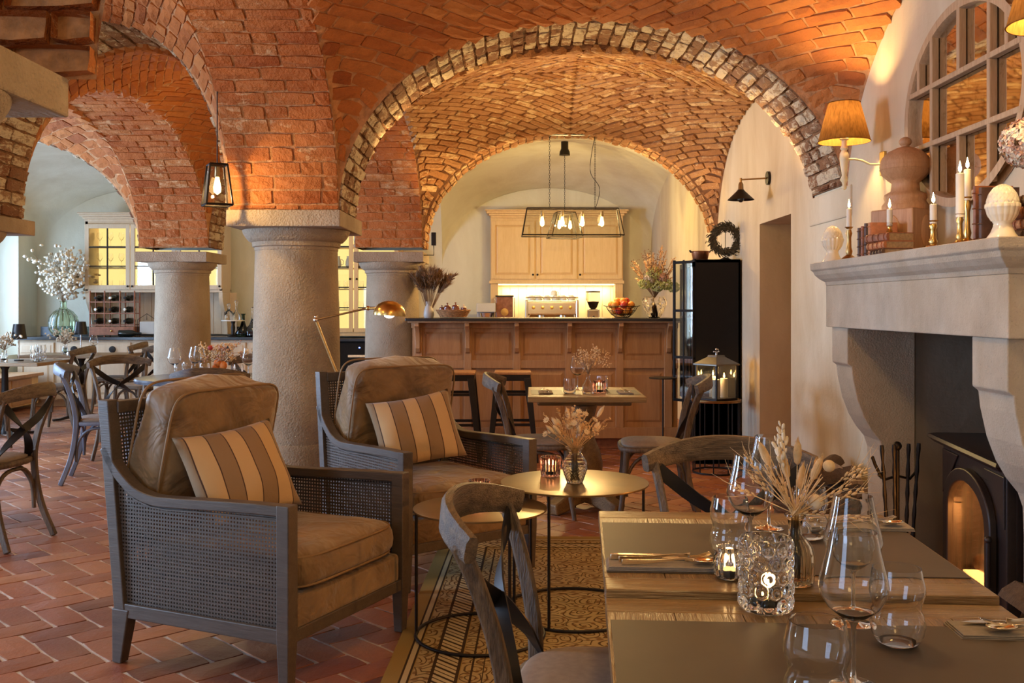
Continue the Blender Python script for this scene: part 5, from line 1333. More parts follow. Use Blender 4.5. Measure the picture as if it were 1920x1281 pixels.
# copper pot & wreath on top
t = thing('copper_pot', 'small copper pot with loop handles on top of the black cabinet', 'pot', ((1313 - 968) / F * 8.4, 8.4, ZC))
b = MB(); b.lathe([(.060, 0), (.062, .004), (.076, .075), (.082, .078), (.080, .082), (.072, .078), (.058, .006), (.0001, .006)], 28); b.build('body', 'copper', t, 50)
for s in (-1, 1):
    b = MB(); b.tube([(s * .076, -.02, .07), (s * .088, -.018, .088), (s * .090, .018, .088), (s * .076, .02, .07)], .004, 6); b.build('handle', 'black_metal', t, 60)
t = thing('wreath', 'dark twiggy wreath standing on a small base on the black cabinet', 'wreath', ((1360 - 968) / F * 8.25, 8.25, ZC)); rr = random.Random(2)
b = MB(); b.lathe([(.045, 0), (.045, .006), (.02, .02), (.0001, .02)], 20); b.build('stand', 'black_metal', t, 50)
b = MB(); b.tube([(0, 0, .01), (0, 0, .25)], .003, 6); b.build('rod', 'black_metal', t, 60)
b = MB()
for k in range(1500):
    a = rr.uniform(0, 2 * PI); c = Vector((math.cos(a), 0, math.sin(a))); tg = Vector((-math.sin(a), 0, math.cos(a))); p = Vector((0, -.01, .168)) + c * (.102 + rr.gauss(0, .016)) + Vector((0, rr.gauss(0, .02), 0))
    e = p + (tg * rr.uniform(.6, 1.2) + c * rr.uniform(-.3, 1.0) + Vector((0, rr.uniform(-.5, .5), 0))).normalized() * rr.uniform(.025, .05); sd = (e - p).cross(Vector((0, 1, 0))).normalized() * .004
    m_ = (p + e) / 2; b.add([p, m_ + sd, e, m_ - sd], [(0, 1, 2, 3)])
b.build('twigs', 'wreath', t, kind='stuff')
b = MB(); b.tube([(.102 * math.cos(k * PI / 16), -.01, .168 + .102 * math.sin(k * PI / 16)) for k in range(32)], .014, 6, closed=True); b.build('ring', 'wreath', t, 60)
# ---- round black table with candle lantern
t = thing('lamp_table', 'round black metal drum table carrying the candle lantern', 'side table', (1.565, 7.72, 0)); xt, yt = 1.565, 7.72
b = MB(); b.lathe([(.190, .553), (.193, .56), (.193, .572), (.188, .574), (.188, .566), (.0001, .566)], 40, cap=False); b.build('table_top', 'brass_dark', t, 40)
for k in range(10):
    a = k * PI / 5; b = MB(); b.tube([(.182 * math.cos(a), .182 * math.sin(a), .01), (.182 * math.cos(a), .182 * math.sin(a), .558)], .005, 6); b.build('rod', 'black_metal', t, 60)
b = MB(); b.tube([(.182 * math.cos(k * PI / 20), .182 * math.sin(k * PI / 20), .008) for k in range(40)], .007, 6, closed=True); b.build('base_ring', 'black_metal', t, 60)
t = thing('candle_lantern', 'black metal and glass lantern with three lit candles on the round black table', 'lantern', (xt, yt, .566), R(34)); q = .115
b = MB(); b.box((-q, -q, 0), (q, q, .018)); b.build('base', 'black_metal', t, bevel=.003)
for sx in (-1, 1):
    for sy in (-1, 1): b = MB(); b.cbox((sx * (q - .006), sy * (q - .006), .145), (.012, .012, .255)); b.build('post', 'black_metal', t)
b = MB(); b.frustum(.272, (q + .012, q + .012), .285, (q + .012, q + .012)); b.frustum(.285, (q + .008, q + .008), .335, (.05, .05)); b.frustum(.335, (.05, .05), .350, (.045, .045)); b.build('roof', 'lantern_metal', t, bevel=.002)
b = MB(); b.tube([(0, 0, .35), (0, 0, .375)], .008, 8); b.tube([(-.03, 0, .378), (0, 0, .372), (.03, 0, .378), (.02, 0, .40)], .005, 6); b.ball((0, 0, .395), .010); b.build('handle', 'steel', t, 50)
for k in range(4):
    b = MB(); b.box((-q + .01, -q + .004, .018), (q - .01, -q + .006, .272), Matrix.Rotation(k * PI / 2, 4, 'Z')); b.build('glass_pane', 'pane', t)
for dx, dy, h, lb in ((-.045, -.04, .145, 'left pillar candle inside the lantern'), (.01, .045, .165, 'middle pillar candle inside the lantern'), (.055, -.03, .15, 'right pillar candle inside the lantern')):
    v_ = Vector((dx, dy, 0)); v_.rotate(Matrix.Rotation(R(34), 3, 'Z')); candle(lb, xt + v_.x, yt + v_.y, .585, .030, h, 'pillar candles in the lantern')
light('POINT', (xt - .01, yt - .02, .78), 1.6, (1, .5, .15), .03, name='lantern_light')
# small thin round table by the bar
t = thing('drinks_table', 'tiny round black drinks table on a thin post by the bar', 'side table', ((1243 - 968) / F * 8.3, 8.3, 0))
b = MB(); b.lathe([(.115, .690), (.118, .695), (.115, .700), (.0001, .700)], 32); b.build('table_top', 'black_metal', t, 40)
b = MB(); b.tube([(0, 0, .05), (0, 0, .69)], .007, 8); b.build('post', 'black_metal', t, 60)
for k in range(3):
    a = k * 2.094 + .5; b = MB(); b.tube(smoothpath([(0, 0, .12), (.04 * math.cos(a), .04 * math.sin(a), .125), (.085 * math.cos(a), .085 * math.sin(a), .08), (.10 * math.cos(a), .10 * math.sin(a), .006)], 3), .006, 6); b.build('leg', 'black_metal', t, 60)

# ---- kitchen wall behind the bar
def cab_door(parent, x0, x1, z0, z1, y, mat, knob=None, glass_=False, ox=0, bars=(1, 2)):
    b = MB(); w_ = .055
    for a in (((x0, y, z0), (x0 + w_, y + .022, z1)), ((x1 - w_, y, z0), (x1, y + .022, z1)), ((x0 + w_, y, z0), (x1 - w_, y + .022, z0 + w_)), ((x0 + w_, y, z1 - w_), (x1 - w_, y + .022, z1))): b.box(*a)
    d = b.build('door', mat, parent, bevel=.002)
    if glass_:
        b = MB(); b.box((x0 + w_, y + .008, z0 + w_), (x1 - w_, y + .011, z1 - w_)); b.build('glass_pane', 'pane', d)
        nv, nh = bars
        for k in range(nv): xx = x0 + w_ + (x1 - x0 - 2 * w_) * (k + 1) / (nv + 1); b = MB(); b.box((xx - .008, y, z0 + w_), (xx + .008, y + .018, z1 - w_)); b.build('glazing_bar', 'black_metal', d)
        for k in range(nh): zz = z0 + w_ + (z1 - z0 - 2 * w_) * (k + 1) / (nh + 1); b = MB(); b.box((x0 + w_, y + .001, zz - .008), (x1 - w_, y + .017, zz + .008)); b.build('glazing_bar', 'black_metal', d)
    else:
        b = MB(); b.frustum(0, ((x1 - x0) / 2 - w_, (z1 - z0) / 2 - w_), .014, ((x1 - x0) / 2 - w_ - .03, (z1 - z0) / 2 - w_ - .03), tf(((x0 + x1) / 2, y + .018, (z0 + z1) / 2), rx=R(90))); b.build('panel', mat, d)
    if knob: b = MB(); b.ball((knob[0], y - .014, knob[1]), .014, 10, 6); b.build('knob', 'black_metal', d, 180)
    return d
def cornice(parent, x0, x1, y0, z, mat, h=.11, e=.07):
    b = MB(); 
    for k, (q, zz, z2) in enumerate(((.0, z, z + .03), (.02, z + .03, z + .06), (.05, z + .06, z + h - .02), (e, z + h - .02, z + h))): b.box((x0 - q, y0 - q, zz), (x1 + q, y0 + .35, z2))
    b.build('cornice', mat, parent, bevel=.006)
YK = 13.22
x0, x1 = -.345, 1.43
t = thing('wall_cupboard', 'light oak wall cupboard with three panelled doors above the espresso machine', 'cabinet', (.54, YK, 0))
ox = -.54; b = MB(); b.box((x0 + ox, .024, 1.62), (x1 + ox, .37, 2.48)); b.build('carcass', 'oak_light', t)
dd = [x0, x0 + .60, x0 + 1.17, x1]
for k in range(3):
    kx = (dd[1] - .03, dd[1] + .03, dd[2] + .03)[k] + ox; cab_door(t, dd[k] + .012 + ox, dd[k + 1] - .012 + ox, 1.665, 2.44, 0, 'oak_light', (kx, 1.72))
cornice(t, x0 + ox, x1 + ox, .0, 2.48, 'oak_light')
b = MB(); b.box((x0 + ox - .015, -.015, 1.60), (x1 + ox + .015, .37, 1.64)); b.build('light_rail', 'oak_light', t, bevel=.003)
for s in (x0 + .05, x1 - .05): b = MB(); b.box((s + ox - .05, .02, .92), (s + ox + .05, .36, 1.60)); b.build('side_post', 'oak_light', t, bevel=.003)
b = MB(); b.box((x0 + .1 + ox, .33, .92), (x1 - .1 + ox, .36, 1.60)); b.build('backboard', 'cream_paint', t)
for k in range(14): xx = x0 + .15 + ox + k * .115; b = MB(); b.box((xx, .322, .92), (xx + .105, .331, 1.60)); b.build('board', 'cream_paint', t, bevel=.002)
b = MB(); b.box((x0 + .10 + ox, .20, 1.585), (x1 - .10 + ox, .24, 1.598)); b.build('light_strip', 'strip_glow', t)
light('AREA', (.54, YK + .20, 1.57), 13, (1, .75, .38), 1.5, (0, 0, 0), .05, name='cupboard_light')
t = thing('kitchen_counter', 'back kitchen counter behind the bar', 'counter', (.6, 13.2, 0))
b = MB(); b.box((-1.45, -.25, 0), (1.20, .36, .88)); b.build('base', 'oak_light', t)
b = MB(); b.box((-1.5, -.29, .88), (1.23, .37, .92)); b.build('worktop', 'black_stone', t, bevel=.004)
# espresso machine
t = thing('espresso_machine', 'chrome two-group espresso machine under the cupboard', 'coffee machine', ((1034 - 968) / F * 13.0, 13.0, .92))
b = MB(); b.box((-.33, -.16, .26), (.33, .24, .44)); b.build('body', 'steel', t, bevel=.02, seg=3)
b = MB(); b.box((-.34, -.20, .07), (.34, .24, .10)); b.build('drip_tray', 'steel', t, bevel=.004)
b = MB(); b.box((-.30, .10, .10), (.30, .22, .26)); b.build('back_panel', 'brass_dark', t)
for s in (-1, 1):
    b = MB(); b.box((s * .33 - .018, -.20, .02), (s * .33 + .018, .24, .46)); b.build('side_panel', 'steel', t, bevel=.01)
    b = MB(); b.lathe([(.045, .18), (.045, .27), (.03, .28)], 20, tf((s * .14, -.10, 0))); b.build('group_head', 'steel', t, 50)
    b = MB(); b.tube([(s * .14, -.10, .19), (s * .14, -.26, .175)], .013, 8); b.build('portafilter', 'black_metal', t, 60)
    b = MB(); b.tube([(s * .29, -.17, .27), (s * .31, -.20, .20), (s * .32, -.18, .12)], .006, 6); b.build('steam_wand', 'steel', t, 60)
for k in range(5): b = MB(); b.lathe([(.022, 0), (.022, .008), (.0001, .010)], 16, tf((-.24 + k * .12, -.161, .36), rx=R(90))); b.build('dial', 'brass', t, 60)
b = MB(); b.tube([(-.34, -.18, .49), (.34, -.18, .49)], .007, 6); b.tube([(-.34, .2, .49), (.34, .2, .49)], .007, 6); b.build('cup_rail', 'steel', t, 60)
cups = [(-.27, 0), (-.17, 0), (-.06, 0), (.05, 0), (.03, 1), (.15, 0), (.26, 0), (-.22, 2), (.10, 2)]
for k, (dx, lv) in enumerate(cups):
    o = thing('cup', ('first', 'second', 'third', 'fourth', 'upper stacked', 'fifth', 'last', 'rear left', 'rear right')[k] + ' cup from the left on top of the espresso machine' if k not in (4, 7, 8) else ('upper stacked', '', '', 'rear left', 'rear right')[k - 4] + ' cup on top of the espresso machine', 'cup', ((1034 - 968) / F * 13 + dx, 12.96 if lv < 2 else 13.12, .92 + .455 + (.065 if lv == 1 else 0)), 0, 'cups on the espresso machine')
    b = MB(); b.lathe([(.044, 0), (.046, .01), (.042, .045), (.026, .062), (.024, .066), (.0001, .066)], 20); b.build('body', 'white_ceramic', o, 60)
    b = MB(); b.tube([(.042, 0, .015), (.062, 0, .02), (.062, 0, .04), (.038, 0, .05)], .005, 6); b.build('handle', 'white_ceramic', o, 60)
# grinder, kettle-like appliances
t = thing('coffee_grinder', 'coffee grinder with bean hopper right of the espresso machine', 'grinder', ((1112 - 968) / F * 13.0, 13.0, .92))
b = MB(); b.box((-.08, -.10, 0), (.08, .10, .34)); b.build('body', 'steel', t, bevel=.02, seg=3)
b = MB(); b.lathe([(.03, .34), (.05, .36), (.09, .46), (.09, .56), (.0001, .56)], 24); b.build('hopper', 'glass', t, 60)
b = MB(); b.lathe([(.095, .56), (.095, .575), (.0001, .58)], 24); b.build('lid', 'black_metal', t, 60)
b = MB(); b.lathe([(.02, .345), (.045, .37), (.075, .44), (.0001, .45)], 20); b.build('beans', 'dried_brown', t, 60)
b = MB(); b.tube([(0, -.10, .24), (0, -.20, .22)], .015, 8); b.build('spout', 'black_metal', t, 60)
t = thing('coffee_brewer', 'white and grey box-shaped coffee brewer left of the cupboard', 'appliance', ((912 - 968) / F * 13.0, 13.0, .92))
b = MB(); b.box((-.125, -.12, .30), (.125, .15, .42)); b.box((-.125, .05, 0), (.125, .15, .30)); b.box((-.125, -.12, 0), (.125, .15, .04)); b.build('body', 'grey_plastic', t, bevel=.008)
b = MB(); b.lathe([(.06, .18), (.09, .29), (.0001, .29)], 20); b.build('filter', 'steel', t, 60)
b = MB(); b.lathe([(.05, .05), (.08, .08), (.07, .17), (.05, .18)], 20); b.build('jug', 'glass_dark', t, 60)
t = thing('bean_dispenser', 'dark coffee bean dispenser with clear sides, left of the espresso machine', 'dispenser', ((949 - 968) / F * 13.0 - .02, 13.05, .92))
b = MB(); b.box((-.11, -.10, 0), (.11, .10, .50)); b.build('body', 'clay', t, bevel=.006)
b = MB(); b.box((-.12, -.11, .50), (.12, .11, .52)); b.build('lid', 'black_metal', t)
b = MB(); b.lathe([(.05, -.01), (.05, .01), (.0001, .012)], 24, tf((0, -.10, .30), rx=R(90))); b.build('window', 'brass_dark', t, 60)
b = MB(); b.tube([(0, -.10, .15), (0, -.15, .13)], .02, 8); b.build('spout', 'steel', t, 60)
for s in (-1, 1): b = MB(); b.box((s * .128 - .006, -.06, .02), (s * .128 + .006, .09, .49)); b.build('side_panel', 'steel', t)

# ---- tall glazed cabinet between the columns
t = thing('glazed_cabinet', 'tall lit glazed oak cabinet seen between the two columns', 'cabinet', (-2.17, 13.15, 0))
b = MB(); b.box((-.62, .024, .93), (-.58, .44, 2.45)); b.box((.58, .024, .93), (.62, .44, 2.45)); b.box((-.62, .40, .93), (.62, .44, 2.45)); b.box((-.62, .024, 2.40), (.62, .44, 2.45)); b.box((-.62, .024, .90), (.62, .44, .96)); b.build('carcass', 'oak_light', t)
b = MB(); b.box((-.58, .38, .96), (.58, .398, 2.40)); b.build('lit_back', 'cabinet_glow', t)
for z in (1.24, 1.52, 1.80, 2.08): b = MB(); b.box((-.58, .04, z), (.58, .38, z + .012)); b.build('shelf', 'oak_light', t)
cab_door(t, -.60, -.006, .95, 2.42, 0, 'oak_light', (-.045, 1.66), True, bars=(0, 4)); cab_door(t, .006, .60, .95, 2.42, 0, 'oak_light', (.045, 1.66), True, bars=(0, 4))
cornice(t, -.62, .62, 0, 2.45, 'oak_light')
b = MB(); b.box((-.66, -.25, .05), (-.20, .44, .84)); b.box((.42, -.25, .05), (.66, .44, .84)); b.build('base_unit', 'oak', t)
b = MB(); b.box((-.70, -.30, .84), (.70, .44, .875)); b.build('worktop', 'black_stone', t)
t2 = thing('wine_fridge', 'black wine fridge with pale racks under the glazed cabinet', 'fridge', (-2.06, 12.9, .05))
b = MB(); b.box((-.29, .03, 0), (.29, .6, .78)); b.build('body', 'black_paint', t2)
b = MB(); b.box((-.28, 0, .01), (.28, .028, .77)); b.build('door', 'black_paint', t2, bevel=.003)
b = MB(); b.box((-.262, -.012, .05), (-.248, .0, .74)); b.build('handle', 'steel', t2)
for z in (.30, .44, .58): b = MB(); b.box((-.14, -.006, z), (.22, .0, z + .03)); b.build('rack', 'dried_pale', t2)
b = MB(); b.box((.0, -.005, .70), (.02, -.001, .712)); b.build('display', 'led_blue', t2)
def glassrow(base, xs, y, z, kind, label, cat, group):
    for k, x_ in enumerate(xs):
        o = thing(cat if cat != 'glass' else 'drinking_glass', label, cat, (x_, y, z), 0, group); b = MB()
        if kind == 'g': b.lathe([(.022, 0), (.026, .005), (.030, .11), (.028, .11), (.024, .01), (.0001, .008)], 12, cap=False); b.build('body', 'glass', o, 60)
        elif kind == 'w': b.lathe([(.028, 0), (.028, .004), (.004, .01), (.004, .08), (.02, .095), (.036, .13), (.030, .19), (.028, .19), (.034, .13), (.0001, .09)], 14, cap=False); b.build('body', 'glass', o, 60)
        elif kind == 'j': b.lathe([(.03, 0), (.05, .04), (.045, .10), (.03, .14), (.034, .16), (.0001, .15)], 14); b.build('body', 'white_ceramic', o, 60); b = MB(); b.tube([(.045, 0, .12), (.075, 0, .10), (.07, 0, .05), (.048, 0, .04)], .005, 5); b.build('handle', 'white_ceramic', o, 60)
        elif kind == 'p': b.lathe([(.05, 0), (.10, .015), (.10, .018), (.0001, .012)], 20); b.lathe([(.05, .02), (.10, .035), (.10, .038), (.0001, .032)], 20); b.build('body', 'white_ceramic', o, 60)
cx0 = -2.17
for z, kd, lb, ct, n_ in ((1.253, 'g', 'tumbler on the second shelf of the tall glazed cabinet', 'glass', 8), (1.533, 'g', 'tumbler on the third shelf of the tall glazed cabinet', 'glass', 8), (1.813, 'j', 'white jug on the fourth shelf of the tall glazed cabinet', 'jug', 6), (.961, 'p', 'white plates on the bottom shelf of the tall glazed cabinet', 'plate', 4)):
    glassrow(None, [cx0 - .24 + .5 * k / (n_ - 1) * 1.5 for k in range(n_)], 13.33, z, kd, lb, ct, lb + 's')
light('POINT', (cx0, 13.40, 2.3), 4, (1, .75, .35), .03, name='cabinet_light')

# ---- glazed dresser on the left
YD = 13.0
DX0, DX1 = (158 - 968) / F * YD, (416 - 968) / F * YD; cD = (DX0 + DX1) / 2; wD = (DX1 - DX0) / 2
t = thing('dresser', 'pale oak dresser with lit glass doors above a wine rack on the left', 'cabinet', (cD, YD, 0))
b = MB(); b.box((-wD, .024, 1.50), (-wD + .04, .42, 2.42)); b.box((wD - .04, .024, 1.50), (wD, .42, 2.42)); b.box((-wD, .38, 1.50), (wD, .42, 2.42)); b.box((-wD, .024, 2.36), (wD, .42, 2.42)); b.box((-wD, .024, 1.48), (wD, .42, 1.53)); b.build('carcass', 'oak_pale', t, bevel=.003)
b = MB(); b.box((-wD + .04, .36, 1.53), (wD - .04, .378, 2.36)); b.build('lit_back', 'cabinet_glow', t)
for z in (1.80, 2.08): b = MB(); b.box((-wD + .04, .04, z), (wD - .04, .36, z + .012)); b.build('shelf', 'oak_pale', t)
dw = 2 * wD / 3
for k in range(3): cab_door(t, -wD + k * dw + .004, -wD + (k + 1) * dw - .004, 1.52, 2.38, 0, 'oak_pale', (-wD + (k + 1) * dw - .03 if k != 1 else -wD + dw + .56 * 0 + .03, 1.56), True, bars=(1, 2))
cornice(t, -wD, wD, 0, 2.42, 'oak_pale')
b = MB(); b.box((-wD, .38, .92), (wD, .42, 1.48)); b.build('backboard', 'oak_pale', t)
for k in range(18): xx = -wD + .02 + k * .105; b = MB(); b.box((xx, .372, .92), (xx + .098, .381, 1.48)); b.build('board', 'oak_pale', t, bevel=.002)
for s in (-1, 1):
    prof = [(.38, .92), (.38, 1.48), (.03, 1.48), (.03, 1.42), (.06, 1.34), (.13, 1.24), (.20, 1.16), (.24, 1.06), (.25, .98), (.25, .92)]; n = len(prof)
    xa, xb = sorted((s * wD, s * (wD - .05))); V = [(xa, y, z) for y, z in prof] + [(xb, y, z) for y, z in prof]
    b = MB(); b.add(V, [tuple(range(n)), tuple(range(2 * n - 1, n - 1, -1))] + [(i, n + i, n + (i + 1) % n, (i + 1) % n) for i in range(n)]); b.build('bracket', 'oak_pale', t, 30)
light('POINT', (cD - .3, YD + .28, 2.32), 5, (1, .75, .35), .03, name='cabinet_light'); light('POINT', (cD + .45, YD + .28, 2.32), 4, (1, .75, .35), .03, name='cabinet_light')
for z, kd, lb in ((1.535, 'g', 'tumbler on the bottom shelf behind the dresser glass'), (1.815, 'w', 'wine glass on the middle shelf behind the dresser glass'), (2.095, 'w', 'wine glass on the top shelf behind the dresser glass')):
    glassrow(None, [cD - wD + .12 + .145 * k for k in range(12 if z < 2 else 8)], YD + .20, z, kd, lb, 'glass', lb.replace('glass on', 'glasses on').replace('tumbler', 'tumblers'))
CX0, CX1 = -6.45, -2.98
t = thing('sideboard', 'long low pale oak sideboard with drawers and black worktop under the dresser', 'cabinet', ((CX0 + CX1) / 2, 13.0, 0)); hx = (CX1 - CX0) / 2
b = MB(); b.box((-hx, -.24, .08), (hx, .58, .86)); b.build('carcass', 'oak_pale', t)
b = MB(); b.box((-hx + .03, -.20, 0), (hx - .03, .5, .08)); b.build('plinth', 'oak_pale', t)
n = 7; dw = 2 * hx / n
for k in range(n):
    x0 = -hx + k * dw + .02; x1 = x0 + dw - .04
    b = MB(); b.box((x0, -.262, .66), (x1, -.24, .83)); b.frustum(0, ((x1 - x0) / 2 - .03, .055), .006, ((x1 - x0) / 2 - .04, .045), tf(((x0 + x1) / 2, -.262, .745), rx=R(90))); dr = b.build('drawer', 'oak_pale', t, bevel=.002)
    b = MB(); b.lathe([(.045, 0), (.04, .02), (.0001, .025)], 14, tf(((x0 + x1) / 2, -.266, .74), rx=R(90))); b.build('handle', 'black_metal', dr, 60)
    cab_door(t, x0, x1, .10, .64, -.262, 'oak_pale')
b = MB(); b.box((CX0 - .02, 12.70, .862), (CX1 + .04, 13.59, .90)); b.box((CX0 - .02, 13.42, .90), (DX0 - .02, 13.46, 1.02)); b.box((DX1 + .02, 13.42, .90), (CX1 + .04, 13.46, 1.02)); o = b.build('worktop', 'black_stone', bevel=.003); tag(o, 'black stone worktop with low splashback on the pale sideboard', 'worktop')
ZS = .90
# wine rack with bottles
xr, yr = (215 - 968) / F * 12.95, 12.95
t = thing('wine_rack', 'small wooden wine rack holding nine bottles on the sideboard', 'rack', (xr, yr, ZS)); 
b = MB(); b.box((-.29, -.10, .02), (.29, .12, .13)); b.build('drawer_box', 'book_brown', t, bevel=.004)
b = MB(); b.ball((0, -.108, .075), .014); b.build('knob', 'brass', t, 180)
for sx in (-.29, -.1, .1, .29):
    for sy in (-.08, .1): b = MB(); b.tube([(sx, sy, 0), (sx, sy, .60)], .010, 7); b.build('post', 'book_brown', t, 60)
for r_ in range(3):
    for sy in (-.08, .1): b = MB(); b.box((-.29, sy - .008, .145 + r_ * .15), (.29, sy + .008, .160 + r_ * .15)); b.build('rail', 'book_brown', t)
rows = ('bottom', 'middle', 'top'); cols = ('left', 'centre', 'right')
for r_ in range(3):
    for c_ in range(3):
        o = thing('wine_bottle', 'wine bottle lying in the %s row, %s column of the small wine rack' % (rows[r_], cols[c_]), 'bottle', (xr - .19 + c_ * .19, yr + .13, ZS + .205 + r_ * .15), 0, 'bottles in the wine rack')
        b = MB(); M_ = Matrix.Rotation(R(90), 4, 'X'); b.lathe([(.0001, 0), (.038, .002), (.040, .01), (.040, .17), (.030, .205), (.015, .225), (.015, .285), (.0001, .286)], 18, M_); b.build('body', 'bottle_dark', o, 50)
        b = MB(); b.lathe([(.0155, .25), (.0165, .252), (.0165, .288), (.0001, .290)], 14, M_); b.build('capsule', 'white_ceramic' if (r_ + c_) % 2 else 'black_metal', o, 50)
o = thing('wine_bottle', 'dark wine bottle lying crosswise at the right of the wine rack', 'bottle', (xr + .12, yr - .16, ZS + .185 + .0), R(-90), 'bottles beside the wine rack')
b = MB(); b.lathe([(.0001, 0), (.043, .003), (.044, .17), (.03, .205), (.015, .225), (.015, .29), (.0001, .291)], 18, Matrix.Rotation(R(-90), 4, 'X')); b.build('body', 'bottle_dark', o, 50); o.location.z = ZS + .045
# menu box / rack
t = thing('serving_basket', 'small wire serving basket with grey box on the sideboard right of the wine rack', 'basket', ((280 - 968) / F * 12.95, 12.95, ZS))
b = MB(); b.box((-.10, -.08, .03), (.10, .08, .20)); b.build('box', 'grey_plastic', t, bevel=.01)
for s in (-1, 1): b = MB(); b.tube([(s * .12, -.09, 0), (s * .12, -.09, .22), (0, -.09, .30), (0, -.09, .22)], .004, 5); b.build('wire', 'black_metal', t, 60)
b = MB(); b.tube([(-.12, -.09, .02), (.12, -.09, .02), (.12, .09, .02), (-.12, .09, .02)], .004, 5, closed=True); b.build('wire_base', 'black_metal', t, 60)
# demijohn and dried blossoms
xv, yv = (119 - 968) / F * 12.98, 12.98
t = thing('demijohn_vase', 'big round green ribbed glass vase on the left end of the sideboard', 'vase', (xv, yv, ZS)); relief(t, [(.09, 0), (.13, .02), (.175, .10), (.185, .18), (.165, .26), (.11, .33), (.055, .365), (.040, .39), (.040, .45), (.050, .465)], ribs(14, .014, .01, .36), 'glass_green', .005, 140, 4)
t = thing('dried_branches', 'tall spray of pale dried blossoms in the green ribbed vase', 'flowers', (xv, yv, ZS + .02)); rr = random.Random(31); s_ = MB(); b = MB(); b2 = MB()
for k in range(26):
    a = rr.uniform(0, 2 * PI); sp = rr.uniform(.1, .55); tip = Vector((math.cos(a) * sp, math.sin(a) * sp * .6, rr.uniform(.62, 1.12)))
    s_.tube([(0, 0, 0), (0, 0, .42), tuple(tip * .55 + Vector((0, 0, .26))), tuple(tip)], .003, 4)
    for q in range(26):
        f = rr.uniform(.45, 1.0); p = Vector((0, 0, .42)).lerp(tip, f) + Vector((rr.gauss(0, .05), rr.gauss(0, .05), rr.gauss(0, .05)))
        (b if q % 3 else b2).ball(p, (rr.uniform(.018, .034), rr.uniform(.018, .034), rr.uniform(.012, .026)), 5, 4)
s_.build('branches', 'dried_brown', t, kind='stuff'); b.build('blossoms', 'dried_cream', t, kind='stuff'); b2.build('blossoms', 'dried_pale', t, kind='stuff')
# decanters on the right of the sideboard
def decanter(label, px, prof, mat, stop=True, y=12.9, z=ZS, liquid=None):
    o = thing('decanter', label, 'decanter', ((px - 968) / F * y, y, z)); b = MB(); b.lathe([(.0001, 0)] + prof, 24); b.build('body', mat, o, 60)
    zt = prof[-1][1]; 
    if stop: b = MB(); b.lathe([(.012, zt - .01), (.012, zt + .01), (.022, zt + .02), (.024, zt + .045), (.0001, zt + .06)], 14); b.build('stopper', 'glass', o, 60)
    if liquid: b = MB(); b.lathe([(.0001, .006)] + [(max(.001, r_ - .006), zz) for r_, zz in prof[:3]] + [(.0001, prof[2][1])], 20); b.build('liquid', liquid, o, 60)
o = thing('cake_stand', 'small white tray on a dark turned foot on the sideboard, carrying two decanters', 'stand', ((437 - 968) / F * 12.85, 12.85, ZS))
b = MB(); b.lathe([(.07, 0), (.06, .015), (.02, .03), (.028, .12), (.018, .16), (.03, .20)], 20); b.build('foot', 'black_metal', o, 50); b = MB(); b.lathe([(.03, .20), (.15, .205), (.152, .218), (.0001, .218)], 32); b.build('tray', 'white_ceramic', o, 50)
decanter('square cut-glass decanter on the left of the white tray', 429, [(.055, .0), (.058, .01), (.058, .10), (.02, .125), (.015, .16)], 'glass', True, 12.85, ZS + .219)
decanter('tall clear decanter on the right of the white tray', 443, [(.04, .0), (.045, .01), (.045, .07), (.014, .12), (.013, .20)], 'glass', True, 12.86, ZS + .219)
decanter('black-blue long-necked decanter beside the tray stand', 456, [(.06, 0), (.10, .02), (.105, .05), (.04, .14), (.022, .20), (.022, .28), (.034, .30)], 'glass_dark', False)
decanter('clear decanter of red wine next to the big column', 474, [(.06, 0), (.10, .02), (.10, .07), (.045, .16), (.018, .23), (.016, .33)], 'glass', True, liquid='wine_red')
# ================================================================== lamps, glassware, flowers
def frame_pendant(t, w0, d0, z0, w1, d1, z1, name='shade'):
    """glass trapezoid shade in a black frame: bottom half sizes (w0,d0) at z0, top (w1,d1) at z1"""
    c0 = [(-w0, -d0, z0), (w0, -d0, z0), (w0, d0, z0), (-w0, d0, z0)]; c1 = [(-w1, -d1, z1), (w1, -d1, z1), (w1, d1, z1), (-w1, d1, z1)]
    r = .006
    for k in range(4):
        for a, c in ((c0[k], c0[(k + 1) % 4]), (c1[k], c1[(k + 1) % 4]), (c0[k], c1[k])):
            b = MB(); b.tube([a, c], r, 4); b.build('frame_bar', 'black_metal', t)
        b = MB(); b.add([c0[k], c0[(k + 1) % 4], c1[(k + 1) % 4], c1[k]], [(0, 1, 2, 3)]); b.build('glass_pane', 'pane', t)
def bulb(t, x, y, z):
    b = MB(); b.lathe([(.014, 0), (.016, -.05), (.013, -.055)], 12, tf((x, y, z))); b.build('socket', 'lamp_socket', t, 50)
    b = MB(); b.lathe([(.010, -.055), (.014, -.075), (.021, -.11), (.019, -.135), (.0001, -.15)], 14, tf((x, y, z)), cap=False); b.build('bulb', 'bulb', t, 180)
def chain(t, x, y, z0, z1):
    b = MB(); n = int((z1 - z0) / .022)
    for k in range(n):
        z = z0 + (k + .5) * (z1 - z0) / n; M = tf((x, y, z), rz=R(90 * (k % 2)))
        b.tube([(.006 * math.cos(a * PI / 3), 0, .015 * math.sin(a * PI / 3)) for a in range(6)], .0019, 4, M, closed=True)
    b.build('chain', 'black_metal', t, 60, kind='stuff')
Yc = 9.33
t = thing('pendant_lamp', 'long black framed glass pendant lamp with four bulbs hanging over the bar', 'lamp', (.53, Yc, 1.965), R(1.5))
frame_pendant(t, .475, .13, 0, .43, .07, .255); TZ = 2.915 - 1.965
b = MB(); b.box((-.27, -.03, TZ), (.25, .03, TZ + .018)); b.build('ceiling_bar', 'black_metal', t, bevel=.003)
for x in (-.215, .215): chain(t, x, 0, .255, TZ)
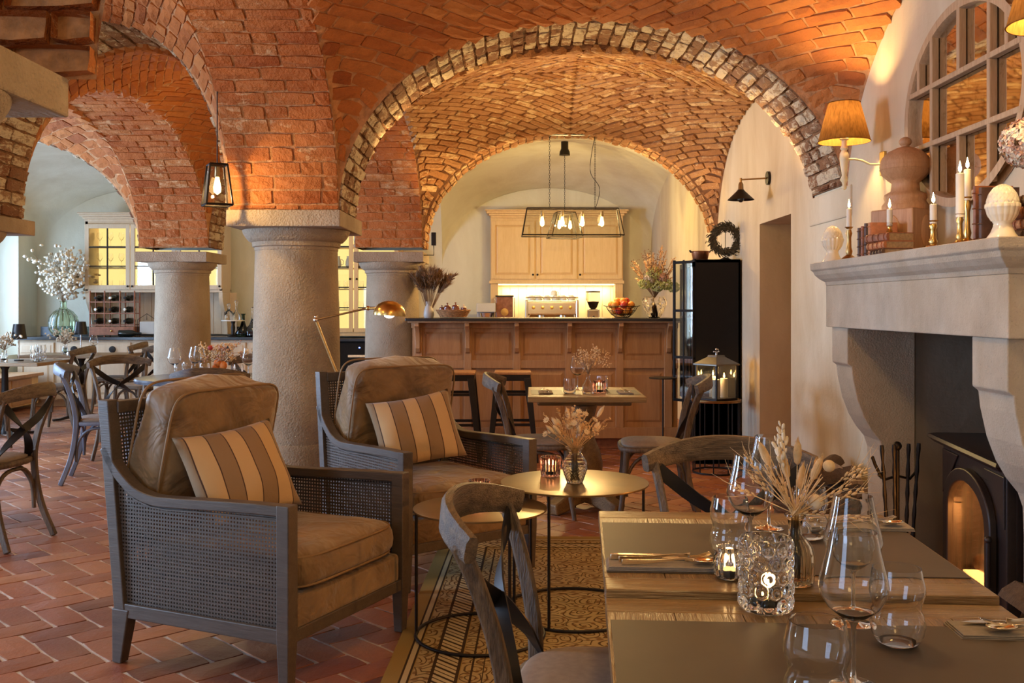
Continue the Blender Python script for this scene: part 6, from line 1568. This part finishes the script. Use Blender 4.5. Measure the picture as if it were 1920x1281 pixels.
b = MB(); b.tube(smoothpath([(.215, .01, TZ), (.17, .01, .62), (.26, .01, .45), (.22, .01, .255)], 6), .003, 5); b.build('cable', 'black_metal', t, 60)
for x in (-.285, -.095, .095, .28): bulb(t, x, 0, .235)
for x in (-.285, -.095, .095, .28): l = light('POINT', (0, 0, 0), 17, WARM, .008, name='pendant_light'); l.parent = t; l.location = (x, 0, .074)
t = thing('pendant_lamp', 'smaller square glass pendant lamp hanging behind the long one over the kitchen', 'lamp', (.53, 10.8, 2.05), R(8))
frame_pendant(t, .17, .17, 0, .10, .10, .27)
b = MB(); b.lathe([(.001, .90), (.06, .90), (.055, .94), (.04, .97), (.04, 1.05)], 20); b.build('ceiling_rose', 'black_metal', t, 50); chain(t, 0, 0, .27, .90)
for x in (-.06, .06): bulb(t, x, 0, .24)
for x in (-.06, .06): l = light('POINT', (0, 0, 0), 36, (1, .72, .30), .008, name='pendant_light'); l.parent = t; l.location = (x, 0, .079)
t = thing('hanging_lantern', 'small square glass lantern hanging at the left edge of the main brick pier', 'lamp', (-1.60, 5.28, 1.84), R(28))
frame_pendant(t, .068, .068, 0, .045, .045, .215)
b = MB(); b.tube([(0, 0, .215), (0, 0, .62)], .003, 5); b.build('rod', 'black_metal', t, 60); bulb(t, 0, 0, .205)
l = light('POINT', (0, 0, 0), 8, WARM, .008, name='pendant_light'); l.parent = t; l.location = (0, 0, .044)
t = thing('spotlight', 'tiny black spotlight fixed where the bar arch meets the column', 'lamp', ((813 - 968) / F * 9.1, 9.12, 1.86))
b = MB(); b.box((-.022, -.02, 0), (.022, .02, .12)); b.build('head', 'black_metal', t, bevel=.004)
b = MB(); b.tube([(0, 0, 0), (0, 0, -.09), (-.10, 0, -.09)], .005, 6); b.build('bracket', 'black_metal', t, 60)
# brass reading lamp
YL = 5.45
E_ = Vector(at(592, 600, YL)); L0 = Vector(at(628, 692, YL)); J = Vector(at(690, 578, YL)); K = Vector(at(712, 578, YL - .03)); Dm = Vector(at(730, 590, YL - .05))
t = thing('reading_lamp', 'brass swing-arm floor reading lamp behind the farther armchair', 'lamp', (L0.x + .10, YL, 0)); o_ = Vector((L0.x + .10, YL, 0))
b = MB(); b.lathe([(.12, 0), (.12, .012), (.02, .02)], 32); b.build('base', 'brass', t, 50)
P_ = lambda *q: [tuple(Vector(p) - o_) for p in q]
b = MB(); b.tube([(0, 0, .015), (0, 0, .76)], .009, 10); b.build('pole', 'brass_dark', t, 60)
b = MB(); b.tube([(0, 0, .76)] + P_(L0, E_), .0075, 10); b.build('lower_arm', 'brass_dark', t, 60)
b = MB(); b.ball(P_(E_)[0], .014, 12, 8); b.ball(P_(E_ + Vector((0, 0, .018)))[0], .008, 10, 6); b.build('elbow_joint', 'steel', t, 180)
b = MB(); b.tube(P_(E_, J), .0055, 8); b.build('upper_arm', 'brass_dark', t, 60)
b = MB(); b.ball(P_(J)[0], .013); b.tube(P_(J, K), .008, 8); b.lathe([(.014, 0), (.017, .01), (.015, .03), (.018, .05), (.012, .06)], 14, Matrix.Translation(P_(K)[0]) @ Matrix.Rotation(R(90), 4, 'Y')); b.build('neck', 'brass', t, 60)
b = MB(); b.lathe([(.088, 0), (.088, .012), (.082, .035), (.066, .058), (.04, .073), (.015, .080), (.0001, .080)], 32, Matrix.Translation(P_(Dm + Vector((0, 0, -.005)))[0]) @ Matrix.Rotation(R(4), 4, 'Y'), cap=False); b.build('dome_shade', 'brass', t, 60)
b = MB(); b.ball(P_(Dm)[0], (.03, .03, .02)); b.build('bulb', 'lamp_glow', t, 180)
light('SPOT', tuple(Dm + Vector((0, 0, .01))), 9, (1, .8, .5), .02, (0, 0, 0), name='reading_light', spot=130)
# cordless lamps
for lb, x, y in (('black cordless table lamp on the left-hand pedestal table', -4.99, 9.90), ('black cordless table lamp on the right-hand pedestal table near the dresser', -5.03, 11.40)):
    t = thing('table_lamp', lb, 'lamp', (x, y, .75), 0, 'black cordless table lamps')
    b = MB(); b.lathe([(.045, 0), (.045, .012), (.01, .016)], 20); b.build('base', 'black_metal', t, 50)
    b = MB(); b.tube([(0, 0, .014), (0, 0, .24)], .006, 8); b.build('pole', 'steel', t, 60)
    b = MB(); b.lathe([(.074, .22), (.052, .37), (.050, .37), (.072, .22)], 28, cap=False); b.lathe([(.0001, .369), (.051, .369)], 28, cap=False); b.build('lamp_shade', 'black_metal', t, 60)
# ---------------- glassware
def dbl(prof, th_=.0013):
    inner = [(max(.0002, r - th_), z) for r, z in prof[::-1] if z > prof[0][1] + .004]; return prof + inner + [(.0002, prof[0][1] + .006)]
def wine_glass(label, p, s=1.0, group='stemmed wine glasses'):
    t = thing('wine_glass', label, 'wine glass', p, 0, group)
    b = MB(); b.lathe([(.0002, 0), (.036 * s, 0), (.037 * s, .0015), (.030 * s, .003), (.012 * s, .0055), (.0045, .011), (.0036, .03), (.0034, .07 * s), (.004, .088 * s), (.008, .096 * s)], 32, cap=False); b.build('stem', 'glass', t, 180)
    bowl = [(.008, .096), (.022, .104), (.038, .117), (.0475, .134), (.0505, .148), (.049, .158), (.044, .178), (.038, .203), (.0335, .228)]
    b = MB(); b.lathe([(.0002, .094 * s)] + dbl([(r * s, z * s) for r, z in bowl], .0012), 40, cap=False); b.build('bowl', 'glass', t, 50); return t
TB = [(.0002, 0), (.022, 0), (.034, .006), (.042, .020), (.0445, .036), (.041, .052), (.0365, .062), (.0385, .070), (.044, .086), (.0435, .100), (.040, .114), (.0375, .128)]
def tumbler(label, p, s=1.0, group='double-bulged water tumblers', prof=TB):
    t = tag(MB().lathe(dbl([(r * s, z * s) for r, z in prof], .0016), 40, cap=False).build('water_tumbler', 'glass', None, 50, loc=p), label, 'glass', group)
    pass; return t
ZF, ZN = .7503, .7353; ZFM, ZNM = .7523, .7373
wine_glass('largest wine glass at the bottom right, nearest the camera', (.500, 1.463, ZNM))
wine_glass('wine glass directly behind the nearest one', (.598, 1.752, ZN))
wine_glass('wine glass left of the dried wheat, behind the double-bulged tumbler', (.502, 2.117, ZFM))
wine_glass('farthest wine glass by the far edge of the table', (.622, 2.43, ZFM))
tumbler('double-bulged tumbler cut by the bottom edge, left of the nearest wine glass', (.412, 1.352, ZNM), 1.03)
tumbler('double-bulged tumbler right of the nearest wine glass', (.634, 1.640, ZNM), 1.0)
tumbler('double-bulged tumbler at the left, in front of a wine glass on the far table', (.470, 2.170, ZFM), 1.0)
tumbler('double-bulged tumbler half hidden behind the dried wheat', (.690, 2.32, ZFM), .95)
# bubble votive
def tealight(t, z, r=.019):
    b = MB(); b.lathe([(r, z), (r, z + .014), (r - .001, z + .014), (.0001, z + .011)], 18); b.build('tealight', 'candle_wax', t, 50)
    b = MB(); b.lathe([(.0001, z + .013), (.004, z + .018), (.0035, z + .026), (.0001, z + .036)], 8); b.build('flame', 'flame', t, 180)
t = thing('bubble_votive', 'clear glass candle holder covered in round bubbles with a lit tealight', 'candle holder', (.466, 1.842, ZN))
def bub(a, z):
    h = 0
    for row in (round((z - .016) / .0255), ):
        if 0 <= row <= 4:
            st = 2 * PI / 11; k = round(a / st - .5 * (row % 2)); da = (a - (k + .5 * (row % 2)) * st) * .049; d = math.hypot(da, z - .016 - row * .0255)
            if d < .0125: h = .0060 * math.sqrt(max(0, 1 - (d / .0125) ** 2)) - (.0032 * math.exp(-(d / .004) ** 2))
    return h
relief(t, [(.044, 0), (.047, .003), (.047, .132), (.0462, .134)], bub, 'glass', .0055, 220, 44)
tealight(t, .009)
light('POINT', (.466, 1.842, ZN + .05), .55, (1, .60, .25), .01, name='tealight_light')
t = thing('votive_glass', 'small round ribbed clear votive with tealight beside the bubble holder', 'candle holder', (.430, 1.992, ZF))
relief(t, [(.020, 0), (.028, .008), (.0325, .026), (.030, .044), (.024, .056), (.0255, .064)], ribs(16, .003), 'glass', .003)
tealight(t, .006, .016)
light('POINT', (.430, 1.992, ZF + .04), .4, (1, .60, .25), .01, name='tealight_light')
# bud vase + dried wheat
vx, vy = .553, 1.957
t = thing('bud_vase', 'squat pale amber ribbed glass bud vase holding the dried wheat', 'vase', (vx, vy, ZF))
relief(t, [(.033, 0), (.0365, .006), (.0375, .030), (.037, .058), (.032, .076), (.021, .090), (.0135, .098), (.0125, .112), (.0145, .126), (.021, .134), (.0205, .137)], ribs(18, .0022, .004, .09), 'glass_amber', .002)
def ear_of_wheat(name, t, p, d, L, r, mat, rr, awns=True):
    d = Vector(d).normalized(); q = d.to_track_quat('Z', 'Y').to_matrix().to_4x4(); b = MB(); M0 = Matrix.Translation(p) @ q
    n = max(6, int(L / .006))
    for k in range(n):
        z = L * k / n; a = k * 2.4; w_ = r * (.55 + .6 * math.sin(PI * (k + .5) / n)); M = M0 @ Matrix.Rotation(a, 4, 'Z') @ Matrix.Translation((w_ * .55, 0, z)) @ Matrix.Rotation(R(20), 4, 'Y')
        b.ball((0, 0, 0), (w_ * .42, w_ * .34, w_ * .95), 6, 4, M)
        if awns and k % 2 == 0: b.tube([(0, 0, 0), (.006, 0, .028), (.016 * rr.uniform(.5, 1.4), 0, .062 * rr.uniform(.7, 1.2))], [.0006, .0005, .0002], 3, M)
    return b.build(name, mat, t, 180)
def bunny_tail(t, p, d, L, r, mat, rr):
    d = Vector(d).normalized(); q = d.to_track_quat('Z', 'Y').to_matrix().to_4x4(); M = Matrix.Translation(p) @ q; b = MB()
    b.lathe([(.0001, 0), (r * .7, L * .12), (r, L * .4), (r * .8, L * .75), (.0001, L)], 10, M)
    for k in range(90):
        z = rr.uniform(.05, 1) * L; rad = r * math.sin(PI * min(1, z / L * .85 + .12)); a = rr.uniform(0, 2 * PI); c = Vector((math.cos(a), math.sin(a), 0)); s_ = Vector((-math.sin(a), math.cos(a), 0)) * .0007
        b.add([c * rad * .8 + Vector((0, 0, z)) + s_, c * rad * .8 + Vector((0, 0, z)) - s_, c * (rad * 1.25) + Vector((0, 0, z + .008))], [(0, 1, 2)], M)
    return b.build('bunny_tail', mat, t, 180)
t = thing('dried_wheat', 'bunch of dried wheat and bunny-tail grass in the amber bud vase', 'flowers', (vx, vy, ZF + .01)); rr = random.Random(12)
S_ = MB()
spec = [(-.085, .225, 'w'), (-.055, .245, 'b'), (-.03, .285, 'o'), (-.02, .225, 'b'), (.0, .255, 'b'), (.02, .20, 'b'), (-.07, .19, 'w'), (-.045, .20, 'w'), (.045, .22, 'b'), (.085, .175, 'w'), (.13, .165, 'w'), (.14, .20, 'w'), (.055, .155, 'p'), (.062, .225, 'ball'), (-.015, .175, 'w'), (.02, .16, 'w'), (-.10, .17, 'w'), (.105, .215, 'w'), (-.035, .255, 'o'), (.03, .13, 'w'), (.11, .125, 'w')]
for k, (dx, dz, kd) in enumerate(spec):
    dy = rr.uniform(-.035, .035) - (.02 if kd == 'p' else 0); neck = Vector((rr.uniform(-.006, .006), rr.uniform(-.006, .006), .125)); tip = Vector((dx, dy, dz)); d = (tip - neck).normalized(); L = .05
    base = tip - d * L * .6
    S_.tube([(rr.uniform(-.015, .015), rr.uniform(-.015, .015), .0), tuple(neck), tuple(base)], .0011, 4)
    if kd == 'w': ear_of_wheat('wheat_ear', t, base, d, .060, .0062, 'dried_tan', rr)
    elif kd == 'o': ear_of_wheat('oat_ear', t, base, d, .060, .010, 'dried_pale', rr, False)
    elif kd == 'b': bunny_tail(t, base, d, .055, .0085, 'dried_tan', rr)
    elif kd == 'p': bunny_tail(t, base, d, .034, .0165, 'dried_pale', rr)
    else: b = MB(); b.ball(tuple(tip), .012, 14, 10); b.build('round_seed_head', 'dried_tan', t, 180)
for k in range(26):
    dx = rr.uniform(-.06, .06); S_.tube([(rr.uniform(-.015, .015), rr.uniform(-.01, .01), .0), (rr.uniform(-.007, .007), rr.uniform(-.006, .006), .125), (dx, rr.uniform(-.03, .03), rr.uniform(.19, .24))], .0009, 3)
S_.build('stems', 'dried_tan', t, kind='stuff')
# cutlery
def fork(label, p, rz, z):
    t = thing('fork', label, 'cutlery', (*p, z), rz, 'polished forks'); b = MB()
    b.strap([(-.10, 0, .004), (-.08, 0, .004), (-.03, 0, .007), (.02, 0, .012), (.035, 0, .008), (.05, 0, .005)], [.013, .012, .007, .0045, .010, .022], .0025); b.build('handle', 'cutlery_steel', t, 60, bevel=.0008)
    for k in range(4): y = (k - 1.5) * .0062; b = MB(); b.strap([(.048, y, .005), (.07, y, .006), (.095, y * .9, .014)], [.0035, .003, .0018], .0018); b.build('tine', 'cutlery_steel', t, 60)
def knife(label, p, rz, z):
    t = thing('knife', label, 'cutlery', (*p, z), rz, 'polished knives')
    b = MB(); b.strap([(-.11, 0, .005), (-.09, 0, .006), (-.02, 0, .007), (.0, 0, .006)], [.014, .013, .010, .011], .006); b.build('handle', 'cutlery_steel', t, 60, bevel=.002)
    b = MB(); b.prism([(.0, -.006), (.09, -.007), (.115, .004), (.09, .008), (.0, .006)], .003, .0045); b.build('blade', 'cutlery_steel', t)
def spoon(label, p, rz, z):
    t = thing('spoon', label, 'cutlery', (*p, z), rz, 'polished spoons')
    b = MB(); b.strap([(-.10, 0, .004), (-.08, 0, .004), (-.03, 0, .006), (.03, 0, .012), (.05, 0, .008)], [.013, .012, .007, .0045, .008], .0025); b.build('handle', 'cutlery_steel', t, 60, bevel=.0008)
    b = MB(); V = []
    for i in range(6):
        for k in range(18): a = 2 * PI * k / 18; r_ = i / 5; V.append((.073 + .027 * r_ * math.cos(a), .017 * r_ * math.sin(a), .002 + .007 * r_ * r_))
    b.add(V, [(i * 18 + k, i * 18 + (k + 1) % 18, (i + 1) * 18 + (k + 1) % 18, (i + 1) * 18 + k) for i in range(5) for k in range(18)]); o = b.build('bowl', 'cutlery_steel', t, 180); m = o.modifiers.new('thick', 'SOLIDIFY'); m.thickness = .0015
def napkin(label, p, rz, z, sx=.25, sy=.085):
    b = MB()
    for k in range(3): b.box((-sx / 2 + .002 * k, -sy / 2 + .001 * k, .0028 * k), (sx / 2 - .001 * k, sy / 2 - .002 * k, .0028 * k + .0024))
    o = b.build('napkin', 'napkin', None, loc=(*p, z), bevel=.001); o.rotation_euler.z = rz; tag(o, label, 'napkin', 'folded grey napkins')
for side, (px, py), z, rz in (('left', (.315, 2.075), ZFM, TA), ('far', (.845, 2.44), ZFM, TA), ('right', (.895, 1.70), ZN, TA)):
    wh = {'left': 'at the left of the farther table', 'far': 'at the far right corner of the farther table', 'right': 'at the right edge of the nearer table'}[side]
    napkin('folded grey napkin under cutlery ' + wh, (px, py), rz, z + .0002, .25 if side != 'right' else .28)
    zz = z + .0092
    fl_ = PI if side == 'right' else 0
    knife('knife ' + wh, (px - .005, py + .022), rz + R(2) + fl_, zz); fork('fork ' + wh, (px + .0, py + .003), rz + R(7) + fl_, zz + .003); spoon('spoon ' + wh, (px + .005, py - .02), rz + R(3) + fl_, zz + .001)
# ---------------- votives and vase on the round tables
def votive(label, x, y, z, r=.044, h=.085, mat='glass_pink', n=22):
    t = thing('ribbed_votive', label, 'candle holder', (x, y, z), 0, 'pink ribbed glass votives')
    relief(t, [(r * .86, 0), (r * .92, .004), (r, h)], ribs(n, .004, .003, h - .008), mat, .004, 132, 10)
    tealight(t, .009)
    light('POINT', (x, y, z + .05), .5, (1, .55, .25), .01, name='tealight_light')
votive('pink ribbed glass votive with lit candle on the larger round table', .150, 4.325, .5555)
votive('pink ribbed glass votive on the smaller round table, half hidden by the near chair', -.150, 4.00, .5105)
t = thing('glass_vase', 'faceted clear glass vase with round neck on the larger round table', 'vase', (.247, 4.165, .5555))
relief(t, [(.030, 0), (.034, .006), (.046, .040), (.053, .066), (.050, .090), (.036, .112), (.027, .126), (.030, .138), (.040, .150)], lambda a, z: .0028 * abs(math.sin(8 * a + z * 240)) * abs(math.sin(8 * a - z * 240)) * (z < .066), 'glass', .003, 144, 10)
t = thing('dried_flowers', 'wide bunch of pale dried flowers in the faceted vase on the larger round table', 'flowers', (.247, 4.165, .5555 + .01)); rr = random.Random(44); S_ = MB(); P1 = MB()
for k in range(58):
    a = rr.uniform(0, 2 * PI); sp = rr.uniform(0, 1) ** .6 * .145; tip = Vector((sp * math.cos(a) + rr.uniform(-.01, .01), sp * math.sin(a) * .7, rr.uniform(.22, .335) - sp * .45)); neck = Vector((rr.uniform(-.014, .014), rr.uniform(-.014, .014), .125)); d = (tip - neck).normalized()
    S_.tube([(rr.uniform(-.02, .02), rr.uniform(-.02, .02), .0), tuple(neck), tuple(tip - d * .01)], .0010, 4)
    m = k % 5
    if m == 0: bunny_tail(t, tip - d * .02, d, rr.uniform(.035, .06), .0095, 'dried_pale', rr)
    elif m == 1: ear_of_wheat('grass_ear', t, tip - d * .02, d, .045, .006, 'dried_tan', rr, False)
    elif m == 2:
        for q in range(12): v = Vector((rr.gauss(0, 1), rr.gauss(0, 1), rr.gauss(0, 1))).normalized() * rr.uniform(.008, .024); P1.ball(tuple(tip + v), .0045, 5, 4)
    elif m == 3:
        b = MB(); M = Matrix.Translation(tip) @ (d + Vector((0, -.8, 0))).to_track_quat('Z', 'Y').to_matrix().to_4x4(); b.ball((0, 0, .003), (.005, .005, .004), 8, 5, M)
        for q in range(10): c, s_ = math.cos(q * .628), math.sin(q * .628); b.add([(0, 0, 0), (c * .010 - s_ * .004, s_ * .010 + c * .004, .002), (c * .016, s_ * .016, .005), (c * .010 + s_ * .004, s_ * .010 - c * .004, .002)], [(0, 1, 2, 3)], M)
        b.build('daisy_head', 'dried_pale', t)
    else: grass_plume(P1, tip - d * .02, d, .05, .011, rr, 22)
S_.build('stems', 'dried_tan', t, kind='stuff'); P1.build('small_blooms', 'dried_tan', t, kind='stuff')
# ---------------- middle table setting
zt = .7503
wine_glass('wine glass on the small middle table', (.400, 6.44, zt), .98, 'stemmed wine glasses in the middle distance')
STB = [(.0002, 0), (.030, 0), (.038, .008), (.040, .05), (.036, .095)]
tumbler('low water tumbler at the left of the small middle table', (.335, 6.20, zt), 1, 'low tumblers on the middle table', STB)
tumbler('low water tumbler behind the pink votive on the small middle table', (.56, 6.45, zt), 1, 'low tumblers on the middle table', STB)
votive('patterned pink votive on the small middle table', .525, 6.23, zt, .040, .080)
t = thing('bud_vase', 'small clear bud vase with dried sprig on the small middle table', 'vase', (.452, 6.22, zt)); b = MB(); b.lathe(dbl([(.0002, 0), (.032, 0), (.037, .01), (.036, .05), (.020, .075), (.012, .09), (.013, .11), (.018, .118)], .002), 24, cap=False); b.build('body', 'glass', t, 50)
t = thing('dried_sprig', 'airy dried flower sprig in the bud vase on the small middle table', 'flowers', (.452, 6.22, zt + .01)); rr = random.Random(8); S_, P1 = MB(), MB()
for k in range(34):
    tip = Vector((rr.gauss(.02, .045), rr.gauss(0, .03), rr.uniform(.16, .27))); S_.tube([(0, 0, 0), (0, 0, .11), tuple(tip)], .0011, 4)
    for q in range(9): v = Vector((rr.gauss(0, 1), rr.gauss(0, 1), rr.gauss(0, 1))) * .012; P1.ball(tuple(tip + v), .0045, 5, 4)
S_.build('stems', 'dried_brown', t, kind='stuff'); P1.build('small_blooms', 'dried_tan', t, kind='stuff')
for s, wh in ((-1, 'on the left placemat of the small middle table'), (1, 'on the right placemat of the small middle table')):
    x = .435 + s * .25; napkin('folded napkin ' + wh, (x, 6.22), R(90), zt + .002, .2, .09); fork('fork ' + wh, (x - .015, 6.22), R(90), zt + .011); knife('knife ' + wh, (x + .015, 6.22), R(90), zt + .011)
# ---------------- round marble table setting
for k, (px, Y, lb) in enumerate(((327, 7.55, 'leftmost wine glass on the blue-grey round table'), (366, 7.75, 'wine glass second from the left on the blue-grey round table'), (374, 7.95, 'wine glass close behind the second one on the blue-grey round table'), (466, 7.50, 'wine glass at the right of the blue-grey round table, by the big column'))):
    wine_glass(lb, ((px - 968) / F * Y, Y, .7503), 1.0, 'wine glasses on the round marble table')
for k, (px, Y, lb) in enumerate(((336, 7.42, 'water tumbler at the left of the blue-grey round table'), (352, 7.72, 'water tumbler between the left wine glasses on the round table'), (384, 7.50, 'water tumbler left of the orange flowers'), (447, 7.35, 'low tumbler right of the orange flowers'))):
    tumbler(lb, ((px - 968) / F * Y, Y, .7503), .9, 'tumblers on the round marble table')
x, y = (415 - 968) / F * 7.6, 7.6
t = thing('glass_vase', 'small glass vase on the blue-grey round table', 'vase', (x, y, .7503)); b = MB(); b.lathe(dbl([(.0002, 0), (.035, 0), (.04, .03), (.03, .08), (.034, .10)], .003), 20, cap=False); b.build('body', 'glass', t, 50)
t = thing('flower_bunch', 'bunch of orange and russet dried flowers on the blue-grey round table', 'flowers', (x, y, .76)); rr = random.Random(77); S_, P1, P2 = MB(), MB(), MB()
for k in range(46):
    tip = Vector((rr.gauss(0, .085), rr.gauss(0, .06), rr.uniform(.13, .25))); S_.tube([(0, 0, 0), (0, 0, .09), tuple(tip)], .0016, 4)
    for q in range(8): (P1 if k % 3 else P2).ball(tuple(tip + Vector((rr.gauss(0, 1), rr.gauss(0, 1), rr.gauss(0, 1))) * .014), .0065, 5, 4)
S_.build('stems', 'dried_brown', t, kind='stuff'); P1.build('dried_blooms', 'dried_tan', t, kind='stuff'); P2.build('dried_blooms', 'dried_pink', t, kind='stuff')
for dx, dz, m in ((-.015, .10, 'orange_petal'), (.03, .085, 'orange_petal'), (-.03, .06, 'orange_petal'), (-.07, .22, 'red_petal')): b = MB(); b.ball((dx, -.05, dz), (.030, .02, .034) if m[0] == 'o' else (.020, .02, .02), 10, 7); b.build('bloom', m, t, 180)
# ---------------- left tables
for k, (px, Y, lb) in enumerate(((68, 9.75, 'glass tumbler on the left-hand pedestal table'), (76, 9.95, 'second glass tumbler just right of the first on the left-hand pedestal table'), (176, 11.30, 'wine glass on the right-hand pedestal table'))):
    (tumbler if k < 2 else wine_glass)(lb, ((px - 968) / F * Y, Y, .7503), 1.25 if k < 2 else .95, 'glasses on the pedestal tables')
for px, Y, lb in ((122, 11.30, 'on the right-hand pedestal table'), (8, 9.80, 'on the left-hand pedestal table')):
    x = (px - 968) / F * Y; t = thing('glass_vase', 'small glass vase ' + lb, 'vase', (x, Y, .7503)); b = MB(); b.lathe(dbl([(.0002, 0), (.03, 0), (.036, .03), (.022, .09), (.026, .11)], .003), 18, cap=False); b.build('body', 'glass', t, 50)
    t = thing('flower_bunch', 'little bunch of pale dried flowers ' + lb, 'flowers', (x, Y, .76)); rr = random.Random(int(px)); S_, P1 = MB(), MB()
    for k in range(26):
        tip = Vector((rr.gauss(0, .06), rr.gauss(0, .05), rr.uniform(.14, .26))); S_.tube([(0, 0, 0), (0, 0, .10), tuple(tip)], .002, 4)
        for q in range(6): P1.ball(tuple(tip + Vector((rr.gauss(0, 1), rr.gauss(0, 1), rr.gauss(0, 1))) * .015), .011, 5, 4)
    S_.build('stems', 'dried_brown', t, kind='stuff'); P1.build('small_blooms', 'dried_cream', t, kind='stuff')
